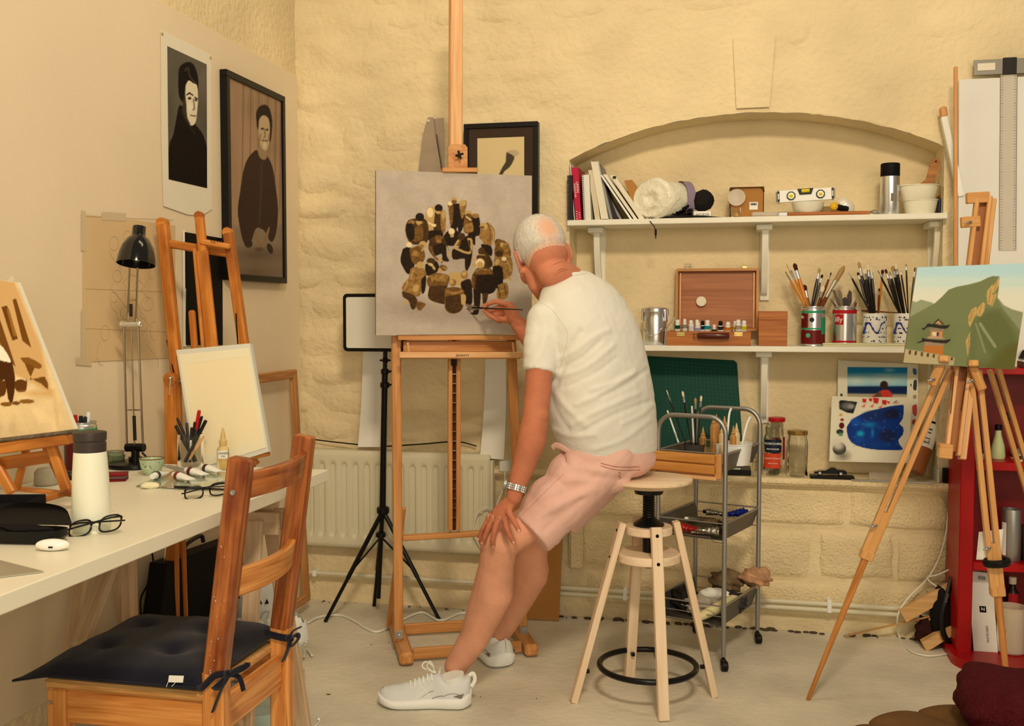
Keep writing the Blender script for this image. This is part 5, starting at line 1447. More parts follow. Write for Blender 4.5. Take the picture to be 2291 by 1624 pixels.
def basket(z0,h):
    B_=thing
    def P_(a,b,z):return NL+ux*(Lx*a)+uy*(Ly*b)+WZ*z
    mb=MB();mb.prism([P_(.07,.06,z0),P_(.93,.06,z0),P_(.93,.94,z0),P_(.07,.94,z0)],(0,0,-.003));bk=obj('basket',mb,MESH,T)
    for a0,a1 in((.07,.0),(.93,1.0)):
        mb=MB();n=(ux*(1 if a0>.5 else-1))*.0015
        mb.prism([P_(a0,.06,z0),P_(a0,.94,z0),P_(a1,1,z0+h),P_(a1,0,z0+h)],n);obj('side_panel',mb,MESH,bk)
        mb=MB();mb.tube([P_(a1,0,z0+h),P_(a1,1,z0+h)],.004,8);obj('side_bar',mb,STEELD,bk)
    for b0 in(0,1):
        mb=MB();mb.tube([P_(0,b0,z0+h),P_(1,b0,z0+h)],.0028,8);obj('top_wire',mb,STEELD,bk)
        mb=MB();mb.tube([P_(.05,b0+(.04 if b0==0 else-.04),z0+h*.45),P_(.95,b0+(.04 if b0==0 else-.04),z0+h*.45)],.0018,8);obj('mid_wire',mb,STEELD,bk)
        bb=b0+(-.03 if b0==0 else .03)
        mb=MB();mb.tube([P_(0,b0,z0-.004),P_(.1,b0,z0-.004),P_(.14,bb,z0+.012),P_(.80,bb,z0+.012),P_(.84,b0,z0-.006),P_(1,b0,z0-.006)],.0016,8);obj('bottom_wire',mb,CHROME,bk)
    return P_
P1=basket(.695,.065);P2_=basket(.455,.062);P3=basket(.150,.075)
# flat wooden case hung on the near side
T2=thing('wooden_tray','flat reddish wooden tray lying across the front of the trolley top','tray',P1(.3,-.12,.65))
a,b=P1(-.25,-.06,.700),P1(.93,-.06,.700)
for i,(zz,hh)in enumerate([(.742,.034),(.706,.034)]):
    mb=MB();mb.beam(a+WZ*(zz-.70),b+WZ*(zz-.70),.02,hh,up=WZ,b=.005);obj('front_slat',mb,wood('tray_wood',(186,116,48),(206,138,66),.45),T2)
mb=MB();mb.beam(P1(.93,-.06,.675),P1(.93,-.06,.762),.02,.024,up=ux,b=.003);obj('end_block',mb,W_C,T2)
mb=MB();mb.beam(a-WZ*.022,b-WZ*.022,.05,.012,up=WZ,b=.003);obj('base',mb,W_BEECH,T2)
# brushes standing in a dark pot
pp=P1(.34,.35,.698)
bowl(pp,.04,.075,mat('dark_glass_pot',(70,62,50),.2),'dark pot holding tall brushes on the trolley',name='brush_pot',cat='pot',foot=.8)
for px,py,ex,lab,h_,b_ in[(1491,872,1503,'leftmost tall black brush on the trolley, with a pale round tip','black','cream'),(1527,875,1520,'second tall black brush from the left on the trolley','black','cream'),
                           (1556,890,1537,'slanting black brush with a pale tan tip on the trolley','black','tan'),(1569,885,1551,'rightmost brush in the trolley pot, with a small fan tip','green','cream')]:
    brush(YP(px,py,pp.y),Vector((pp.x+(px-1527)*.0002,pp.y,.712)),lab,h_,b_,.0045,.02,.0036,'brushes in the pot on the trolley')
for(a_,b_,lab)in[((1548,908),(1552,990),'white plastic stick standing behind the trolley brushes'),((1493,918),(1518,990),'white plastic stick leaning among the trolley brushes')]:
    mb=MB();mb.tube([YP(*a_,pp.y+.03),YP(*b_,pp.y+.01)],.0032,8);one('plastic_stick',mb,PLASTW,lab,'stick')
# white tub of nozzle bottles
tc=P1(.80,.55,.698)
mb=MB()
def tub(u,v):
    a=u*2*math.pi;e=.6;w_=(.062+.008*v);c_=tc+WZ*.002
    return c_+ux*w_*math.copysign(abs(math.cos(a))**e,math.cos(a))+uy*(w_*.8)*math.copysign(abs(math.sin(a))**e,math.sin(a))+WZ*.075*v
mb.grid(tub,32,4);mb.grid(lambda u,v:tub(u,1-v)*1+(tc+WZ*0-tub(u,1-v))*.05*1,32,4)
mb.tube([tub(k/32,1)for k in range(33)],.002,6,cap=False);one('plastic_tub',mb,PLASTW,'oval white plastic tub full of amber nozzle bottles on the trolley','tub')
AMB=mat('amber_plastic',(206,138,60),.3,trans=.35);AML=mat('cream_plastic',(226,190,130),.3,trans=.2)
for i,(px,py,m_,lab)in enumerate([(1597,928,AMB,'leftmost tall amber nozzle bottle in the white tub'),(1603,926,AMB,'amber nozzle bottle behind the leftmost one in the white tub'),(1621,930,AMB,'tall central amber nozzle bottle in the white tub'),
                                  (1616,948,AML,'short cream nozzle bottle at the front of the white tub'),(1641,952,AMB,'small amber nozzle bottle right of centre in the white tub'),(1648,946,AML,'rightmost small cream nozzle bottle in the white tub'),(1573,955,AMB,'small amber bottle tip at the left rim of the white tub')]):
    yy=tc.y+(-.03,.02,0,-.035,-.01,.0,-.02)[i]
    tp=YP(px,py,yy);b_=Vector((tp.x,yy,.705));H_=tp.z-.705
    mb=MB();mb.lathe([(.0001,0),(.0125,0),(.0125,H_-.042),(.010,H_-.036),(.008,H_-.034),(.0085,H_-.026),(.006,H_-.024),(.0018,H_-.002),(.0001,H_)],b_,n=16,cap=False)
    one('nozzle_bottle',mb,m_,lab,'bottle','nozzle bottles in the white tub')
for(px,py,lab)in[(1636,913,'upright white brush handle sticking out of the trolley tub'),(1679,932,'curved white handle leaning out at the right of the trolley tub')]:
    a_,b_=YP(px,py,tc.y+.02),YP(px-8 if px<1650 else px-16,py+50,tc.y)
    mb=MB();mb.tube(bez([a_,a_.lerp(b_,.3)-(ux*.004),b_,b_+Vector((-.006,0,-.05))],4),.004,8);one('plastic_stirrer',mb,PLASTW,lab,'brush')
T3=thing('tray_clutter','jumble of dark sponge and glass bits on the trolley top, left of the tub','clutter',P1(.15,.5,.697))
mb=MB();mb.ball(P1(.15,.3,.715),(.03,.03,.016),14,8,noise=.15);obj('sponge',mb,mat('dark_sponge',(70,52,38),.9),T3)
mb=MB();mb.beam(P1(.05,.25,.742),P1(.5,.15,.722),.012,.008,up=WZ);obj('wood_stick',mb,W_C,T3)
# middle shelf
def crinkle_tube(p,d_,L_,r_,m_,cap,lab,g):
    T_=thing('paint_tube',lab,'paint tube',p,g);d1,s1,u1=frame_from(d_);mb=MB();rings=[]
    for i in range(14):
        t=i/13;a=r_*(1+.12*math.sin(i*2.3))*(1.0+.25*t);b_=r_*(1-.8*t)*(1+.15*math.cos(i*3.1))+.001
        rings.append([p+d1*L_*t+s1*math.cos(j/12*6.283)*a+u1*math.sin(j/12*6.283)*b_ for j in range(12)])
    mb.loft(rings);obj('body',mb,m_,T_);mb=MB();mb.tube([p-d1*.014,p],r_*.6,12);obj('cap',mb,cap,T_)
FOIL=mat('crinkled_foil',(206,192,170),.22,metal=1.0,bump=.5,bscale=120);REDT=mat('red_tube',(150,24,20),.3);BLUET=mat('blue_tube',(22,36,110),.35)
gz=.457
crinkle_tube(P2_(.30,.03,gz+.030),ux,.075,.017,REDT,PLASTW,'fat red paint tube at the front of the trolley middle shelf','paint tubes on the middle trolley shelf')
crinkle_tube(P2_(.92,.03,gz+.030),-ux,.085,.015,FOIL,BLACKP,'shiny crinkled foil tube at the front right of the middle shelf','paint tubes on the middle trolley shelf')
crinkle_tube(P2_(.45,.12,gz+.012),ux,.10,.012,FOIL,REDT,'flat foil tube lying under the red one on the middle shelf','paint tubes on the middle trolley shelf')
crinkle_tube(P2_(.90,.75,gz+.055),-ux*.9+WZ*-.2,.09,.016,BLUET,BLUET,'royal blue paint tube at the back right of the middle shelf','paint tubes on the middle trolley shelf')
crinkle_tube(P2_(.35,.70,gz+.045),ux,.08,.012,FOIL,BLACKP,'dull grey tube at the back of the middle shelf','paint tubes on the middle trolley shelf')
crinkle_tube(P2_(.2,.45,gz+.030),ux*.8+uy*.4,.10,.012,mat('olive_tube',(96,84,60),.4),PLASTW,'olive paint tube in the middle of the middle shelf','paint tubes on the middle trolley shelf')
crinkle_tube(P2_(.7,.4,gz+.030),-ux*.8+uy*.4,.09,.012,mat('brown_tube',(120,88,56),.4),BLACKP,'brown paint tube in the middle of the middle shelf','paint tubes on the middle trolley shelf')
# bottom shelf rags
gz=.152
def blob(c,r3,m_,lab,nm,cat_,nz=.14,rot=0,parent=None):
    mb=MB();mb.ball(c,r3,26,16,rot=Matrix.Rotation(rot,3,'Z'),noise=nz)
    for i,v in enumerate(mb.v):
        k=1+.16*float(fbm(v[0]*60+9,v[2]*60+v[1]*40,3)-.5);mb.v[i]=tuple(Vector(c)+(Vector(v)-Vector(c))*k)
    return one(nm,mb,m_,lab,cat_,smooth=80)
blob(P3(.55,.92,gz+.075),(.065,.04,.04),mat('stained_rag_brown',(128,100,66),.95,var=.5,vscale=30),'stained olive-brown rag at the back of the bottom trolley shelf','rag','rag')
blob(P3(.98,.98,gz+.10),(.055,.04,.035),mat('stained_rag_pink',(196,142,98),.95,var=.4,vscale=30),'pinkish stained rag bulging over the back corner of the trolley','rag','rag')
blob(P3(.2,.35,gz+.045),(.05,.06,.04),mat('black_bag',(30,26,22),.5),'black plastic bundle at the left of the bottom trolley shelf','bundle','bundle')
blob(P3(.5,.3,gz+.035),(.06,.045,.03),mat('clear_bag',raw=(.75,.7,.62),rough=.12,trans=.5,ior=1.2),'crumpled clear plastic bag on the bottom trolley shelf','plastic_bag','bag',.2)
blob(P3(.62,.45,gz+.07),(.055,.025,.018),PAPERW,'folded white cloth on top of the bottom trolley shelf','cloth','cloth',.08)
blob(P3(.85,.6,gz+.035),(.04,.05,.035),mat('dark_grey_cloth',(58,52,48),.95),'dark grey cloth at the right of the bottom trolley shelf','cloth','cloth')
mb=MB();mb.tube([P3(.62,-.02,gz+.02),P3(.78,.22,gz+.04),P3(.9,.45,gz+.055),P3(.93,.5,gz+.058)],[.014,.021,.021,.012],14)
T4=one('squeeze_bottle',mb,mat('cream_squeeze',(228,204,140),.4),'cream squeeze bottle lying at the front right of the bottom trolley shelf','bottle')
# ================================================================ UPPER SHELF
S1=SH1+.0005
def book(x0,x1,ytop,lean_px,m,label,depth=.16,y0=4.095,base=None,pages=None,spine=None,group='books on the upper shelf',nm='book',cat='book'):
    """x0,x1: px of the foot of the spine; ytop: px of the top; lean_px: how far the top is shifted sideways"""
    b0,b1=YP(x0,494,y0),YP(x1,494,y0);b0.z=b1.z=S1
    tz=YP((x0+x1)/2,ytop,y0).z;sh=lean_px*(b0-CAM).dot(FW)/F
    a=[b0,b1,Vector((b1.x+sh,y0,tz)),Vector((b0.x+sh,y0,tz))]
    ln=math.atan2(-sh,tz-S1)
    # keep lower corner on the shelf
    T=thing(nm,label,cat,(b0+b1)/2,group)
    th=(b1.x-b0.x);c=.0018 if th>.01 else .001
    ex=Vector((1,0,0));up_=(a[3]-a[0])/max((a[3]-a[0]).length,1e-6)
    mb=MB()
    for k in(0,1):
        o_=ex*(0 if k==0 else th-c)
        mb.prism([a[0]+o_,a[0]+o_+ex*c,a[3]+o_+ex*c,a[3]+o_],(0,depth,0))
    if spine is not False:mb.prism([a[0],a[1],a[2],a[3]],(0,.0018,0))
    obj('cover',mb,m,T)
    mb=MB();i_=up_*.003
    mb.prism([a[0]+ex*c+i_+WY*.002,a[1]-ex*c+i_+WY*.002,a[2]-ex*c-i_+WY*.002,a[3]+ex*c-i_+WY*.002],(0,depth-.004,0));obj('pages',mb,pages or PAPER,T)
    return T,a,up_

def spiral(T,a,n=26,m=CHROME):
    mb=MB()
    for k in range(n):
        c=a[0].lerp(a[3],(k+.5)/n);mb.tube([c+Vector((.004+.005*math.cos(t/8*6.283),-.004+.005*math.sin(t/8*6.283),0))for t in range(9)],.0009,5,cap=False)
    o_=obj('spiral_binding',mb,m,T);o_['kind']='stuff'

WC=mat('book_white',(232,218,190),.5);CRIM=mat('book_crimson',(190,22,56),.4);DARKC=mat('book_dark',(40,32,30),.4);GREYC=mat('book_grey',(150,140,126),.5);BEI=mat('book_beige',(214,190,150),.6)
T_,a,u_=book(1270,1282,392,-1,DARKC,'spiral-bound sketchbook at the far left end of the upper shelf',y0=4.088);spiral(T_,a)
book(1284,1287,366,-10,WC,'thin white folder standing left of the crimson book',y0=4.10,depth=.18)
T_,a,u_=book(1287,1302,374,-9,CRIM,'crimson art book with white spine lettering on the upper shelf',y0=4.095,depth=.19)
text('lettering','LIMON',a[0].lerp(a[3],.62).lerp(a[1].lerp(a[2],.62),.68)-WY*.001,-u_,WX,.014,PAPERW,T_)
text('lettering','NARRATIVES',a[0].lerp(a[3],.56).lerp(a[1].lerp(a[2],.56),.28)-WY*.001,-u_,WX,.0098,PAPERW,T_)
mb=MB()
for k in range(7):p=a[0].lerp(a[3],.03+.022*k).lerp(a[1].lerp(a[2],.03+.022*k),.3+.4*(k%2))-WY*.001;mb.obox(p,WX,WZ,WY,.006,.002,.0006)
obj('spine_ornament',mb,PAPERW,T_)['kind']='stuff'
T_,a,u_=book(1305,1324,391,-5,WC,'cream spiral notebook standing right of the crimson book',y0=4.09);spiral(T_,a,24,BLACKM)
book(1330,1344,380,-16,BEI,'pale grey paperback leaning left beside the tall cream book',y0=4.10,depth=.15)
book(1345,1361,359,-24,PAPER,'tall thick cream book leaning left on the upper shelf',y0=4.095,depth=.19,spine=False)
book(1364,1372,365,-30,GREYC,'grey art book with a picture cover, leaning behind the cream one',y0=4.12,depth=.17)
book(1374,1384,402,-34,DARKC,'dark slim book leaning behind the loose papers',y0=4.14,depth=.14)
book(1386,1394,420,-40,GREYC,'slim grey book leaning against its dark neighbour',y0=4.15,depth=.13)
# leaning sketch pads
def pad(base,top,w_px,y0,m,lab,th=6):
    b0,t0=YP(*base,y0),YP(*top,y0);b0.z=S1
    wv=Vector((w_px*.00178,0,0));T=thing('sketch_pad',lab,'sketch pad',b0,'books on the upper shelf')
    n=((t0-b0).normalized()).cross(WY);n=n if n.x>0 else-n
    mb=MB();mb.prism([b0,b0+wv,t0+wv,t0],(0,.17,0));obj('sheets',mb,m,T);return T
pad((1409,494),(1343,392),5,4.095,PAPERW,'loose stack of white sheets slumping left on the upper shelf')
pad((1418,494),(1349,390),8,4.10,PAPER,'thick cream sketch pad slumping left, front of the row')
T_=pad((1430,494),(1364,392),12,4.10,PAPER,'wide cream sketch pad slumping left with a bulldog clip, rightmost of the pads')
mb=MB();mb.box(YP(1371,394,4.095),YP(1378,399,4.095)+Vector((0,.012,0)));obj('clip',mb,BLACKP,T_)
mb=MB();p=[YP(1396,404,4.15),YP(1414,402,4.15),YP(1440,440,4.15),YP(1448,494,4.15),YP(1430,494,4.15)];mb.prism(p,(0,.1,0))
one('brown_folder',mb,CARD,'brown cardboard folder peeking out behind the sketch pads','folder')

# plastic-wrapped roll
pr=YP(1478,444,4.19)
T=thing('wrapped_roll','fat roll wrapped in crumpled translucent plastic on the upper shelf','roll',Vector((pr.x,4.19,S1)))
mb=MB();rad=.078;cz=S1+rad+.002
def roll(u,v):
    a=u*2*math.pi;R1=rad*(1+.10*float(fbm((u*9)%9,v*4,3)-.5))*(.86 if v<.05 else 1)*(.93+.14*(1-v))
    return Vector((pr.x-.032+.09*v,4.105+.09*v,0))+Vector((math.cos(a)*R1,-math.cos(a)*R1*.5,cz+math.sin(a)*R1*.98))
mb.grid(roll,44,12,flip=True)
mb.grid(lambda u,v:roll(u,0)*(1-v)+Vector((pr.x-.034,4.107+.008*math.sin(v*9),cz))*v+Vector((0,-.01*float(fbm(u*12%12,v*6,3))*(1-abs(v*2-1)),0)),44,8)
mb.grid(lambda u,v:roll(u,1)*(1-v)+Vector((pr.x+.06,4.2,cz))*v,44,3,flip=True)
obj('plastic_wrap',mb,mat('bubble_wrap',(236,218,180),.3,bump=.6,bscale=60,coat=.3),T,smooth=50)
mb=MB();mb.lathe([(rad*.96,0),(rad*.96,.035)],Vector((pr.x+.075,4.18,cz)),(1,.6,0),n=30,cap=False);obj('purple_band',mb,mat('pale_purple',(146,122,132),.4),T)
# black cable bundle
mb=MB();random.seed(8);c0=YP(1520,470,4.15)
for k in range(9):
    pts=[Vector((c0.x+random.uniform(-.05,.05),4.13+random.uniform(-.02,.07),S1+.006+random.uniform(0,.045)))for _ in range(6)];mb.tube(bez(pts,5),.005,6)
mb.tube(bez([YP(1450,490,4.11),YP(1500,486,4.11),YP(1560,484,4.12),YP(1616,488,4.12)],5),.0045,6)
T=one('cable_bundle',mb,BLACKP,'tangle of black cable and adaptor on the upper shelf','cable')
mb=MB();mb.tube(bez([YP(1452,491,4.10),YP(1456,497,4.078),YP(1463,506,4.078),YP(1467,515,4.078)],5),.0018,6);mb.tube([YP(1467,513,4.078),YP(1467,527,4.078)],.0042,8);mb.tube([YP(1467,527,4.078),YP(1467,534,4.078)],.0022,6);obj('dangling_plug',mb,BLACKP,T)
# black ball on white card box
pb0=YP(1573,480,4.14)
mb=MB();bxc=YP(1572,476,4.15);mb.box((bxc.x-.034,4.125,S1),(bxc.x+.034,4.19,S1+.028),b=.001)
T=one('card_box',mb,PAPERW,'small white card box under the black ball','box');text('lettering','NGASA',Vector((bxc.x,4.1242,S1+.014)),WX,WZ,.016,mat('print_grey',(120,100,84),.8),T)
mb=MB();mb.ball(Vector((bxc.x,4.155,S1+.028+.044)),(.044,.043,.043),12,8,noise=.03);one('black_ball',mb,mat('black_twine',(34,28,26),.85,bump=.5,bscale=150),'faceted black ball resting on a small white box','ball',smooth=12)
mb=MB();q_=YP(1540,472,4.2)
mb.box((q_.x-.012,4.19,S1),(q_.x+.012,4.26,S1+.055));one('small_carton',mb,PAPER,'small pale carton half hidden behind the black cables','box')
# cardboard box with lid, plastic tub, palette cup
bc=YP(1672,450,4.17)
T=thing('cardboard_box','small open brown cardboard box with a barcode on the upper shelf','box',(bc.x,4.2,S1))
x0_,x1_=YP(1633,450,4.16).x,YP(1709,450,4.16).x;h_=YP(1672,418,4.16).z-S1
for lo,hi,nm in[((x0_,4.16,S1),(x1_,4.163,S1+h_),'front'),((x0_,4.26,S1),(x1_,4.263,S1+h_),'back'),((x0_,4.16,S1),(x0_+.003,4.263,S1+h_),'side'),((x1_-.003,4.16,S1),(x1_,4.263,S1+h_),'side'),((x0_,4.16,S1),(x1_,4.26,S1+.003),'bottom')]:
    mb=MB();mb.box(lo,hi);obj(nm+'_panel',mb,CARD,T)
mb=MB();mb.prism([(x0_,4.16,S1+h_),(x1_,4.16,S1+h_),(x1_+.003,4.15,S1+h_-.026),(x1_-.01,4.15,S1+h_-.004),(x0_+.04,4.15,S1+h_-.004),(x0_-.004,4.15,S1+h_-.016)],(0,-.001,0));obj('torn_flap',mb,mat('card_dark',(96,56,26),.9),T)
lx=YP(1686,460,4.16);mb=MB();mb.box((lx.x-.016,4.158,lx.z-.016),(lx.x+.016,4.1595,lx.z+.014));lb_=obj('price_label',mb,PAPERW,T)
mb=MB()
for k in range(9):mb.box((lx.x-.012+k*.0026,4.1572,lx.z+.001),(lx.x-.0108+k*.0026+.0006*(k%3),4.158,lx.z+.010))
obj('barcode',mb,HOLE,T)['kind']='stuff'
P=Vector((YP(1647,480,4.125).x,4.125,S1))
jar(P,.019,.038,'tiny glass pot of amber crumbs in front of the cardboard box',neck=.95)
mb=MB();mb.lathe([(.0001,.004),(.014,.004),(.014,.018),(.0001,.02)],P,n=16,cap=False);one('amber_crumbs',mb,mat('amber_crumbs',(204,152,80),.8),'amber crumbs inside the tiny glass pot','crumbs')['kind']='stuff'
T=thing('clear_disc','round translucent plastic lid propped against the cardboard box','lid',P)
lc=YP(1648,442,4.15);mb=MB();mb.lathe([(.0001,0),(.030,0),(.034,.002),(.034,.005),(.030,.003),(.0001,.002)],lc,(0,-1,.12),n=32,cap=False);obj('disc',mb,mat('frosted_plastic',raw=(.85,.80,.70),rough=.3,trans=.5,ior=1.2),T)
mb=MB();c_=YP(1712,482,4.12)
mb.box((c_.x-.052,4.095,S1),(c_.x+.052,4.15,S1+.018),b=.006);one('plastic_tray',mb,MATS['frosted_plastic'],'low translucent plastic tray at the shelf front, beside the cardboard box','tray')
# bowl + spirit level + more
k2=.00184
P=Vector((YP(1807,480,4.16).x,4.16,S1));bowl(P,.063,.055,mat('white_porcelain',(236,220,186),.2,coat=.6),'round white porcelain bowl under the spirit level',foot=.45)
T=thing('spirit_level','short white spirit level with yellow vials lying across the white bowl','level',P+WZ*.055)
La,Lb=YP(1738,432,4.13),YP(1867,429,4.13);zc=P.z+.055+.026;La=Vector((La.x,4.14,zc-.003));Lb=Vector((Lb.x,4.14,zc+.006));ld=(Lb-La).normalized();lu=Vector((-ld.z,0,ld.x))
mb=MB();mb.beam(La,Lb,.018,.046,up=lu,b=.001);obj('bar',mb,mat('white_lacquer',(240,230,210),.3),T)
YL=mat('level_vial',(226,196,40),.15,coat=.5)
for s_,e_ in((La,1),(Lb,-1)):
    mb=MB();mb.beam(s_-ld*e_*.002,s_+ld*e_*.014,.021,.049,up=lu,b=.005);obj('end_cap',mb,BLACKP,T)
    mb=MB();mb.beam(s_+ld*e_*.004-WY*.0092,s_+ld*e_*.009-WY*.0092,.004,.022,up=lu,b=.001);obj('end_hole',mb,PAPERW,T)
for t_ in(.25,.76):
    c_=La.lerp(Lb,t_)-WY*.010;ring=[c_+ld*.0175*math.cos(k*math.pi/4+.39)+lu*.0175*math.sin(k*math.pi/4+.39)for k in range(8)]
    mb=MB();mb.prism(ring,(0,-.003,0));fr1=obj('vial_frame',mb,BLACKP,T)
    mb=MB();mb.lathe([(.0001,0),(.0125,0),(.0125,.0015),(.0001,.0015)],c_-WY*.003,(0,-1,0),n=20,cap=False);obj('vial_window',mb,mat('vial_pale',(238,226,170),.3),fr1)
    mb=MB();mb.tube([c_-ld*.006-WY*.0055,c_+ld*.006-WY*.0055],.0045,10);obj('vial',mb,YL,fr1)
c_=La.lerp(Lb,.5)+lu*.012-WY*.010;mb=MB();mb.prism([c_-ld*.030+lu*.013,c_-ld*.022-lu*.010,c_+ld*.022-lu*.010,c_+ld*.030+lu*.013],(0,-.002,0));fr1=obj('centre_frame',mb,BLACKP,T)
mb=MB();mb.tube([c_-ld*.015-WY*.003+lu*.004,c_+ld*.015-WY*.003+lu*.004],.007,10);obj('vial',mb,YL,fr1)
P=Vector((YP(1858,480,4.22).x,4.22,S1));bowl(P,.045,.042,mat('tan_glaze',(190,148,96),.3),'tan bowl half hidden behind the white bowl',foot=.5)
mb=MB();c_=YP(1893,450,4.19);R3=Matrix.Rotation(-.95,3,'Y')
prof=[(.0001,.030),(.022,.028),(.036,.018),(.042,0),(.040,0),(.034,.016),(.02,.025),(.0001,.027)]
mb.lathe(prof,Vector((c_.x-.004,4.19,S1+.040)),(.72,-.25,.62),n=28,cap=False);one('tilted_bowl',mb,MATS['white_porcelain'],'small white bowl lying tipped on its side behind the yellow knife','bowl')
T=thing('utility_knife','stubby yellow and black tool lying in front of the tipped bowl','tool',YP(1870,462,4.13))
a_,b_=YP(1866,462,4.12),YP(1895,468,4.15);mb=MB();mb.ball(a_,.0155,16,12);obj('yellow_end',mb,mat('tool_yellow',(230,170,20),.35),T);mb=MB();mb.tube([a_,b_],[.012,.012],12);obj('grip',mb,BLACKP,T)
# hammer-like long wooden stick
T=thing('long_hammer','slim hammer with a reddish wooden handle lying along the shelf front','hammer',YP(1850,478,4.11))
a_,b_=YP(1762,481,4.12),YP(1946,475,4.115);a_.z=S1+.008;b_.z=S1+.008;mb=MB();mb.tube([a_,a_.lerp(b_,.4),b_],[.007,.0085,.0075],12);obj('handle',mb,W_BOX,T)
mb=MB();mb.beam(Vector((YP(1736,481,4.12).x,4.12,S1+.009)),Vector((a_.x,4.12,S1+.009)),.014,.016,b=.002);obj('head',mb,STEELD,T)
mb=MB()
for k in range(2):mb.tube(bez([Vector((YP(1946,475,4.12).x,4.12,S1+.010)),Vector((YP(1958,475,4.12).x,4.11+.01*k,S1+.016-.010*k)),Vector((YP(1970,475,4.12).x,4.12,S1+.004))],4),.003,6)
one('pliers',mb,STEELD,'dark pliers jaws beside the spray can','pliers')
# spray can
P=Vector((YP(1990,478,4.15).x,4.15,S1));H_=YP(1990,366,4.15).z-S1;r_=.0355
T=thing('spray_can','tall silver spray can with a black cap on the upper shelf','spray can',P)
mb=MB();mb.lathe([(.0001,.001),(r_*.93,0),(r_,.006),(r_,H_*.74),(r_*.9,H_*.765),(.0001,H_*.765)],P,n=36,cap=False);obj('can',mb,STEEL,T)
mb=MB();mb.lathe([(r_*.98,H_*.752),(r_*1.0,H_*.76),(r_*.99,H_*.985),(r_*.93,H_),(.0001,H_)],P,n=36);obj('cap',mb,mat('matt_black_cap',(18,16,15),.55),T)
def arcpatch(P,r,a0,a1,z0,z1,m,nm,T):
    mb=MB();mb.grid(lambda u,v:P+Vector((math.cos(a0+(a1-a0)*u)*r,math.sin(a0+(a1-a0)*u)*r,z0+(z1-z0)*v)),8,1);return obj(nm,mb,m,T)
arcpatch(P,r_+.0005,-.55,-.15,.05,.09,mat('label_orange',(196,112,26),.4),'orange_label',T);arcpatch(P,r_+.0005,-1.6,-1.3,.05,.08,mat('label_olive',(120,104,70),.4),'barcode_label',T)
# white dishes with brush
P=Vector((YP(2058,478,4.17).x,4.17,S1));DISH=mat('enamel_white',(232,214,176),.3,coat=.3)
for i,lab in enumerate(['lower of two stacked white plastic tubs near the right end of the upper shelf','upper of two stacked white tubs, holding a wooden brush handle']):
    z0_=i*.056;rx=.062 if i==0 else .072;mb=MB();prof=[(.8,0),(.86,.006),(.97,.04),(1,.052),(1.06,.053),(1.06,.056),(.95,.055),(.82,.008),(.001,.006)]
    for r0,h0 in prof:pass
    rings=[]
    for r0,h0 in[(.001,.001)]+prof:
        rings.append([P+Vector((math.copysign(abs(math.cos(t/32*6.2832))**.75,math.cos(t/32*6.2832))*rx*r0-.008*i,math.sin(t/32*6.2832)*.055*r0,z0_+h0))for t in range(32)])
    mb.loft(rings,cap=False);one('plastic_tub',mb,DISH,lab,'tub','stacked white tubs on the upper shelf')
T=thing('wooden_spatula','wooden brush handle sticking up out of the upper white tub','brush',P+WZ*.1)
hp=[YP(x,y,4.17)for x,y in[(2086,415),(2055,414),(2072,400),(2080,372),(2086,358),(2093,354),(2101,356),(2104,364),(2098,384)]]
mb=MB();mb.prism(hp,(0,.01,0));obj('handle',mb,wood('brush_handle_wood',(150,88,36),(178,112,52),.5),T)
mb=MB();c_=YP(2094,361,4.168);mb.lathe([(.0001,0),(.003,0),(.003,.001),(.0001,.001)],c_,(0,-1,0),n=10,cap=False);obj('hang_hole',mb,HOLE,T)
for lo,hi,m_,lab in[((2099,488),(2144,442),mat('tube_box_navy',(30,34,66),.4),'row of navy paint cartons at the right end of the upper shelf'),((2104,442),(2136,434),mat('carton_ochre',(176,108,40),.5),'flat ochre carton on top of the navy cartons'),
                   ((2108,434),(2142,422),mat('carton_dark',(60,40,34),.5),'dark striped carton in the stack at the shelf end'),((2117,422),(2146,412),mat('carton_red',(190,70,50),.5),'small red and white carton topmost at the shelf end')]:
    a_,b_=YP(*lo,4.16),YP(*hi,4.16);a_.z=max(a_.z,S1);mb=MB()
    if 'navy' in lab:
        T=thing('paint_carton',lab,'carton',a_)
        for k in range(3):mb=MB();w_=(b_.x-a_.x)/3;mb.box((a_.x+w_*k+.0006,4.16,S1),(a_.x+w_*(k+1)-.0006,4.25,b_.z),b=.001);obj('carton',mb,m_,T)
    else:
        mb.box((a_.x,4.16,a_.z),(b_.x,4.25,b_.z),b=.001);T=one('paint_carton',mb,m_,lab,'carton')
        mb=MB();mb.box((a_.x+.004,4.1592,a_.z+.003),(b_.x-.004,4.16,b_.z-.003));lo_=obj('label',mb,PAPERW,T)
        mb=MB()
        for k in range(10):mb.box((a_.x+.006+k*.004,4.1585,a_.z+.0045),(a_.x+.008+k*.004,4.1592,b_.z-.0045))
        obj('barcode',mb,HOLE,T)['kind']='stuff'

# ================================================================ LOWER SHELF
S2=SH2+.0005
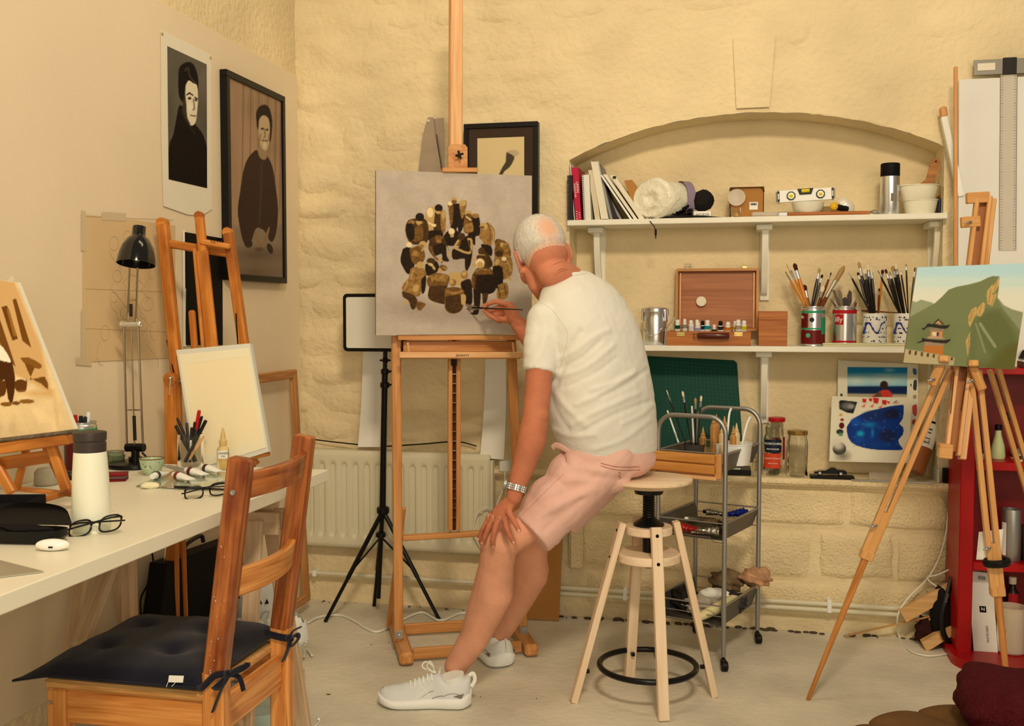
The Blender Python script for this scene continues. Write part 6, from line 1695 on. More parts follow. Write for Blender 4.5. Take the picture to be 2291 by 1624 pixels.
# steel brush washer
P=Vector((YP(1465,760,4.18).x,4.18,S2));r_=.046;H_=YP(1465,694,4.18).z-S2+.01
T=thing('brush_washer','steel brush-washing bucket with clamps and a wire handle on the lower shelf','bucket',P)
mb=MB();mb.lathe([(.0001,0),(r_*.93,0),(r_*.96,.003),(r_,.02),(r_,H_*.72),(r_*.96,H_*.78),(r_*1.02,H_*.86),(r_*1.04,H_*.9)],P,n=36,cap=False);obj('bucket',mb,STEEL,T)
mb=MB();mb.lathe([(r_*1.0,H_*.88),(r_*1.05,H_*.9),(r_*1.05,H_*.98),(r_*.98,H_),(.0001,H_+.003)],P,n=36);obj('lid',mb,STEEL,T)
for a_ in(-2.7,-.5,.3):
    c_=P+Vector((math.cos(a_)*r_*1.07,math.sin(a_)*r_*1.07,H_*.8));d_=Vector((math.cos(a_),math.sin(a_),0));mb=MB();mb.obox(c_,WZ,d_.cross(WZ),d_,H_*.34,.012,.006,.002);mb.tube([c_+WZ*.02,c_+WZ*.026+d_*.006,c_-WZ*.02+d_*.008],.0016,6);obj('clamp',mb,CHROME,T)
mb=MB();mb.tube(bez([P+Vector((-r_*1.05,-.01,H_*.45)),P+Vector((-.02,-r_*1.2,H_*.27)),P+Vector((.02,-r_*1.2,H_*.32)),P+Vector((r_*1.1,-.01,H_*.62))],6),.0016,6);obj('wire_handle',mb,CHROME,T)
mb=MB();a_,b_=YP(1490,735,4.15),YP(1508,712,4.15);mb.tube([a_,b_],.0015,6);mb.prism([b_+Vector((-.006,0,-.012)),b_+Vector((.002,0,-.01)),b_+Vector((.004,0,.008))],(0,.001,0));mb.beam(Vector((a_.x-.004,4.15,S2)),a_,.006,.003);one('wire_clip',mb,STEELD,'thin wire clip with an arrow-like tip beside the steel bucket','clip')
# paint box
bx0,bx1=YP(1492,755,4.10).x,YP(1680,755,4.10).x;bz=YP(1580,741,4.10).z
T=thing('paint_box','open wooden paint box with a leather handle and raised lid on the lower shelf','paint box',((bx0+bx1)/2,4.18,S2))
for lo,hi,nm in[((bx0,4.095,S2),(bx1,4.105,bz),'front_board'),((bx0,4.29,S2),(bx1,4.298,bz),'back_board'),((bx0,4.105,S2),(bx0+.009,4.29,bz),'side_board'),((bx1-.009,4.105,S2),(bx1,4.29,bz),'side_board'),((bx0+.009,4.105,S2),(bx1-.009,4.29,S2+.005),'base_board')]:
    mb=MB();mb.box(lo,hi,b=.0012);obj(nm,mb,W_BOX,T)
ltop=YP(1600,604,4.288);lx0,lx1=YP(1514,700,4.27).x,YP(1694,700,4.27).x
def LP(x,z,d=0): # lid plane leaning slightly back
    t=(z-bz)/(ltop.z-bz);return Vector((x,4.27+.018*t-d,z))
W_BOXL=wood('lid_edge_wood',(178,112,54),(204,140,78),.4)
for a_,b_,nm in[((lx0,bz),(lx0,ltop.z),'lid_side'),((lx1,bz),(lx1,ltop.z),'lid_side'),((lx0,ltop.z),(lx1,ltop.z),'lid_top'),((lx0,bz+.004),(lx1,bz+.004),'lid_bottom')]:
    mb=MB();mb.beam(LP(*a_,.014),LP(*b_,.014),.011 if nm=='lid_side' else .028,.028 if nm=='lid_side' else .011,up=(0,1,0)if nm=='lid_side' else(0,0,1),b=.001);obj(nm,mb,W_BOXL,T)
mb=MB();mb.prism([LP(lx0,bz,-.001),LP(lx1,bz,-.001),LP(lx1,ltop.z,-.001),LP(lx0,ltop.z,-.001)],(0,.003,0),gr=[(0,0,0),(.33,0,0),(.33,.3,0),(0,.3,0)]*2);obj('lid_panel',mb,W_PLY,T)
# wooden palette held in the lid
mb=MB();mb.prism([LP(lx0+.018,bz+.012,.004),LP(lx1-.018,bz+.012,.004),LP(lx1-.018,ltop.z-.012,.004),LP(lx0+.018,ltop.z-.012,.004)],(0,.003,0),gr=[(0,0,0),(.3,0,0),(.3,.3,0),(0,.3,0)]*2);obj('palette',mb,W_PLY,T)
for xx in(lx0+.014,lx1-.014):mb=MB();mb.beam(LP(xx,bz+.01,.012),LP(xx,ltop.z-.012,.012),.007,.008,up=(0,1,0));obj('retaining_strip',mb,W_BEECH,T)
c_=YP(1569,674,4.262);mb=MB();mb.lathe([(.0001,0),(.020,0),(.020,.001),(.0001,.001)],c_-WY*.006,(0,-1,0),n=28,cap=False);obj('thumb_hole',mb,PAPER,T)
for px,m_ in((1540,STEELD),(1666,BRASS)):
    c_=YP(px,598,4.285);mb=MB();w_=.010
    if m_ is BRASS:mb.box((c_.x-.014,4.28,c_.z-.010),(c_.x+.014,4.284,c_.z-.004));mb.box((c_.x-.010,4.28,c_.z-.004),(c_.x+.010,4.283,c_.z+.006),b=.001)
    else:mb.tube([c_+Vector((-.011,0,-.012)),c_+Vector((-.011,0,.014)),c_+Vector((.011,0,.014)),c_+Vector((.011,0,-.012))],.0025,6)
    obj('catch',mb,m_,T)
for px in(1523,1652):
    c_=YP(px,748,4.093);mb=MB();mb.box((c_.x-.017,4.0925,c_.z-.008),(c_.x+.017,4.095,c_.z+.010),b=.0015);ct=obj('latch',mb,BRASS,T)
    for s_ in(-1,1):mb=MB();mb.ball(c_+Vector((s_*.010,-.001,0)),.002,8,5);obj('latch_rivet',mb,STEELD,ct)
ha,hb=YP(1563,751,4.08),YP(1630,751,4.08)
mb=MB();mb.tube(bez([ha,ha.lerp(hb,.25)-WY*.008,ha.lerp(hb,.75)-WY*.008,hb],5),.010,12,flat=1.2);obj('handle',mb,mat('brown_leather',(84,30,16),.35,coat=.3),T)
for p_ in(YP(1556,752,4.088),YP(1571,752,4.076),YP(1618,752,4.076)):
    mb=MB();mb.ball(p_-WY*.003,.0035,10,6);obj('stud',mb,BRASS,T)
mb=MB();c_=YP(1557,752,4.089);mb.tube([c_+Vector((-.008,0,.012)),c_+Vector((.006,0,.012)),c_+Vector((.006,0,-.012)),c_+Vector((-.008,0,-.012)),c_+Vector((-.008,0,.012))],.0022,6,cap=False);obj('buckle',mb,BRASS,T)
tubes=[(1516,716,(0,76,50),.0105,'dark green banded paint tube, leftmost in the paint box'),(1532,714,(150,140,110),.0085,'slim paint-smeared tube second from the left in the paint box'),(1546,717,(232,218,204),.0105,'all-white paint tube left of centre in the paint box'),
         (1560,716,(30,32,60),.010,'navy-black paint tube behind the mauve one'),(1561,722,(178,158,176),.0125,'fat tube with a mauve label at the front centre of the paint box'),(1572,718,(40,36,34),.0095,'black capped tube behind the turquoise one'),
         (1583,717,(0,150,150),.0115,'turquoise banded paint tube in the paint box'),(1598,727,(46,52,38),.009,'low dark tube right of the turquoise one'),(1612,719,(60,44,44),.0115,'brown-black capped tube in the middle right of the paint box'),
         (1629,721,(224,120,34),.0115,'orange banded paint tube in the paint box'),(1645,719,(214,170,60),.010,'yellow tube half hidden by the stone grey one'),(1652,716,(176,152,124),.0115,'stone grey banded paint tube near the right of the paint box'),(1665,718,(222,192,20),.0115,'bright yellow banded paint tube, rightmost in the paint box')]
for i,(px,py,c_,r_,lab)in enumerate(tubes):
    yy=4.135+(.03 if 'behind' in lab or 'hidden' in lab else 0)+(.0 if i%2 else .012);tp=YP(px,py,yy);e_=Vector((tp.x+.002*(i%3-1),yy+.03,S2+.010))
    ptube(tp,e_-tp,max((e_-tp).length,.06),r_,mat('band_%d_%d_%d'%c_,c_,.4),lab,'paint tubes standing in the paint box',capc=BLACKP if 'black capped' in lab else None)
# wooden cube box
T=thing('wooden_box','small lidded wooden box right of the paint box','box',YP(1730,760,4.18))
x0_,x1_=YP(1697,740,4.12).x,YP(1762,740,4.12).x;zt=YP(1730,696,4.12).z;zm=YP(1730,716,4.12).z
mb=MB();mb.box((x0_,4.12,S2),(x1_-.001,4.21,zm),b=.0012,long=0);obj('body',mb,W_BOX,T)
mb=MB();mb.box((x0_-.001,4.119,zm+.0006),(x1_,4.211,zt),b=.0012,long=0);obj('lid',mb,W_BOX,T)
# coffee tins
rT=.047
for px,zt_px,lab,kind in[(1819,685,'silver, green and dark red coffee tin of brushes on the lower shelf',0),(1889,685,'silver and red coffee tin of palette knives on the lower shelf',1)]:
    yc=4.16;P=Vector((YP(px,740,yc).x,yc,S2+(.0 if kind==0 else .012)));H_=YP(px,zt_px,yc-rT).z-P.z;r_=26/F*(P-CAM).dot(FW)
    bands=[(.05,.40,mat('tin_deep_red',(104,20,18),.35)),(.83,.885,GRN),(.42,.455,GRN)]if kind==0 else[(.80,.90,RED),(.02,.07,RED)]
    T=can(P,r_,H_,bands,lab,cat='tin')
    sg=math.atan2(-P.y,-P.x) # direction towards the camera
    if kind==0:
        arcpatch(P,r_+.0006,sg-1.35,sg-.45,H_*.46,H_*.82,MATS['tin_deep_red'],'red_panel',T);arcpatch(P,r_+.0006,sg+.75,sg+1.5,H_*.3,H_*.72,GRN,'green_panel',T)
        mb=MB();c_=P+Vector((math.cos(sg-.1),math.sin(sg-.1),0))*(r_+.0008)+WZ*H_*.66;mb.lathe([(.0001,0),(.009,0),(.009,.0005),(.0001,.0005)],c_,(math.cos(sg-.1),math.sin(sg-.1),0),n=20,cap=False);obj('round_badge',mb,DARKC,T)
        mb=MB();c_=P+Vector((math.cos(sg-.4),math.sin(sg-.4),0))*(r_+.0012)+WZ*H_*.27;mb.lathe([(.0001,0),(.009,0),(.009,.0005),(.0001,.0005)],c_,(math.cos(sg-.4),math.sin(sg-.4),0),n=20,cap=False);obj('green_badge',mb,mat('badge_green',(80,160,110),.4),T)
        dv=Vector((math.cos(sg-.95),math.sin(sg-.95),0));text('lettering','illy',P+dv*(r_+.003)+WZ*H_*.73,Vector((-dv.y,dv.x,0)),WZ,.015,PAPERW,T)
    else:
        arcpatch(P,r_+.0006,sg-.85,sg-.08,H_*.50,H_*.78,RED,'logo_panel',T)
        dv=Vector((math.cos(sg-.45),math.sin(sg-.45),0));text('lettering','illy',P+dv*(r_+.003)+WZ*H_*.64,Vector((-dv.y,dv.x,0)),WZ,.028,PAPERW,T)
    T['zz']=0;del T['zz']
    if kind==0:TIN0=P
    else:TIN1=P
g_='brushes in the green and red tin'
def BRU(tip,ent,P,lab,h,b,w,L,hw=.0045,g=g_,dy=0,flat=.5):
    """tip / entry given in px; both lie near the pot's depth"""
    tp=YP(*tip,P.y+dy);en=YP(*ent,P.y+dy*.5);d_=(en-tp).normalized();z_=P.z+.02
    e_=en+d_*((en.z-z_)/-d_.z*.75 if d_.z<0 else 0);e_.x=max(min(e_.x,P.x+.036),P.x-.036)
    return brush(tp,e_,lab,h,b,w,L,hw,g,flat=flat)
P=TIN0
BRU((1757,607),(1800,684),P,'small tan-tipped brush leaning far left out of the green and red tin','orange','tan',.006,.02,g=g_,dy=-.01)
BRU((1760,588),(1806,684),P,'cream oval-tipped brush with an orange handle in the green and red tin','orange','cream',.0095,.035,g=g_,dy=-.015)
BRU((1777,589),(1806,684),P,'flat dark-bristled brush with a broad orange handle','orange','dark',.0085,.03,.0075,g=g_,dy=0)
BRU((1799,637),(1810,684),P,'short stubby dark flat brush low in the green and red tin','brown','dark',.009,.025,.006,g=g_,dy=.01)
BRU((1834,600),(1817,684),P,'tan-tipped black handled brush standing upright in the green and red tin','black','tan',.006,.02,.006,g=g_,dy=-.005)
BRU((1840,614),(1822,684),P,'small dark-tipped brush leaning right beside the upright one','black','dark',.005,.016,.004,g=g_,dy=.012)
BRU((1860,609),(1832,684),P,'round black-tipped brush with a copper ferrule in the green and red tin','brown','black',.005,.014,.0045,g=g_,dy=-.01)
BRU((1889,595),(1838,684),P,'big pointed mop brush with a brown handle leaning far right','brown','tan',.0125,.065,.0085,g=g_,dy=0,flat=.9)
BRU((1842,640),(1830,684),P,'short pale flat brush low in the green and red tin','brown','cream',.008,.022,.005,g=g_,dy=-.02)
P=TIN1
for i,(pts,c_,lab)in enumerate([([(1862,650),(1868,648),(1882,684),(1874,684)],(70,52,34),'long palette knife blade leaning left in the red tin'),([(1874,652),(1879,648),(1884,656),(1886,684),(1877,684)],(96,76,44),'narrow olive palette knife in the red tin'),
                               ([(1884,668),(1892,664),(1898,672),(1896,684),(1884,684)],(30,18,14),'dark ribbed knob handle in the red tin'),([(1895,662),(1900,648),(1906,654),(1906,674),(1902,684),(1895,684)],(48,30,26),'broad leaf-shaped palette knife in the red tin'),
                               ([(1905,684),(1920,661),(1918,668),(1912,684)],(120,100,70),'short pale palette knife leaning right in the red tin'),([(1855,665),(1872,684),(1866,684)],(60,48,36),'thin knife tip sticking out left of the red tin')]):
    q_=[YP(x,y,P.y-.015+.008*i)for x,y in pts];mid=sum(q_[-2:],Vector())/2
    T=thing('palette_knife',lab,'palette knife',mid,'palette knives in the red tin');mb=MB();mb.prism(q_,(0,.0022,0));obj('blade',mb,mat('knife_%d'%i,c_,.35,metal=.3),T)
    mb=MB();mb.tube([mid,Vector((P.x*.5+mid.x*.5,mid.y,P.z+.02))],.004,8);obj('handle',mb,BR_H['brown'],T)
# porcelain pots
PORC=mat('blue_white_porcelain',(228,214,190),.18,coat=.6);COB=mat('cobalt_glaze',(36,52,118),.2,coat=.6);COBD=mat('cobalt_dark',(24,30,62),.2,coat=.5)
POTS=[]
for px,lab in[(1957,'blue and white porcelain brush pot, left of the pair'),(2026,'blue and white porcelain brush pot, partly hidden by the mountain painting')]:
    yc=4.16;P=Vector((YP(px,740,yc).x,yc,S2+.013));H_=YP(px,701,yc-.04).z-P.z;r_=25.5/F*(P-CAM).dot(FW)
    T=thing('porcelain_pot',lab,'pot',P);mb=MB();mb.lathe([(.0001,0),(r_*.97,0),(r_,.003),(r_,H_-.003),(r_*.98,H_),(r_-.004,H_),(r_-.005,.006),(.0001,.005)],P,n=40,cap=False);obj('pot',mb,PORC,T)
    random.seed(px);sg=math.atan2(-P.y,-P.x)
    def onp(a,z):return P+Vector((math.cos(a)*(r_+.0004),math.sin(a)*(r_+.0004),z))
    mb=MB();pa=[onp(sg+t,H_*z)for t,z in[(-1.0,.3),(-.75,.62),(-.45,.66),(-.2,.5),(.05,.36),(.35,.4),(.55,.62),(.9,.7)]];mb.tube(bez(pa,5),[.0065+.002*math.sin(i*1.3)for i in range(36)],8,flat=.3,up=(math.cos(sg),math.sin(sg),0));obj('scroll_pattern',mb,COB,T)
    mb=MB()
    for i in range(70):
        a=sg+random.uniform(-1.5,1.5);z_=H_*random.choice([.06,.2,.34,.5,.78,.86])+random.uniform(-.002,.002);d_=Vector((math.cos(a),math.sin(a),0));s_=random.uniform(.0018,.0036)
        mb.obox(onp(a,z_),d_.cross(WZ),WZ,d_,s_*2,s_*1.1,.0006,.0002)
        if i%2:mb.obox(onp(a,z_+s_),d_.cross(WZ),WZ,d_,s_*.8,s_*1.6,.0006,.0002)
    obj('leaf_pattern',mb,COBD,T)['kind']='stuff';POTS.append(P)
P=POTS[0];g_='brushes in the left porcelain pot'
for a_,b_,lab,h,bb,w_,L,hw,dy in[((1896,604),(1938,683),'thin brush with a fine cream point leaning far left','black','cream',.003,.018,.0035,-.02),((1921,586),(1945,690),'pinkish oval brush standing tallest in the left pot','black','tan',.0065,.026,.0055,.01),
                                    ((1919,609),(1942,690),'small red-brown tipped brush at the left of the left pot','black','dark',.005,.014,.004,.02),((1934,601),(1948,690),'broad grey-cream flat brush at the front of the left pot','black','cream',.0085,.02,.007,-.022),
                                    ((1941,592),(1952,690),'tall pale flat brush in the middle of the left pot','black','cream',.007,.022,.006,-.004),((1949,599),(1957,690),'pale brush right of the middle in the left pot','black','cream',.006,.020,.005,.012),
                                    ((1975,603),(1966,700),'orange handled dark brush leaning right in the left pot','orange','dark',.006,.018,.004,-.01),((1967,645),(1965,700),'short brown stick in the left pot','brown','dark',.004,.012,.004,-.02)]:
    BRU(a_,b_,P,lab,h,bb,w_,L,hw,g_,dy)
P=POTS[1];g_='brushes in the right porcelain pot'
for a_,b_,lab,h,bb,w_,L,hw,dy in[((1964,605),(2006,690),'thin black brush leaning far left out of the right pot','black','dark',.003,.014,.0035,-.02),((1981,602),(2008,690),'red-speckled tip brush in the right pot','black','dark',.005,.018,.005,.0),
                                    ((1990,607),(2012,690),'silver ferrule brush with a tan tip in the right pot','black','tan',.004,.014,.005,-.012),((1997,595),(2018,690),'fluffy fan-like tan brush in the right pot','black','tan',.0085,.022,.006,.012),
                                    ((2004,592),(2022,690),'pale flat brush beside the fan-like one in the right pot','black','cream',.006,.018,.0055,-.02),((2014,598),(2030,700),'very thin copper-tipped brush in the right pot','black','cream',.0025,.014,.0028,-.01),
                                    ((2027,590),(2032,700),'tall thin brush with a bent tip in the right pot','black','tan',.0035,.012,.003,.0),((2047,598),(2036,700),'thin pointed brush leaning right beside the mountain painting','black','dark',.0025,.018,.003,.01)]:
    BRU(a_,b_,P,lab,h,bb,w_,L,hw,g_,dy)
brush(YP(1912,694,4.21),YP(2010,700,4.21),'reddish handle lying across behind the porcelain pots','brown','dark',.004,.012,.004)
# white rulers/frames stack
for i,(zz,lab)in enumerate([(0,'lower of two cream batten strips under the brush pots'),(.0065,'upper of two cream batten strips under the brush pots')]):
    mb=MB();mb.box((YP(1841,760,4.10).x,4.088+.002*i,S2+zz),(YP(2062,760,4.1).x,4.22,S2+zz+.0055),b=.0012);one('batten',mb,mat('cream_batten',(226,210,160),.5),lab,'batten','battens under the brush pots')
# ================================================================ SILL: cutting mat, jars, sheets
SZ0=NZ0+.001
def sheet(name,pts,y0,y1,th,m,label,cat,ztop=None):
    zt,zb=max(YP(*p,y0).z for p in pts),SZ0
    def yat(z):t=(z-zb)/(zt-zb);return y0*(1-t)+y1*t
    out=[]
    for p in pts:
        yy=y0
        for _ in range(6):w_=YP(*p,yy);yy=yat(max(w_.z,zb))
        w_=YP(*p,yy);w_.z=max(w_.z,zb);out.append(w_)
    T=thing(name,label,cat,out[-1]);mb=MB();mb.prism(out,(0,th,0));obj('sheet',mb,m,T);return T,out
T,cm=sheet('cutting_mat',[(1380,792),(1440,796),(1642,806),(1649,812),(1662,1000),(1380,1000)],4.18,4.295,.004,mat('cutting_mat_green',(14,62,46),.5),'dark green gridded cutting mat leaning at the back of the sill behind the trolley','cutting mat')
o_,ex_,ey_=cm[-1],(cm[-2]-cm[-1]),None
e1=(cm[3]-cm[0]).normalized();e2=(cm[-2]-cm[3]).normalized();nn=Vector((0,-.0007,0));mb=MB();L1,L2=(cm[2]-cm[0]).length,(cm[4]-cm[3]).length
for k in range(19):p=cm[3]-e1*(.014+k*.0155)+e2*.014;mb.beam(p+nn,p+e2*(L2-.02)+nn,.0006,.0006,b=0)
for k in range(int((L2-.02)/.0155)):p=cm[3]-e1*.014+e2*(.014+k*.0155);mb.beam(p+nn,p-e1*.30+nn,.0006,.0006,b=0)
obj('grid_lines',mb,mat('mat_grid',(52,112,92),.6),T)['kind']='stuff'

def sill_pt(px,y):return Vector((YP(px,1020,y).x,y,SZ0))
P=sill_pt(1696,4.27);jar(P,.019,YP(1696,948,4.25).z-SZ0,'plain empty glass jar standing behind the trolley at the left of the jars',neck=.95,body_h=.9)
P=sill_pt(1737,4.24);r_=.034;hJ=YP(1737,936,4.22).z-SZ0
T=jar(P,r_,hJ,'tall jar with a red screw lid at the back of the sill',lid=mat('red_lid',(178,26,30),.3),neck=.9)
arcpatch(P,r_+.0006,-2.1,-.4,hJ*.25,hJ*.66,mat('label_crimson',(140,20,30),.45),'label',T)
P=sill_pt(1729,4.165);r_=.0375;hJ=YP(1729,955,4.13).z-SZ0
T=jar(P,r_,hJ,'clear plastic jar with a navy and orange label, in front of the red-lidded jar',neck=.8,body_h=.8)
sg=math.atan2(-P.y,-P.x)
arcpatch(P,r_+.0006,sg-.95,sg+1.0,hJ*.48,hJ*.74,mat('label_navy',(24,26,46),.45),'navy_label',T);arcpatch(P,r_+.0006,sg-1.1,sg+.9,hJ*.16,hJ*.46,mat('label_red_orange',(204,66,34),.45),'orange_label',T)
dv=Vector((math.cos(sg),math.sin(sg),0));rg=Vector((-dv.y,dv.x,0))
text('lettering','YORKSHIRE',P+dv*(r_+.0025)+WZ*hJ*.66,rg,WZ,.0125,PAPERW,T);text('lettering','PROVENDER',P+dv*(r_+.0025)+WZ*hJ*.55,rg,WZ,.0085,PAPERW,T);text('lettering','ROAST TOMATO',P+dv*(r_+.0025)+WZ*hJ*.36,rg,WZ,.0075,PAPERW,T);text('lettering','PASTA SAUCE',P+dv*(r_+.0025)+WZ*hJ*.26,rg,WZ,.006,PAPERW,T)
P=sill_pt(1784,4.15);jar(P,.0405,YP(1784,966,4.12).z-SZ0,'squat empty jar with a gold lid beside the toy car',lid=mat('gold_lid',(176,132,66),.3,metal=.8),neck=.88,body_h=.8)
for px,yy,r3,lab in[(1640,4.2,(.05,.05,.03),'dark box lying behind the right side of the trolley')]:
    p=sill_pt(px,yy);mb=MB();mb.box((p.x-.035,4.12,SZ0),(p.x+.07,4.24,SZ0+.022),b=.002);one('dark_case',mb,BLACKP,lab,'box')
    mb=MB();mb.box((p.x-.01,4.13,SZ0+.0225),(p.x+.03,4.16,SZ0+.024));mb.xf=None;one('loose_label',mb,PAPERW,'white slip of paper on the dark box behind the trolley','paper')
# toy car
pc_=sill_pt(1862,4.13)
T=thing('toy_car','dark model sports car on a black display base on the sill','toy car',pc_)
mb=MB();mb.box((sill_pt(1813,4.12).x,4.105,SZ0),(sill_pt(1912,4.12).x,4.16,SZ0+.011),b=.002);obj('display_base',mb,BLACKP,T)
cx_=sill_pt(1858,4.13).x;z_=SZ0+.0125;cb=mat('car_dark',(26,30,30),.2,coat=.8)
mb=MB();prof=[(-.062,.006),(-.060,.013),(-.040,.017),(-.018,.019),(-.002,.029),(.016,.030),(.026,.022),(.048,.021),(.060,.017),(.061,.006)]
mb.prism([(cx_+a_,4.115,z_+b_)for a_,b_ in prof],(0,.034,0));obj('car_body',mb,cb,T,smooth=50)
for a_ in(-.040,.038):
    for yy in(4.1135,4.1505):mb=MB();mb.lathe([(.0001,-.002),(.0085,-.002),(.009,0),(.0085,.002),(.0001,.002)],(cx_+a_,yy,z_+.0085),(0,1,0),n=18,cap=False);wv=obj('wheel',mb,BLACKP,T);mb=MB();mb.lathe([(.0001,0),(.0055,0),(.0055,.0006),(.0001,.0006)],(cx_+a_,yy-.0022,z_+.0085),(0,-1,0),n=14,cap=False);obj('hubcap',mb,STEEL,wv)

# painted test sheets
W1=mat('primed_board',(228,212,176),.7)
T,s1=sheet('painted_sheet',[(1875,806),(2054,815),(2052,1032),(1872,1030)],4.20,4.29,.003,W1,'white sheet with a seascape and colour swatches, rear of two on the sill','painting')
pc=Pic(1890,815,2036,890,3,(60,130,160))
pc.poly([(1890,815),(2036,815),(2036,850),(1890,850)],(28,118,160),soft=20).poly([(1890,838),(2036,836),(2036,866),(1890,866)],(150,186,180),soft=14)
pc.ell(1915,852,22,10,(196,204,184),soft=12,al=.8).ell(1975,850,30,10,(190,200,184),soft=12,al=.7).ell(1990,828,10,4,(110,164,180),soft=6)
pc.poly([(1890,864),(2036,864),(2036,884),(1890,886)],(16,38,74)).poly([(1890,880),(2036,882),(2036,895),(1890,895)],(180,160,120),soft=4)
pc.poly([(1952,886),(1966,878),(1975,872),(1990,874),(1996,890),(1950,890)],(210,56,42),smooth=2).ell(1978,861,9,9,(56,32,24)).poly([(1952,889),(1962,880),(1968,874),(1972,888)],(110,70,44),smooth=2)
picture('seascape',[PP(x,y,s1[0]+Vector((0,-.001,0)),(s1[1]-s1[0]).cross(s1[3]-s1[0]))for x,y in[(1896,821),(2030,822),(2029,888),(1896,888)]],pc,70,36,PICM,T)
def swatch(T,P0,N_,items,nm='swatch'):
    for pts,c_ in items:
        q_=[PP(x,y,P0,N_)for x,y in[(p.x,p.y)for p in bez([Vector((*p,0))for p in pts+[pts[0]]],3)[:-1]]]
        mb=MB();mb.prism([p-WY*.0008 for p in q_],(0,.0006,0));obj(nm,mb,mat('swatch_%d_%d_%d'%c_,c_,.4),T)
N1=(s1[1]-s1[0]).cross(s1[3]-s1[0])
swatch(T,s1[0],N1,[([(2042,824),(2050,826),(2050,838),(2043,836)],(40,100,140)),([(2044,852),(2051,850),(2050,872),(2043,870)],(24,30,36)),([(2041,908),(2051,905),(2050,930),(2042,925)],(190,40,30)),([(2041,940),(2048,938),(2047,950),(2041,948)],(180,40,30)),
     ([(2043,884),(2050,884),(2049,892),(2043,891)],(160,130,70)),([(1880,881),(1884,880),(1885,886),(1880,886)],(40,30,30)),([(2036,860),(2039,858),(2039,866)],(30,36,40))])
T,s2=sheet('painted_sheet',[(1861,886),(2039,891),(2035,1036),(1855,1032)],4.15,4.22,.003,W1,'white sheet with a large ultramarine blob and red marks, front of two on the sill','painting')
N2=(s2[1]-s2[0]).cross(s2[3]-s2[0])
pc=Pic(1850,880,2045,1040,3,(228,212,176))
pc.poly([(1894,956),(1905,940),(1930,925),(1960,916),(1990,909),(2014,906),(2022,908),(2020,936),(2012,948),(2021,956),(2020,972),(2010,984),(2014,996),(2020,1006),(1990,1007),(1950,1005),(1915,996),(1898,980)],(18,52,120),smooth=2)
for x,y,r1,r2,c_ in[(1960,930,30,12,(24,44,90)),(1995,925,18,12,(28,32,60)),(1945,950,16,6,(20,110,160)),(1925,970,9,7,(20,150,180)),(1952,968,3,8,(24,140,190)),(1985,975,20,14,(30,38,76)),(1920,985,14,8,(20,70,140)),(1970,995,30,6,(20,60,120)),(1915,945,12,10,(22,76,150))]:pc.ell(x,y,r1,r2,c_,soft=6,al=.8)
random.seed(2)
for i in range(40):x,y=random.uniform(1905,2015),random.uniform(925,1000);pc.line([(x,y),(x+random.uniform(-6,6),y+random.uniform(-4,4))],1.2,random.choice([(90,130,170),(14,30,80),(120,150,180)]),.6)
pc.poly([(1877,898),(1882,895),(1918,899),(1909,925),(1895,923),(1878,915)],(34,32,30)).ell(1896,908,14,8,(110,104,94),soft=8).ell(1904,909,7,5,(150,144,130),soft=5)
for x,y,s_ in[(1934,896,5),(1948,894,4),(1960,896,7),(1979,900,6),(1988,900,3)]:pc.poly([(x-s_,y-s_),(x+s_,y-s_+2),(x+s_*.6,y+s_),(x-s_*.8,y+s_*.8)],(204,42,36))
for x,y in[(1932,908),(1951,908),(1970,910)]:pc.poly([(x-6,y+2),(x+5,y-5),(x+2,y+4)],(226,110,90))
pc.line([(2000,902),(2006,896)],1.6,(60,30,26)).line([(2004,903),(2010,899)],1.4,(170,40,34))
pc.ell(1881,928,4,3,(210,160,60)).ell(1884,939,4,3,(140,30,34)).ell(1883,952,6,7,(96,26,28)).ell(1879,966,8,6,(50,56,44)).ell(1881,972,5,4,(96,140,106))
pc.ell(1878,1004,15,14,(56,50,44)).ell(1876,998,12,9,(196,180,152),soft=10).ell(1886,1020,14,10,(110,98,80),soft=14,al=.7).ell(1870,990,14,9,(220,204,170),soft=8,al=.7)
picture('paint_marks',[PP(x,y,s2[0]-WY*.001,N2)for x,y in[(1861.5,886.5),(2038.5,891),(2034.5,1032),(1856,1030)]],pc,120,96,PICM,T)
mb=MB();a_,b_=sill_pt(1945,4.11),sill_pt(2006,4.11);mb.box((a_.x,4.10,SZ0),(b_.x,4.13,SZ0+.030),b=.002);one('clear_case',mb,mat('clear_plastic',raw=(.9,.86,.76),rough=.15,trans=.75,ior=1.2),'small clear plastic case standing in front of the blue blob sheet','case')
mb=MB();mb.box((sill_pt(1905,4.1).x,4.088,SZ0),(sill_pt(2090,4.1).x,4.098,SZ0+.004));one('steel_ruler',mb,STEELD,'thin steel ruler lying along the front edge of the sill','ruler')
# mailing tube
a_,b_=Vector((YP(2052,1035,4.12).x,4.14,SZ0+.03)),YP(2110,880,4.26);d_=(b_-a_).normalized()
T=thing('mailing_tube','brown mailing tube with a white address label leaning beside the painted sheets','tube',a_)
mb=MB();mb.tube([a_,b_],.030,28);obj('tube',mb,mat('kraft_tube',(150,84,40),.35,coat=.3),T)
fc=(CAM-a_).normalized();sd=d_.cross(fc).normalized();fv=sd.cross(d_).normalized();L_=(b_-a_).length
mb=MB();mb.grid(lambda u,v:a_+d_*(L_*(.30+.68*v))+(fv*math.cos((u-.5)*2.4)+sd*math.sin((u-.5)*2.4))*.0306,10,4);obj('address_label',mb,PAPERW,T)
Cc=a_+fv*.0315
for t_,wv,hv in[(.60,.036,.008),(.40,.02,.003),(.47,.012,.004),(.51,.012,.005),(.90,.026,.002),(.86,.020,.002),(.80,.014,.003),(.76,.024,.003)]:
    mb=MB();mb.obox(Cc+d_*L_*t_,sd,d_,fv,wv,hv,.0004);obj('print',mb,HOLE if t_==.6 else DARKC,T)
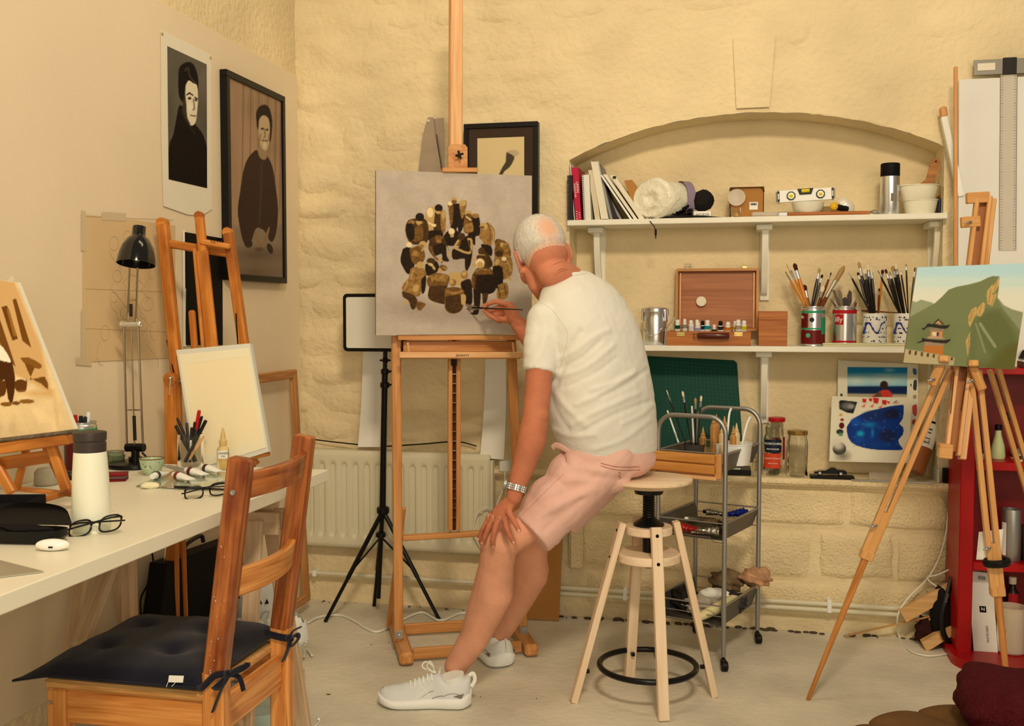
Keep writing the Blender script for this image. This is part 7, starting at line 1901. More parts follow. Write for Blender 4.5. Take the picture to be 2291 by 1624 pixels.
text('lettering','Sw',Cc+d_*L_*.355-sd*.0,-sd,d_,.02,HOLE,T)
for px,w_,c_,lab,h_ in[(2098,.008,(196,186,160),'slim pale book standing at the right end of the sill',.052),(2112,.026,(22,20,18),'black album standing at the right end of the sill',.055)]:
    p=sill_pt(px,4.1);mb=MB();mb.box((p.x,4.10,SZ0),(p.x+w_,4.22,SZ0+h_),b=.001);one('book',mb,mat('bk_%d'%px,c_,.5),lab,'book')

# ================================================================ RED SHELF UNIT
RX0,RX1,RY=.782,1.62,3.876
zt,zs2,zs3=1.052,YP(2190,1033,RY).z,YP(2190,1258,RY).z
T=thing('red_shelf_unit','glossy red open shelf unit with a curved base in the right corner','shelf unit',(1.2,4.0,0))
REDD=mat('red_paint_shaded',(104,4,8),.4,k=1.2,var=.1,vscale=12)  # same red paint, darkened to hold the shade inside the unit
mb=MB();mb.box((RX0,RY,.03),(RX0+.048,4.09,zt-.001),b=.003);obj('side_panel',mb,REDM,T)
mb=MB();mb.box((RX1-.04,RY,.03),(RX1,4.09,zt-.001),b=.003);obj('side_panel',mb,REDM,T)
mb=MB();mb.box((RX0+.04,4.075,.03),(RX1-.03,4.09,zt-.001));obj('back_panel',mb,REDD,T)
for z_,nm in((zt-.018,'top_board'),(zs2-.03,'shelf_board'),(zs3-.03,'shelf_board')):
    mb=MB();mb.box((RX0+.048 if nm!='top_board' else RX0,RY-.0,z_),(RX1-.04,4.075,z_+(.03 if nm!='top_board' else .022)),b=.002,long=0);obj(nm,mb,REDM,T)
pts=[(RX0-.02,4.09),(RX0-.022,3.86)]+[(RX0-.02+.42*(1-math.cos(t*math.pi/2/12)),3.86-.20*math.sin(t*math.pi/2/12))for t in range(1,13)]+[(RX1,3.66),(RX1,4.09)]
mb=MB();mb.prism([(x,y,.0)for x,y in pts][::-1],(0,0,.035));obj('curved_base',mb,REDM,T)

def on(px,y,z):return Vector((YP(px,1200,y).x,y,z))
zb=.0355
P=on(2199,3.93,zb);wv=.041;T=thing('long_carton','tall narrow white carton printed DESCALING on the red unit base','carton',P)
q_=[YP(2178,1480,3.90),YP(2232,1484,3.90),YP(2220,1283,3.96),YP(2164,1276,3.96)];q_[0].z=zb;q_[1].z=zb
mb=MB();mb.prism(q_,(.0,.06,0));obj('carton',mb,mat('white_card',(216,200,176),.7),T)
mb=MB();mb.prism([q_[0]-WX*.0005,q_[3]-WX*.0005,q_[3]+Vector((-.008,.058,0)),q_[0]+Vector((-.008,.058,0))],(.001,0,0));obj('side_edge',mb,mat('kraft_edge',(140,96,60),.8),T)
nq=(q_[1]-q_[0]).cross(q_[3]-q_[0]).normalized();nq=nq if nq.y<0 else-nq;uq=(q_[3]-q_[0]).normalized();rq=(q_[1]-q_[0]).normalized()
c_=q_[0].lerp(q_[2],.5)+nq*.0008;mb=MB();mb.obox(c_+uq*.01,rq,uq,nq,.022,.022,.001);obj('logo_square',mb,HOLE,T);text('lettering','N',c_+uq*.01+nq*.0012,rq,uq,.017,PAPERW,T)
text('lettering','DESCALING',q_[0].lerp(q_[1],.62).lerp(q_[3].lerp(q_[2],.62),.22)+nq*.001,-uq,rq,.011,DARKC,T)
mb=MB()
for k in range(9):mb.obox(q_[3].lerp(q_[2],.42+.035*k)-uq*.02+nq*.0008,rq,uq,nq,.0012,.014,.0004)
obj('barcode',mb,HOLE,T)['kind']='stuff'
P=on(2268,3.92,zb);jar(P,.05,.165,'plastic tub of dried bits at the bottom right of the red unit',m=mat('cloudy_tub',raw=(.85,.78,.66),rough=.2,trans=.6,ior=1.2),neck=1.02,body_h=.95)
random.seed(12);mb=MB()
for i in range(26):mb.ball(P+Vector((random.uniform(-.03,.03),random.uniform(-.03,.03),.015+random.random()*.11)),random.uniform(.008,.015),8,6,noise=.1)
one('dried_bits',mb,mat('dried_tan',(176,140,90),.8,var=.4,vscale=30),'tan dried bits filling the plastic tub on the red unit','contents')['kind']='stuff'
P=on(2268,4.02,zb);T=thing('red_bottle','small bottle with a red label behind the tub on the red unit','bottle',P)
mb=MB();mb.lathe([(.0001,0),(.021,0),(.022,.004),(.022,.19),(.012,.205),(.011,.225),(.0001,.226)],P,n=22,cap=False);obj('bottle',mb,mat('dark_bottle',(40,24,20),.2),T);arcpatch(P,.0225,-2.4,-.7,.12,.19,mat('label_red',(160,26,26),.4),'label',T)
mb=MB();mb.lathe([(.012,.222),(.013,.226),(.013,.248),(.0001,.249)],P,n=18);obj('cap',mb,PAPER,T)
P=on(2262,3.94,zs3+.0005);T=thing('steel_tin','tall open steel tin with a white label edge on the middle red shelf','tin',P)
H_=YP(2262,1142,3.91).z-zs3;mb=MB();mb.lathe([(.0001,0),(.032,0),(.033,.003),(.033,H_-.003),(.032,H_),(.030,H_),(.029,.01),(.0001,.01)],P,n=32,cap=False);obj('tin',mb,STEELD,T);arcpatch(P,.0335,-2.9,-2.3,.02,H_*.75,PAPERW,'label',T)
P=on(2291,3.96,zs3+.0005);mb=MB();mb.lathe([(.0001,0),(.02,0),(.02,.11),(.012,.125),(.0001,.126)],P,n=20,cap=False);one('dark_bottle',mb,BLACKP,'dark bottle at the edge of the frame on the middle red shelf','bottle')
P=on(2228,3.98,zs2+.0005);mb=MB();H_=YP(2220,962,3.98).z-zs2;mb.lathe([(.0001,0),(.024,0),(.026,.01),(.022,H_*.45),(.011,H_*.85),(.010,H_),(.0001,H_)],P,n=24,cap=False)
T=one('green_bottle',mb,mat('pale_green_plastic',(206,206,140),.35),'pale green tapering bottle on the upper red shelf behind the easel leg','bottle');mb=MB();mb.lathe([(.012,H_),(.012,H_+.02),(.0001,H_+.021)],P,n=18);obj('cap',mb,BLACKP,T)
P=on(2180,3.92,zs2+.0005);mb=MB();mb.box((P.x-.018,3.90,zs2+.0005),(P.x+.022,3.96,zs2+.026),b=.002);one('patterned_box',mb,mat('pink_pattern',(196,150,126),.6,var=.4,vscale=120),'small pinkish patterned box on the upper red shelf','box')
P=on(2285,3.93,zs2+.0005);T=thing('magazine_pile','slanting pile of magazines at the right edge on the upper red shelf','magazines',P)
for k in range(4):
    mb=MB();mb.obox(P+Vector((.03,.02,.010+.011*k)),Vector((.93,0,.36)).normalized(),WY,Vector((-.36,0,.93)).normalized(),.12,.1,.008,.001);obj('magazine',mb,[GREYC,BEI,DARKC,GREYC][k],T)
mb=MB();P=on(2246,4.068,zs2+.1);mb.box((P.x-.004,4.055,zs2+.135),(P.x+.014,4.07,zs2+.16),b=.002);one('black_clip',mb,BLACKP,'small black bracket on the red back panel','bracket')
P=on(2283,3.93,zt+.0045);T=thing('brown_box','brown box with a white top edge at the right on the red unit','box',P);mb=MB();mb.box((P.x-.012,3.9,zt+.0045),(P.x+.1,4.0,zt+.026),b=.001);obj('box',mb,mat('dark_brown_card',(96,50,26),.7),T)
mb=MB();mb.box((P.x-.012,3.9,zt+.0265),(P.x+.1,4.0,zt+.030));obj('paper_top',mb,PAPERW,T)
mb=MB();mb.lathe([(.022,0),(.014,.02),(.008,.03),(.0001,.032)],P+Vector((.008,.03,.031)),n=20);one('black_cone',mb,BLACKP,'black conical lump on the brown box at the right edge','object')

# white board, batten, T-square
T=thing('white_board','big plain white board standing on the red unit, leaning on the wall','board',(1.0,4.0,zt))
yb0,yb1=3.98,4.09
def BP(px,py):
    n=Vector((0,1.03,-(yb1-yb0))).normalized();return PP(px,py,(1,yb0,zt),n)
q_=[BP(2146,178),Vector((1.5,0,0)),Vector((1.5,0,0)),BP(2143,700)];q_[3].z=zt+.005;q_[3].y=yb0
q_[1]=q_[0]+Vector((.7,0,.0));q_[2]=q_[3]+Vector((.7,0,0))
mb=MB();mb.prism(q_,(0,.018,0));obj('board',mb,mat('white_board_face',(228,214,190),.55,var=.03,vscale=4),T)
nb_=Vector((0,-.004,0))
T=thing('t_square','clear T-square with a grey metal head hooked over the white board','t-square',q_[0])
mb=MB();a_,b_=BP(2177,153)+nb_*2,BP(2330,146)+nb_*2;mb.beam(a_,b_,.004,.055,up=WZ,b=.001);obj('head',mb,mat('grey_alloy',(128,116,96),.35,metal=.5),T)
mb=MB();mb.obox(BP(2257,149)+nb_*3.2,WX,WZ,WY,.047,.060,.006,.001);obj('clamp',mb,BLACKP,T)
mb=MB();mb.obox(BP(2205,151)+nb_*3,WX,WZ,WY,.060,.026,.001);obj('maker_plate',mb,PAPER,T)
a_,b_=BP(2256,168)+nb_,BP(2253,560)+nb_;mb=MB();mb.beam(a_,b_,.058,.003,up=WY,b=.0005);obj('blade',mb,mat('clear_acrylic',raw=(.88,.85,.78),rough=.1,trans=.55,ior=1.2),T)
mb=MB()
for k in range(64):
    for s_ in(-1,1):
        p=a_.lerp(b_,(k+.5)/64)+WX*s_*.0215-WY*.0022;mb.obox(p,WX,WZ,WY,.004 if k%5 else .008,.0014,.0004)
for s_ in(-1,1):mb.beam(a_+WX*s_*.028-WY*.002,b_+WX*s_*.028-WY*.002,.0016,.0006,up=WY,b=0)
obj('graduations',mb,mat('print_dark',(96,82,66),.6),T)['kind']='stuff'
mb=MB();mb.beam(YP(2138,150,4.0),Vector((YP(2131,800,3.93).x+.01,3.93,zt+.006)),.012,.016,up=WY,b=.001);one('wooden_batten',mb,W_C,'long thin wooden batten standing against the left edge of the white board','batten')
T=thing('white_plank','white painted plank with a bare wooden end leaning behind the batten','plank',YP(2120,500,4.07))
mb=MB();mb.beam(YP(2111,262,4.07),YP(2150,440,4.05),.022,.028,up=WY,b=.002);obj('painted_part',mb,PAPERW,T);mb=MB();mb.beam(YP(2109,240,4.073),YP(2112,264,4.07),.024,.030,up=WY,b=.005);obj('bare_end',mb,W_C,T)

# ================================================================ SKETCH EASEL + mountain painting
T=thing('sketch_easel','folding beech sketch easel on three legs at the right, holding the mountain painting','easel',(.6,3.4,0))
W_S=wood('sketch_easel_beech',(196,128,62),(218,156,88),.38,coat=.25)
def S(nm,a,b,w,t,ya,yb,m=None,bb=.0025,up=(0,1,0),par=None):
    mb=MB();mb.beam(YP(*a,ya),YP(*b,yb),w,t,up=up,b=bb);return obj(nm,mb,m or W_S,par or T)
yA,yB=3.47,3.33 # mast top / bottom
for dx,w_ in((-14,.013),(14,.013)):S('mast_rail',(2200+dx,440),(2130+dx,1020),w_,.030,yA,yB)
S('mast_side',(2220,446),(2152,1028),.020,.034,yA+.01,yB+.01)
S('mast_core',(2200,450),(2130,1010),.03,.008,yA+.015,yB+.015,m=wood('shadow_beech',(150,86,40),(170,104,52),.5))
S('mast_slot',(2214,480),(2200,700),.002,.002,yA-.01,yA-.03,m=HOLE);S('mast_slot',(2164,830),(2150,920),.002,.002,yB-.01,yB-.01,m=HOLE);S('mast_slot',(2135,830),(2127,925),.002,.002,yB-.0,yB-.0,m=HOLE)
S('top_cap',(2162,444),(2212,441),.022,.034,yA-.01,yA-.0,up=(0,0,1));S('clamp_block',(2150,498),(2192,495),.020,.034,yA-.03,yA-.02,up=(0,0,1));S('bottom_block',(2099,1007),(2130,1010),.040,.044,yB-.01,yB-.01,up=(0,0,1),bb=.003)
def wing(px,py,y,r=.004):
    mb=MB();p=YP(px,py,y);mb.tube([p,p+Vector((.012,.012,.002))],r*.8,8);mb.ball(p,(r*1.3,r,r*.8),8,6);mb.ball(p+Vector((-.007,0,-.002)),(r,r*.6,r*.6),8,6);mb.ball(p+Vector((.006,0,.005)),(r,r*.6,r*.6),8,6);obj('wing_nut',mb,BRASS if px<2150 and py<600 else STEELD,T)
wing(2166,498,yA-.05)
def leg(top,mid,foot,ya,ym,yf,w=.016):
    d2=(YP(*mid,ym)-YP(*top,ya)).normalized();s_=d2.cross(WY).normalized()
    for k in(-1,1):
        mb=MB();mb.beam(YP(*top,ya)+s_*.0125*k,YP(*mid,ym)+s_*.0125*k,w,.026,up=WY,b=.002);lo_=obj('leg_rail',mb,W_S,T)
    m2=YP(*mid,ym);mb=MB();mb.beam(m2-d2*.16,m2,.024,.024,up=WY,b=.003);obj('leg_joint',mb,W_S,T)
    mb=MB();mb.beam(m2-d2*.025,m2+d2*.004,.042,.034,up=WY,b=.003);obj('leg_collar',mb,W_S,T)
    f_=ZP(*foot,0.0)if yf is None else yf;mb=MB();mb.beam(m2-d2*.03,f_,.022,.020,up=WY,b=.004,taper=.6);obj('lower_leg',mb,W_EASEL if w>.015 else W_S,T)
    return f_
leg((2118,822),(1936,1248),(1807,1566),3.40,3.39,None)
leg((2180,828),(2232,1330),None,3.37,3.36,ZP(2262,1605,0))
leg((2224,826),(2330,1180),None,3.46,3.62,Vector((1.17,3.64,0)),.014)
wing(1953,1178,3.36,.005);wing(2208,1228,3.33,.005)
for hk,wn in([(2112,802),(2108,812),(2084,862)],(2083,850)),([(2178,812),(2176,822),(2198,872)],(2170,854)):
    y_=3.335;mb=MB();d_=(YP(*hk[2],y_)-YP(*hk[1],y_)).normalized()
    mb.beam(YP(*hk[0],y_-.035),YP(hk[0][0]+1,hk[0][1]+4,y_+.005),.028,.020,up=WZ,b=.003);mb.beam(YP(hk[1][0],hk[1][1]-4,y_),YP(*hk[2],y_+.01),.026,.022,up=WY,b=.004);obj('canvas_hook',mb,W_S,T);wing(*wn,y_-.016,.005)
mb=MB();m_=YP(2230,1258,3.345);mb.tube([m_+Vector((math.cos(a/12*6.28)*.034,math.sin(a/12*6.28)*.026,.004*math.cos(a/12*6.28)))for a in range(13)],.007,8,cap=False,flat=1.8);obj('strap_clamp',mb,BLACKP,T)
mb=MB();mb.grid(lambda u,v:YP(2190+55*u-6*v,1190+62*v-22*u*(1-v)*.3,3.385+.01*math.sin(u*9)),10,8,flip=True);one('white_rag',mb,PAPERW,'white paper rag hanging behind the middle leg of the sketch easel','rag',smooth=60)

Tp=thing('mountain_painting','landscape painting of a green mountain with a small pagoda on the sketch easel','painting',YP(2150,815,3.32))
yt,yb_=3.385,3.315
cs=flatq([YP(2052,598,yt),YP(2306,588,yt),YP(2269,827,yb_),YP(2021,811,yb_)])
pc=Pic(2015,580,2312,835,2.4,(196,204,182))
def q6(*p):return[(1980+x/6.248,580+y/6.248)for x,y in p]
pc.poly(q6((200,0),(2100,0),(2100,250),(200,250)),(176,200,192),soft=25).poly(q6((200,400),(2100,400),(2100,900),(200,900)),(216,204,174),soft=40)
pc.poly(q6((250,800),(380,580),(440,600),(500,563),(640,600),(690,620),(900,800),(300,1100)),(142,142,104))
pc.poly(q6((1480,540),(1580,540),(1660,640),(1780,700),(2000,760),(2000,1624),(1400,1624)),(134,134,96))
M_=(114,116,72)
pc.poly(q6((230,860),(360,800),(560,690),(690,620),(790,530),(890,425),(1000,385),(1180,350),(1330,310),(1430,260),(1510,232),(1600,240),(1590,400),(1570,540),(1620,640),(1700,760),(1900,1000),(1900,1624),(200,1624)),M_)
pc.poly(q6((1200,900),(1400,700),(1600,690),(1740,850),(1860,1060),(1850,1624),(1150,1624)),(96,98,54),soft=14,al=.8)
pc.poly(q6((1240,860),(1330,1000),(1420,1200),(1500,1400),(1200,1500)),(104,108,66),soft=14,al=.7).line(q6((1330,900),(1420,1040),(1540,1220)),7,(138,138,98),.6,smooth=4).line(q6((1270,900),(1330,1080),(1400,1300)),5,(130,132,90),.5,smooth=4)
pc.poly(q6((1560,1330),(1700,1200),(1900,1120),(1900,1624),(1300,1624)),(92,86,38),soft=12,al=.8).ell(*q6((600,1050))[0],50,34,(104,106,62),soft=30,al=.6)
R_=(190,150,84)
for pl in[[(1520,360),(1590,250),(1600,330),(1570,400),(1530,470),(1450,480)],[(1430,440),(1500,350),(1530,420),(1490,500),(1570,470),(1540,560),(1500,660),(1430,620),(1420,520)],[(1300,680),(1370,595),(1400,620),(1390,720),(1340,800),(1280,790)],
           [(1165,800),(1210,700),(1280,660),(1290,740),(1240,830),(1190,950),(1165,900)],[(1130,1140),(1190,1010),(1185,1180),(1155,1370),(1140,1240)]]:pc.poly(q6(*pl),R_)
for a_,b_ in[((1560,300),(1530,450)),((1480,420),(1450,600)),((1530,500),(1490,640)),((1350,640),(1310,780)),((1250,700),(1200,860)),((1220,720),(1180,860)),((1170,1080),(1160,1260))]:pc.line(q6(a_,b_),1.4,(146,106,54))
BK,ORG,TN=(42,34,28),(176,104,40),(178,140,104)
pc.poly(q6((545,1200),(820,1210),(810,1345),(545,1320)),ORG).poly(q6((560,1150),(830,1150),(820,1210),(550,1205)),(150,120,90)).poly(q6((640,1000),(805,1010),(800,1090),(630,1080)),(196,122,70)).poly(q6((660,1015),(760,1020),(755,1075),(665,1070)),(210,190,150)).poly(q6((724,1020),(757,1022),(752,1075),(722,1072)),BK)
pc.poly(q6((520,1090),(560,1110),(640,1120),(840,1130),(922,1112),(860,1175),(700,1165),(560,1150),(470,1172),(445,1160),(510,1140)),BK,smooth=2).poly(q6((590,1090),(640,1075),(800,1090),(840,1115),(600,1108)),TN)
pc.poly(q6((595,895),(680,910),(840,925),(908,915),(850,975),(700,955),(600,945),(545,990),(510,970),(560,950)),BK,smooth=2).poly(q6((670,905),(745,830),(830,915)),BK).poly(q6((695,900),(747,852),(800,912)),(186,136,80)).poly(q6((620,965),(825,970),(815,1005),(630,1000)),(140,112,88))
pc.poly(q6((280,1250),(975,1370),(960,1480),(255,1450)),(176,154,110))
for k in range(8):x=335+k*84;pc.poly(q6((x,1268+k*14),(x+28,1272+k*14),(x+24,1332+k*12),(x-6,1326+k*12)),(84,52,26))
picture('painted_face',cs,pc,150,140,CANV,Tp)
mb=MB();mb.prism([c_+WY*.0012 for c_ in cs],(0,.016,0));obj('board',mb,mat('board_side',(150,132,96),.7),Tp)

# ================================================================ RIGHT FLOOR
mb=MB();mb.tube(bez([YP(2130,1078,4.08),YP(2124,1130,4.09),YP(2112,1215,4.09),YP(2082,1285,4.07),YP(2030,1340,4.05),YP(2008,1380,4.03),ZP(2012,1425,.005),ZP(2035,1455,.005),ZP(2075,1467,.005),ZP(2118,1463,.005)],6),.0035,8)
one('white_cable',mb,WHITEC,'long white cable drooping down the wall to the floor beside the red unit','cable')
mb=MB();mb.tube(bez([YP(2132,1270,4.05),YP(2100,1285,4.05),YP(2075,1292,4.05),YP(2090,1308,4.04),YP(2118,1320,4.04)],6),.003,8)
one('white_cable',mb,WHITEC,'short looped white cable between the wood offcuts and the red unit','cable')
for pts,y_,th,lab in[([(2012,1365),(2028,1392),(2112,1345),(2135,1300),(2110,1312)],4.02,.02,'broad pale wood offcut leaning up behind the backpack'),([(2062,1438),(2074,1458),(2132,1422),(2128,1402)],3.98,.04,'short thick wood offcut lying on the floor by the red unit')]:
    mb=MB();mb.prism([YP(x,y,y_)for x,y in pts],(0,th,0));one('wood_offcut',mb,wood('raw_offcut',(196,142,80),(216,164,102),.6),lab,'wood')
mb=MB();mb.beam(ZP(1890,1423,.006),YP(2084,1378,4.05),.012,.005,up=WZ,b=.001);one('thin_lath',mb,wood('raw_lath',(186,130,70),(206,150,90),.6),'thin wooden lath slanting from the floor to the right','wood')
T=thing('long_brush_pole','wooden pole with a black printed grip pointing out from behind the red unit','pole',YP(2110,1385,4.03));mb=MB();mb.tube([YP(2078,1386,4.04),YP(2140,1380,4.03)],.0055,10);obj('shaft',mb,W_C,T);mb=MB();mb.tube([YP(2082,1385.6,4.04),YP(2108,1383,4.035)],.0062,10);obj('grip',mb,BLACKP,T)
T=thing('backpack','black backpack slumped against the wall beside the red unit','bag',(.73,4.03,0))
mb=MB();mb.ball((.765,4.04,.12),(.05,.045,.115),20,14,noise=.06);obj('body',mb,mat('black_nylon',(22,20,20),.6,bump=.2,bscale=200),T,smooth=80)
mb=MB();mb.tube(bez([YP(2130,1290,4.0),YP(2118,1340,3.97),YP(2108,1380,3.96),YP(2112,1420,3.96),YP(2130,1445,3.97)],6),.010,8,flat=.3,up=(0,1,0));obj('strap',mb,BLACKP,T)
mb=MB()
for k in range(7):mb.obox(YP(2121-1.2*k,1330+4*k,3.965),WX,WZ,WY,.008,.0022,.001)
obj('webbing_teeth',mb,STEELD,T)['kind']='stuff'
blob(Vector((YP(2078,1412,4.05).x,4.06,.052)),(.045,.03,.052),mat('maroon_cloth',(52,24,20),.9),'dark maroon bag on the floor between the offcuts','cloth_bag','bag')

# pouf and burgundy throw
PC=Vector((.60,1.98,0));PR,PH=.43,.412
T=thing('pouf','round brown stitched floor pouf at the bottom right corner','pouf',PC)
mb=MB()
def pf(u,v):
    a=u*2*math.pi;seam=abs(math.sin(a*9))**.35;t=v*math.pi/2*1.9
    r_=PR*(math.sin(min(t,math.pi/2))if t<math.pi/2 else(1-.08*(t-math.pi/2)));zz=PH*(.92+.08*math.cos(min(t,math.pi/2)))if t<math.pi/2 else PH*.92*(1-(t-math.pi/2)/1.42)
    k=1-.035*(1-seam);return PC+Vector((math.cos(a)*r_*k,math.sin(a)*r_*k,max(.001,zz-.012*(1-seam)*(1 if t<1.6 else 0))))
mb.grid(pf,216,26,flip=True);obj('cover',mb,mat('brown_suede',(98,66,34),.85,var=.15,vscale=14),T,smooth=70)
T=thing('burgundy_throw','folded burgundy knitted throw lying on the brown pouf','throw',PC+WZ*PH)
mb=MB();bc_=Vector((.70,2.22,.452))
def th(u,v):
    a=u*2*math.pi;b_=v*math.pi;e=.5
    x=math.copysign(abs(math.sin(b_))**e,1)*math.copysign(abs(math.cos(a))**e,math.cos(a));y=abs(math.sin(b_))**e*math.copysign(abs(math.sin(a))**e,math.sin(a));z=math.copysign(abs(math.cos(b_))**.7,math.cos(b_))
    p=Vector((x*.245,y*.17,z*.055));n_=float(fbm(p.x*14+5,p.y*14+p.z*20,4)-.5)
    return bc_+p*(1+.16*n_)+Vector((0,0,.010*math.sin(p.x*26+p.y*8)))
mb.grid(th,90,50,flip=True);obj('throw',mb,mat('burgundy_knit',(74,16,20),.95,bump=.8,bscale=160,var=.2,vscale=60),T,smooth=80)
# ================================================================ THE PAINTER
from mathutils.bvhtree import BVHTree
def caps(mb,p,q,r1,r2=None,n=18):
    """tapered rounded limb segment"""
    r2=r1 if r2 is None else r2;p,q=Vector(p),Vector(q);d=(q-p).normalized();pts,rs=[],[]
    for k in range(5):a=math.pi/2*(k+.02)/5;pts.append(p-d*r1*math.cos(a));rs.append(r1*math.sin(a))
    pts.append(p);rs.append(r1);pts.append(q);rs.append(r2)
    for k in range(1,6):a=math.pi/2*(k-.02)/5;pts.append(q+d*r2*math.sin(a));rs.append(r2*math.cos(a))
    d_,s,u=frame_from(d);mb.loft([[c+(s*math.cos(2*math.pi*j/n)+u*math.sin(2*math.pi*j/n))*r for j in range(n)]for c,r in zip(pts,rs)])
def limb(mb,pts,rs):
    for i in range(len(pts)-1):caps(mb,pts[i],pts[i+1],rs[i],rs[i+1])
def organic(name,mb,m,parent,voxel,smooth,edit=None):
    """fuse overlapping volumes into one continuous surface"""
    me=bpy.data.meshes.new('t');me.from_pydata(mb.v,[],mb.f);o=bpy.data.objects.new('t',me);COL.objects.link(o)
    r=o.modifiers.new('r','REMESH');r.mode='VOXEL';r.voxel_size=voxel;r.use_smooth_shade=True
    s=o.modifiers.new('s','SMOOTH');s.factor=.5;s.iterations=smooth
    me2=bpy.data.meshes.new_from_object(o.evaluated_get(bpy.context.evaluated_depsgraph_get()));bpy.data.objects.remove(o)
    n=len(me2.vertices);co=np.empty(n*3);me2.vertices.foreach_get('co',co);co=co.reshape(-1,3);no=np.empty(n*3);me2.vertex_normals.foreach_get('vector',no);no=no.reshape(-1,3)
    if edit:co=edit(co,no)
    polys=[tuple(p.vertices)for p in me2.polygons];bvh=BVHTree.FromPolygons([tuple(c)for c in co],polys)
    org=ORIG[parent.name];me2.vertices.foreach_set('co',(co-np.array(org)).ravel());me2.name=name;me2.materials.clear();me2.materials.append(m);me2.shade_smooth()
    o=bpy.data.objects.new(name,me2);COL.objects.link(o);o.parent=parent;ORIG[o.name]=org
    return o,bvh,co,no
def hit(bvh,px,py,off=.001):
    r=ray(px,py).normalized();p,n,i,d=bvh.ray_cast(CAM,r);return None if p is None else p+n*off
def pxy(co):
    d=co-np.array(CAM);k=d@np.array(FW);return CX+F*(d@np.array(RT))/k,CY-F*(d@np.array(UP))/k

SKIN=mat('tanned_skin',(204,124,82),.5,var=.22,vscale=9,bump=.25,bscale=260,k=1.0)
_nt=MATS['tanned_skin'].node_tree;_b=_nt.nodes['Principled BSDF'];_a=_nt.nodes.new('ShaderNodeAttribute');_a.attribute_name='Col';_nt.links.new(_a.outputs['Color'],_b.inputs['Base Color'])
_b.inputs['Subsurface Weight'].default_value=.08
MATS['tanned_skin'].node_tree.nodes['Principled BSDF'].inputs['Subsurface Radius'].default_value=(.01,.004,.002)
TM=thing('person','grey-haired man in white t-shirt and pink shorts on the stool, painting with a brush','person',SC0+Vector((0,0,STZ)))
WAX,TAX=Vector((.52,.85,0)).normalized(),Vector((.85,-.52,0)).normalized() # across the shoulders, out of the back
def J(px,py,y):return YP(px,py,y)
neckb=J(1284,640,3.27)
shL,elL,wrL=J(1212,735,3.13),J(1198,928,3.06),J(1155,1090,3.00)
hipL,hipR=Vector((-.385,3.215,.805)),Vector((-.35,3.36,.80))
knL,anL=J(1118,1212,3.07),J(1020,1490,3.17)
knR,anR=J(1190,1205,3.33),J(1121,1415,3.50)
shR,elR,wrR=J(1275,700,3.42),J(1225,800,3.40),J(1160,724,3.45)
# head frame
hr=(RT*.93+UP*.20+FW*.30).normalized();hf=FW*.80-RT*.34-UP*.40;hf=(hf-hr*hf.dot(hr)).normalized();hu=hr.cross(hf)
HC=J(1212,575,3.25);HS=1.05
def H(x,y,z):return HC+(hr*x+hf*y+hu*z)*HS
HR=Matrix((hr,hf,hu)).transposed()
b=MB()
def hb(c,r):b.ball(H(*c),Vector(r)*HS,24,16,rot=HR)
hb((0,-.016,.036),(.0765,.097,.088));hb((0,.03,.025),(.066,.065,.075));hb((0,.045,-.03),(.054,.048,.072));hb((0,-.03,-.02),(.066,.075,.055))
for s in(-1,1):
    caps(b,H(.056*s,.0,-.035),H(.045*s,.03,-.078),.018*HS,.016*HS);caps(b,H(.045*s,.03,-.078),H(.012*s,.078,-.096),.016*HS,.017*HS);hb((.040*s,.062,-.026),(.024,.022,.028));caps(b,H(.012*s,.092,.024),H(.048*s,.076,.022),.010*HS,.009*HS)
caps(b,H(0,.098,.018),H(0,.116,-.030),.007*HS,.012*HS);hb((0,.104,-.034),(.017,.012,.010));hb((0,.094,-.062),(.024,.012,.007));hb((0,.091,-.070),(.02,.012,.006));hb((0,.082,-.094),(.022,.018,.016))
for s in(-1,1): # ears
    rot=HR@Matrix.Rotation(.35*s,3,'Z')
    b.ball(H(.080*s,-.004,-.006),Vector((.006,.017,.031))*HS,18,12,rot=rot)
    ring=[H(s*(.084+.006*math.cos(t)),-.008-.017*math.cos(t),-.002+.030*math.sin(t))for t in np.linspace(-1.6,3.4,12)];limb(b,ring,[.0038*HS]*12);hb((.081*s,.0,-.034),(.006,.009,.010))
# neck, trunk
limb(b,[H(0,-.028,-.03),H(0,-.040,-.075),neckb.lerp(HC,.15)],[.056,.052,.055]);limb(b,[H(0,.01,-.07),neckb+Vector((-.03,.03,-.02))],[.042,.045])
caps(b,neckb+Vector((0,.01,-.07)),J(1345,860,3.27),.07,.09);caps(b,J(1345,860,3.27),J(1375,990,3.28),.09,.085)
limb(b,[shL.lerp(neckb,.3),shL,J(1208,820,3.10),elL,J(1190,985,3.045),J(1172,1040,3.02),wrL],[.044,.040,.0425,.0405,.0445,.036,.0265]);b.ball(elL+Vector((.014,-.01,0)),.030,16,10)
limb(b,[shR,elR],[.045,.040]);limb(b,[elR,elR.lerp(wrR,.35),wrR],[.040,.042,.028])
for h,k,calf,lo,a,rr in[(hipL,knL,J(1102,1325,3.115),J(1062,1425,3.15),anL,(.060,.062,.0665,.049,.0385)),(hipR,knR,J(1186,1285,3.37),J(1150,1365,3.45),anR,(.060,.062,.0620,.045,.037))]:
    limb(b,[h,h.lerp(k,.6)+Vector((.01,0,-.018)),k],[rr[0],.054,rr[1]*.97]);limb(b,[k,k.lerp(calf,.45),calf,lo,a],[rr[1]*.95,.056,rr[2],rr[3],rr[4]]);b.ball(k+Vector((-.018,-.012,.012)),.048,16,10)
    caps(b,calf+Vector((.016,-.004,.02)),calf.lerp(lo,.4)+Vector((.010,0,0)),.050,.040)
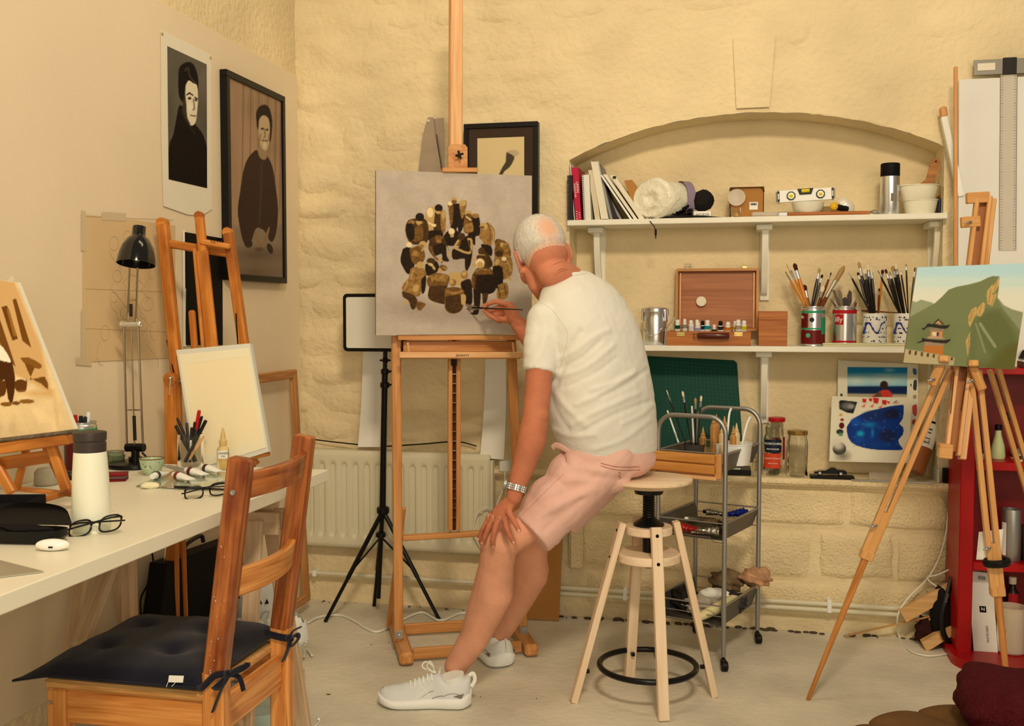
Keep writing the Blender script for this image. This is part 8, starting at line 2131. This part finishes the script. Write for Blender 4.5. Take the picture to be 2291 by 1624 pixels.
# left hand spread over the knee
def finger(pts,r0,r1):
    P=[J(*p)for p in pts];n=len(P);limb(b,P,[r0+(r1-r0)*i/(n-1)for i in range(n)]);return P
wb_=J(1150,1112,2.995);FT=[]
for pts,r0,r1 in[([(1142,1128,2.99),(1139,1148,2.972),(1152,1169,2.962),(1161,1187,2.964)],.0115,.0082),([(1128,1156,2.985),(1134,1183,2.972),(1142,1201,2.976),(1149,1213,2.984)],.0098,.0078),
                    ([(1115,1158,2.988),(1106,1188,2.976),(1102,1207,2.98),(1104,1221,2.99)],.0100,.0080),([(1103,1159,3.0),(1091,1184,2.992),(1084,1202,2.996),(1080,1214,3.006)],.0095,.0076),([(1094,1160,3.016),(1081,1181,3.012),(1074,1196,3.018),(1070,1206,3.026)],.0086,.0068)]:
    P=finger(pts,r0,r1);caps(b,wb_ if len(FT)else J(1152,1108,2.995),P[0],.0165,.0125);FT.append(P)
caps(b,wrL,wb_,.0265,.024);caps(b,J(1140,1122,2.998),J(1112,1146,3.004),.020,.017)
# right hand pinching the brush
cy=E(1045,688,.098).y
yh=cy-.085
for pts,r0,r1 in[([(1142,683,yh+.005),(1109,674,yh),(1092,680,yh+.002),(1082,685,yh+.004)],.0105,.0076),([(1140,716,yh-.01),(1116,715,yh-.012),(1094,705,yh-.008),(1084,694,yh)],.0125,.0084),([(1143,690,yh+.018),(1112,688,yh+.018),(1098,694,yh+.014),(1090,697,yh+.01)],.0102,.0078),
                    ([(1143,700,yh+.028),(1116,700,yh+.03),(1104,706,yh+.022),(1112,712,yh+.012)],.0098,.0078),([(1144,710,yh+.034),(1120,712,yh+.036),(1110,716,yh+.026),(1120,720,yh+.016)],.0088,.0072)]:
    P=finger(pts,r0,r1);caps(b,wrR,P[0],.022,.0135)
caps(b,wrR,J(1140,700,yh+.01),.026,.020)
body,BB,bco,bno=organic('body',b,SKIN,TM,.0042,7)
def LC(c):return np.array([lin(v)/l for v,l in zip(c,LIGHT)])
Xb,Yb=pxy(bco);arm=((bco[:,1]<3.2)&(Yb>800)&(Xb<1245))|(Yb>650)&(Xb<1180)&(Yb<800);leg=bco[:,2]<.64;hd_=np.min([np.linalg.norm(bco-np.array(p),axis=1)for P in FT for i in range(len(P)-1)for p in(P[i],P[i].lerp(P[i+1],.5),P[i+1])]+[np.linalg.norm(bco-np.array(wb_.lerp(P[0],t)),axis=1)for P in FT for t in(.3,.7)],axis=0);hand=hd_<.0135
legc,armc,headc=LC((220,150,112)),LC((190,112,76)),LC((202,122,86));bc=np.where((leg&~hand)[:,None],legc,np.where((arm|hand)[:,None],armc,headc))
bc=bc*(1+.35*(fbm(bco[:,0]*22,bco[:,2]*22+bco[:,1]*15,3)-.5))[:,None];nb_v=len(bco)
ca=body.data.color_attributes.new('Col','FLOAT_COLOR','POINT');ca.data.foreach_set('color',np.concatenate([np.clip(bc,0,.9),np.ones((nb_v,1))],1).astype(np.float32).ravel())
# nails
for P in FT:
    d=(P[-1]-P[-2]).normalized();mb=MB();c=P[-1]+Vector((0,-.0066,.002))+d*.002;mb.ball(c,(.0046,.0018,.0058),12,8,rot=Vector((0,0,-1)).rotation_difference(d).to_matrix());obj('fingernail',mb,mat('nail',(226,160,130),.3),TM)
for s in(-1,1):
    mb=MB();mb.ball(H(.031*s,.082,.006),.012*HS,16,12);e_=obj('eye',mb,mat('eye_white',(230,220,206),.2),TM);mb=MB();mb.ball(H(.031*s,.0905,.006),.0055*HS,12,8);obj('iris',mb,mat('iris',(70,80,80),.2),e_)
CRE=mat('skin_crease',(120,60,36),.8)
for pts in([(1228,597),(1248,588),(1268,582)],[(1236,618),(1256,607),(1276,601)],[(1242,609),(1256,602),(1266,601)]):
    q_=[hit(BB,p.x,p.y,-.0004)for p in bez([Vector((*p,0))for p in pts],6)];q_=[p for p in q_ if p is not None]
    if len(q_)>2:mb=MB();mb.tube(q_,[.0003+.0006*math.sin(math.pi*i/(len(q_)-1))for i in range(len(q_))],6);obj('neck_crease',mb,CRE,TM)
# hair: scalp shell and short strands
L3=(bco-np.array(HC))@np.array([hr,hf,hu]).T/HS
def hairmask(l):
    x,y,z=l[...,0],l[...,1],l[...,2]
    low=np.where(y<-.02,-.042+.02*np.clip((-y-.02)/.06,0,1)-.35*np.clip(np.abs(x)-.05,0,.05),-.02+.02*(y+.02)/.05+.0)
    front=y<.072-.35*np.clip(z-.05,0,1)+.0*x
    ear=(np.abs(x)>.078)&(z<.034)&(y>-.03)
    return(z>low)&front&~ear&(z>-.07)
msk=hairmask(L3);far=np.linalg.norm(L3,axis=1)<.17;msk&=far
idx=np.nonzero(msk)[0];rmap=-np.ones(len(bco),int);rmap[idx]=np.arange(len(idx))
hl=L3[idx];cb=hit(BB,1226,508);cb=np.array([(cb-HC).dot(v)for v in(hr,hf,hu)])/HS
dn0=np.clip((np.linalg.norm((hl-cb)/np.array([.040,.050,.05]),axis=1)-.35)/.85,0,1) # thin on the crown
low=np.where(hl[:,1]<-.02,-.042+.02*np.clip((-hl[:,1]-.02)/.06,0,1),-.02);edge=np.clip((hl[:,2]-low)/.028,0,1)*np.clip((.072-hl[:,1])/.02,0,1)
dens=dn0*(.1+.9*edge)*np.clip(.8+.5*fbm(hl[:,0]*260,hl[:,2]*260+hl[:,1]*200,3),0,1);nz=.75+.5*fbm(hl[:,0]*500,hl[:,2]*160+hl[:,1]*160,3)
skinc,hairc,darkc=LC((222,164,124)),LC((212,196,172)),LC((136,112,88));lowb=np.clip(1-(hl[:,2]-low)/.035,0,1)[:,None]
colr=skinc*(1-dens[:,None])+(hairc*(1-.75*lowb)+darkc*.75*lowb)*dens[:,None];colr=colr*np.where(dens>.3,nz,1)[:,None]
hm=MB();hv=bco[idx]+bno[idx]*(.0004+dens*.0022)[:,None]
hfc=[tuple(int(rmap[i])for i in p.vertices)for p in body.data.polygons if all(rmap[i]>=0 for i in p.vertices)]
hm.add([Vector(v)for v in hv],hfc);hm.c=np.concatenate([np.clip(colr,0,.9),np.ones((len(colr),1))],1)
obj('hair',hm,paint_mat('cropped_hair',.8),TM,smooth=180,label='short cropped white hair, thin and pink on the crown')
sm=MB();random.seed(31);sv,sf=[],[]
for k in range(12000):
    q_=random.randrange(len(idx));i=idx[q_]
    if random.random()>dens[q_]**1.5:continue
    p=Vector(bco[i])+Vector((random.uniform(-.002,.002),random.uniform(-.002,.002),random.uniform(-.002,.002)));n=Vector(bno[i]);dn=(-hu*.8-hf*.3+Vector((random.uniform(-.3,.3),random.uniform(-.3,.3),0)));dn=(dn-n*dn.dot(n));dn.normalize()
    l=random.uniform(.004,.009);t=p+n*random.uniform(.0030,.0050)+dn*l;sd_=n.cross(dn)*.0003;p=p+n*.001;o_=len(sv);sv+=[p-sd_,p+sd_,t];sf.append((o_,o_+1,o_+2))
sm.add(sv,sf);hs=obj('hair_strands',sm,mat('hair_strand',(222,208,188),.7),TM,smooth=0);hs['kind']='stuff'

# ---- t-shirt
SHW=mat('white_jersey',(224,210,184),.9,bump=.12,bscale=420)
b=MB();prof=[(1012,1262,1470,3.29),(1000,1256,1471,3.29),(960,1240,1470,3.28),(915,1230,1467,3.275),(870,1228,1461,3.27),(820,1226,1452,3.265),(770,1216,1440,3.26),(720,1206,1424,3.26),(685,1206,1404,3.26),(655,1212,1384,3.265),(635,1224,1364,3.27),(618,1244,1338,3.275),(606,1262,1314,3.28)]
rings=[]
prof=[tuple(p)+(q,)for p,q in[((v.x,v.y,v.z),w4.x)for v,w4 in zip(bez([Vector(p[:3])for p in prof],4),bez([Vector((p[3],0,0))for p in prof],4))]]
for i,(py,l,r,y)in enumerate(prof):
    c=J((l+r)/2,py,y);s=(r-l)/2*(c-CAM).dot(FW)/F/.155
    if 1:
      rings.append([c+WAX*(.18*s*math.copysign(abs(math.cos(t))**.9,math.cos(t)))+TAX*(.13*s*math.copysign(abs(math.sin(t))**.9,math.sin(t)))+WZ*(.0)for t in np.linspace(0,2*math.pi,41)[:-1]])
b.loft(rings)
hemc,hd=J(1207,834,3.10),(J(1207,834,3.10)-shL).normalized()
def sleeve(p0,p1,p2,r0,r1,r2):
    d_,s_,u_=frame_from(p2-p0);rr=[]
    for p,r in((p0-(p2-p0).normalized()*r0*.6,r0*.5),(p0,r0),(p1,r1),(p2,r2)):rr.append([p+(s_*math.cos(t)+u_*math.sin(t))*r for t in np.linspace(0,2*math.pi,29)[:-1]])
    b.loft(rr)
sleeve(J(1222,725,3.15),J(1212,770,3.125),hemc,.062,.058,.0515);b.ball(J(1222,718,3.15),.062,20,14);sleeve(shR,shR.lerp(elR,.4),shR.lerp(elR,.7),.062,.056,.052);b.ball(shR,.062,18,12);caps(b,J(1222,715,3.16),neckb+Vector((0,0,-.03)),.058,.06);caps(b,shR,neckb+Vector((0,.02,-.03)),.058,.06)
FOLDS=[([(1240,868),(1258,825),(1272,785),(1300,742)],6,-.0055),([(1256,800),(1290,782),(1330,752),(1362,738)],5,.004),([(1248,826),(1300,800),(1345,762)],4,-.004),([(1250,842),(1310,822),(1372,772)],5,.004),([(1262,866),(1330,836),(1380,800)],4,-.003),
         ([(1322,872),(1372,856),(1412,838)],4,.0035),([(1345,886),(1400,862),(1446,828)],4,-.004),([(1290,905),(1350,878),(1420,832)],5,.004),([(1280,950),(1340,918),(1430,878)],5,.004),([(1300,968),(1370,930),(1452,898)],4,-.004),([(1240,960),(1275,975),(1330,972)],5,.004),([(1330,1004),(1390,985),(1452,940)],5,.004),
         ([(1176,800),(1198,770),(1206,730)],6,-.003),([(1184,822),(1210,790),(1222,750)],5,.003),([(1205,692),(1250,668),(1300,645)],9,.003),([(1236,862),(1262,905),(1310,950)],6,.004),([(1230,880),(1245,920),(1270,960)],5,-.003),([(1392,948),(1430,930),(1462,905)],4,.003)]
def drape(folds_,k=1.0,amp=.0016,fr=28):
    def f(co,no):
        X,Y=pxy(co);folds=[(p,w_*1.25,a)for p,w_,a in folds_];dsp=np.zeros(len(co))
        for pts,wd,a in folds:
            q_=[(p.x,p.y)for p in bez([Vector((*p,0))for p in pts],4)];D=np.full(len(co),1e9)
            for(xa,ya),(xb,yb)in zip(q_[:-1],q_[1:]):
                L2=(xb-xa)**2+(yb-ya)**2+1e-9;t=np.clip(((X-xa)*(xb-xa)+(Y-ya)*(yb-ya))/L2,0,1);D=np.minimum(D,np.hypot(X-xa-t*(xb-xa),Y-ya-t*(yb-ya)))
            dsp+=a*k*np.exp(-(D/wd)**2)*(no@-np.array(FW)>0)
        dsp+=amp*(fbm(co[:,0]*fr+co[:,1]*fr*.7,co[:,2]*fr*1.3,3)-.5)*2
        return co+no*dsp[:,None]
    return f
shirt,BS,sco,sno=organic('t_shirt',b,SHW,TM,.0055,6,drape(FOLDS,.95,.0016))
def stitch(bvh,pts,r,m,nm,off=.0008,n=6,parent=TM):
    q_=[hit(bvh,p.x,p.y,off)for p in bez([Vector((*p,0))for p in pts],n)];q_=[p for p in q_ if p is not None]
    if len(q_)>2:mb=MB();mb.tube(q_,r,6);return obj(nm,mb,m,parent)
SEAM=mat('shirt_seam',(212,196,170),.9)
stitch(BS,[(1206,676),(1232,690),(1252,715),(1270,745),(1262,790),(1248,835)],.0010,SEAM,'armhole_seam',.0002)
stitch(BS,[(1174,818),(1205,828),(1238,836)],.0008,SEAM,'sleeve_hem',.0002);stitch(BS,[(1266,985),(1300,1003),(1350,1016),(1410,1016),(1462,992)],.0008,SEAM,'bottom_hem',.0002)
nk=J(1283,617,3.265);mb=MB();mb.tube([nk+WAX*.066*math.cos(t)+TAX*.060*math.sin(t)+WZ*(.010*math.sin(t)-.006)-RT*.018 for t in np.linspace(0,2*math.pi,33)],.007,10,cap=False);obj('neck_band',mb,SHW,TM)

# ---- shorts
PINK=mat('pink_cotton',(226,172,146),.85,bump=.15,bscale=350,sheen=.15,k=1.0)
b=MB();rings=[]
for py,l,r in[(975,1262,1452),(992,1254,1462),(1010,1250,1470),(1030,1262,1471),(1048,1290,1464),(1062,1330,1448),(1067,1350,1434)]:
    c=J((l+r)/2,py,3.285);s=(r-l)/2*(c-CAM).dot(FW)/F/.155;rings.append([c+WAX*.18*s*math.cos(t)+TAX*(.13*s)*math.sin(t)for t in np.linspace(0,2*math.pi,41)[:-1]])
b.loft(rings)
def tube_leg(p0,p1,r0,r1,up,sq=1.0):
    d_,s_,u_=frame_from(p1-p0,up);rr=[]
    for t_ in(0,.33,.66,1):r=r0+(r1-r0)*t_;rr.append([p0.lerp(p1,t_)+s_*math.cos(a)*r*sq+u_*math.sin(a)*r for a in np.linspace(0,2*math.pi,33)[:-1]])
    b.loft(rr)
hemL=J(1187,1193,3.095);tube_leg(hipL+Vector((-.02,.02,-.02)),hemL,.082,.080,(0,0,1));tube_leg(hipL+Vector((-.05,-.0,.0)),hemL+Vector((.02,.02,.01)),.08,.078,(0,0,1));b.ball(J(1233,1120,3.12),.079,20,14);b.ball(J(1278,1066,3.16),.080,20,14);b.ball(J(1216,1140,3.115),.074,20,14);caps(b,J(1310,1075,3.18),J(1378,1064,3.21),.062,.052);caps(b,hipL+Vector((0,-.01,-.01)),hipL.lerp(hemL,.68),.076,.082)
hemR=knR.lerp(hipR,.28);tube_leg(hipR,hemR,.085,.086,(0,0,1))
SF=[([(1250,1030),(1215,1075),(1170,1125)],8,-.003),([(1190,1130),(1260,1105),(1330,1070)],8,-.004),([(1200,1160),(1270,1120),(1330,1095)],7,.004),([(1260,1050),(1320,1065),(1400,1072)],7,-.003),([(1275,1030),(1310,1045),(1350,1055)],6,.003),([(1210,1090),(1270,1075),(1320,1075)],8,.003),([(1220,1185),(1260,1150),(1300,1120)],7,-.004),([(1255,1010),(1262,1022),(1268,1034)],6,-.006),([(1385,1075),(1430,1070),(1455,1055)],6,-.003)]
shorts,BH,_,_=organic('shorts',b,PINK,TM,.0055,5,drape(SF,1.3,.002,24))
PSE=mat('pink_seam',(168,104,84),.9)
stitch(BH,[(1344,1036),(1380,1044),(1430,1044)],.0011,PSE,'pocket_edge');stitch(BH,[(1344,1042),(1380,1051),(1432,1051)],.0009,PSE,'pocket_edge');stitch(BH,[(1262,1060),(1225,1095),(1190,1130),(1160,1160)],.0006,mat('pink_stitch',(196,140,114),.9),'side_seam')
stitch(BH,[(1383,1056),(1389,1059),(1384,1064),(1390,1068),(1384,1072)],.0007,PSE,'embroidery');stitch(BH,[(1262,1012),(1266,1022),(1268,1034)],.0010,PSE,'front_pocket_edge')
wp=[YP(1237,1001,3.18),YP(1245,996,3.17),YP(1262,1003,3.15),YP(1280,1014,3.14)];mb=MB();mb.tube(bez(wp,5),.006,8,flat=1.6);obj('waistband',mb,PINK,TM)

# ---- watch
d=(wrL-elL).normalized();wc=J(1154,1091,3.0);_,s_,u_=frame_from(d);mb=MB();NL_=26
for k in range(NL_):
    a=2*math.pi*k/NL_;o_=(s_*math.cos(a)+u_*math.sin(a));t_=(-s_*math.sin(a)+u_*math.cos(a))
    for w_ in(-.0066,0,.0066):mb.obox(wc+o_*.0300+d*w_,t_,d,o_,.0064,.0062,.0036,.0012)
wt=obj('wristwatch',mb,STEEL,TM,label='steel bracelet watch on the left wrist');wt['kind']='stuff'
o_=(s_*(-RT).dot(s_)+u_*(-RT).dot(u_)).normalized();mb=MB();mb.lathe([(.0001,0),(.017,0),(.019,.002),(.018,.009),(.0001,.010)],wc+o_*.0285,o_,n=24,cap=False);obj('watch_case',mb,STEELD,TM)

# ---- shoes and socks
SOLE=mat('white_foam_sole',(238,226,208),.5);UPR=mat('pale_grey_knit',(230,220,202),.8,bump=.5,bscale=600);LACE=mat('cream_lace',(236,224,194),.8);SOCK=mat('white_sock',(240,232,220),.9,bump=.3,bscale=500);SILV=mat('silver_trim',(128,120,100),.3,metal=.7)
def shoe(heel,toe,ank,sgn,lab):
    fx=(toe-heel);fx.z=0;Ls=.298;fx.normalize();fy=Vector((-fx.y,fx.x,0))
    T=thing('shoe',lab,'',heel);del T['category'];T.parent=TM;T.location=heel-ORIG[TM.name];ORIG[T.name]=Vector(heel)
    def W(x,y,z):return heel+fx*x+fy*y+WZ*z
    def width(t):return .052*(math.sin(min(1,(t+.02)/.16)*math.pi/2)**.6)*(1-.16*math.exp(-((t-.42)/.14)**2))*(1-max(0,(t-.78)/.24)**2.6)+.0005
    mb=MB();rings=[]
    for i in range(25):
        t=i/24;w_=width(t)*1.06+.002;zb=.014*max(0,(t-.72)/.28)**2+.010*max(0,(.12-t)/.12)**2;zt_=.046-.016*t+.010*max(0,(.10-t)/.10)+.012*max(0,(t-.8)/.2)**1.5
        x=Ls*t;r=[]
        for a in np.linspace(0,2*math.pi,25)[:-1]:
            c_,s2=math.cos(a),math.sin(a);r.append(W(x,w_*math.copysign(abs(c_)**.55,c_)*(1-.06*(s2<0)),zb+(zt_-zb)*(.5+.5*math.copysign(abs(s2)**.5,s2))))
        rings.append(r)
    mb.loft(rings);obj('sole',mb,SOLE,T,smooth=60)
    hp_=[(0,.092),(.03,.100),(.10,.090),(.17,.082),(.26,.086),(.36,.102),(.44,.100),(.55,.086),(.68,.074),(.82,.066),(.93,.060),(1,.044)]
    def ht(t):
        for(a,h1),(c_,h2)in zip(hp_[:-1],hp_[1:]):
            if t<=c_:k=(t-a)/(c_-a);k=k*k*(3-2*k);return h1+(h2-h1)*k
        return hp_[-1][1]
    mb=MB();rings=[]
    for i in range(37):
        t=.012+.975*i/36;w_=width(t)*.97;h=ht(t);z0_=.030-.008*t;r=[]
        for a in np.linspace(-.35,math.pi+.35,23):
            c_,s2=math.cos(a),math.sin(a);ak=max(0,min(1,(.46-t)/.14));top_w=1-(.42-.28*ak)*max(0,s2)*(1-max(0,t-.5));cc=math.copysign(abs(c_)**(1-.55*ak),c_);r.append(W(Ls*t,w_*cc*top_w,z0_+(h-z0_)*s2**(1-.3*ak)if s2>0 else z0_-.004))
        rings.append(r)
    mb.loft(rings);obj('upper',mb,UPR,T,smooth=60)
    for s in(-1,1): # crossing side stripes
        for a_,b_,r_ in[((.66,.018),(.42,.070),.0016),((.60,.018),(.40,.060),.0012),((.38,.020),(.54,.070),.0018),((.50,.018),(.30,.048),.0012),((.30,.045),(.12,.052),.0012)]:
            pts=[]
            for k in range(8):
                q_=k/7;t=a_[0]+(b_[0]-a_[0])*q_;z_=a_[1]+(b_[1]-a_[1])*q_+.006*math.sin(q_*math.pi);h=ht(t);z0_=.022-.006*t;ak=max(0,min(1,(.46-t)/.14));s2=min(.97,max(0,(z_-z0_)/(h-z0_))**(1/(1-.3*ak)));c_=math.sqrt(1-s2*s2)**(1-.55*ak);pts.append(W(Ls*t,s*(width(t)*.97*c_*(1-(.42-.28*ak)*s2*(1-max(0,t-.5)))+.0012),z_))
            mb=MB();mb.tube(pts,r_,6,flat=.6);obj('side_stripe',mb,LACE if r_>.0013 else SILV,T)
    for k in range(6):
        t=.42+.045*k;h=ht(t);mb=MB();mb.tube([W(Ls*t,-.022,h-.012),W(Ls*(t+.01),0,h+.003),W(Ls*t,.022,h-.012)],.0024,8,flat=.6);obj('lace',mb,LACE,T)
    tp=W(Ls*.40,0,ht(.4)+.004)
    for dx,dz,s in((.014,.042,-1),(.03,.03,1)):
        mb=MB();mb.tube(bez([tp,tp+fx*dx*.3+WZ*dz*.7-fy*.010*s,tp+fx*dx+WZ*dz-fy*.016*s,tp+fx*(dx+.008)+WZ*dz*.5-fy*.008*s,tp],6),.0022,8);obj('lace_loop',mb,LACE,T)
    mb=MB();mb.ball(tp+WZ*.002,(.006,.006,.004),10,6);obj('lace_knot',mb,LACE,T)
    mb=MB();mb.prism([W(Ls*.355,-.018,.080),W(Ls*.355,.018,.080),W(Ls*.33,.016,.118),W(Ls*.33,-.016,.118)],fx*.005);obj('tongue',mb,UPR,T)
    mb=MB();mb.tube(bez([W(.002,0,.060),W(-.010,0,.082),W(-.004,0,.104),W(.010,0,.094)],5),.006,8,flat=.35,up=fy);obj('heel_loop',mb,LACE,T)
    for s in(-1,1):mb=MB();mb.prism([W(.022,s*.0475,.055),W(.055,s*.052,.048),W(.030,s*.050,.040)],fy*s*.001);obj('heel_trim',mb,SILV,T)
    mb=MB();mb.tube([W(Ls*.21,0,.045),W(Ls*.20,0,.075),W(Ls*.215,0,.098)],[.033,.036,.040],20);obj('sock',mb,SOCK,T)
h1=ZP(1052,1583,0);h1=h1+WY*.02;t1=ZP(858,1585,0)+WY*.03;shoe(h1,t1,anL,1,'near shoe, toe pointing left')
h2=ZP(1128,1500,0)+WY*.02;shoe(h2,h2+Vector((-.64,.77,0))*.3,anR,-1,'far shoe, seen from its heel')

# ---- the brush in his hand
tip=E(1043,688,.0965);pb1=J(1081,689.5,yh+.002);dd=(pb1-tip).normalized();end=tip+dd*.36
T=thing('paintbrush','long black brush held in the man\'s right hand, touching the canvas','brush',pb1)
mb=MB();mb.tube([tip,tip+dd*.006,tip+dd*.014],[.0035,.0052,.0045],10,flat=.5);obj('bristles',mb,PAPERW,T);mb=MB();mb.tube([tip+dd*.013,tip+dd*.042],[.0045,.0034],10);obj('ferrule',mb,STEELD,T);mb=MB();mb.tube([tip+dd*.041,tip+dd*.075,tip+dd*.12,end],[.0032,.0046,.0036,.0022],10);obj('handle',mb,BR_H['black'],T)
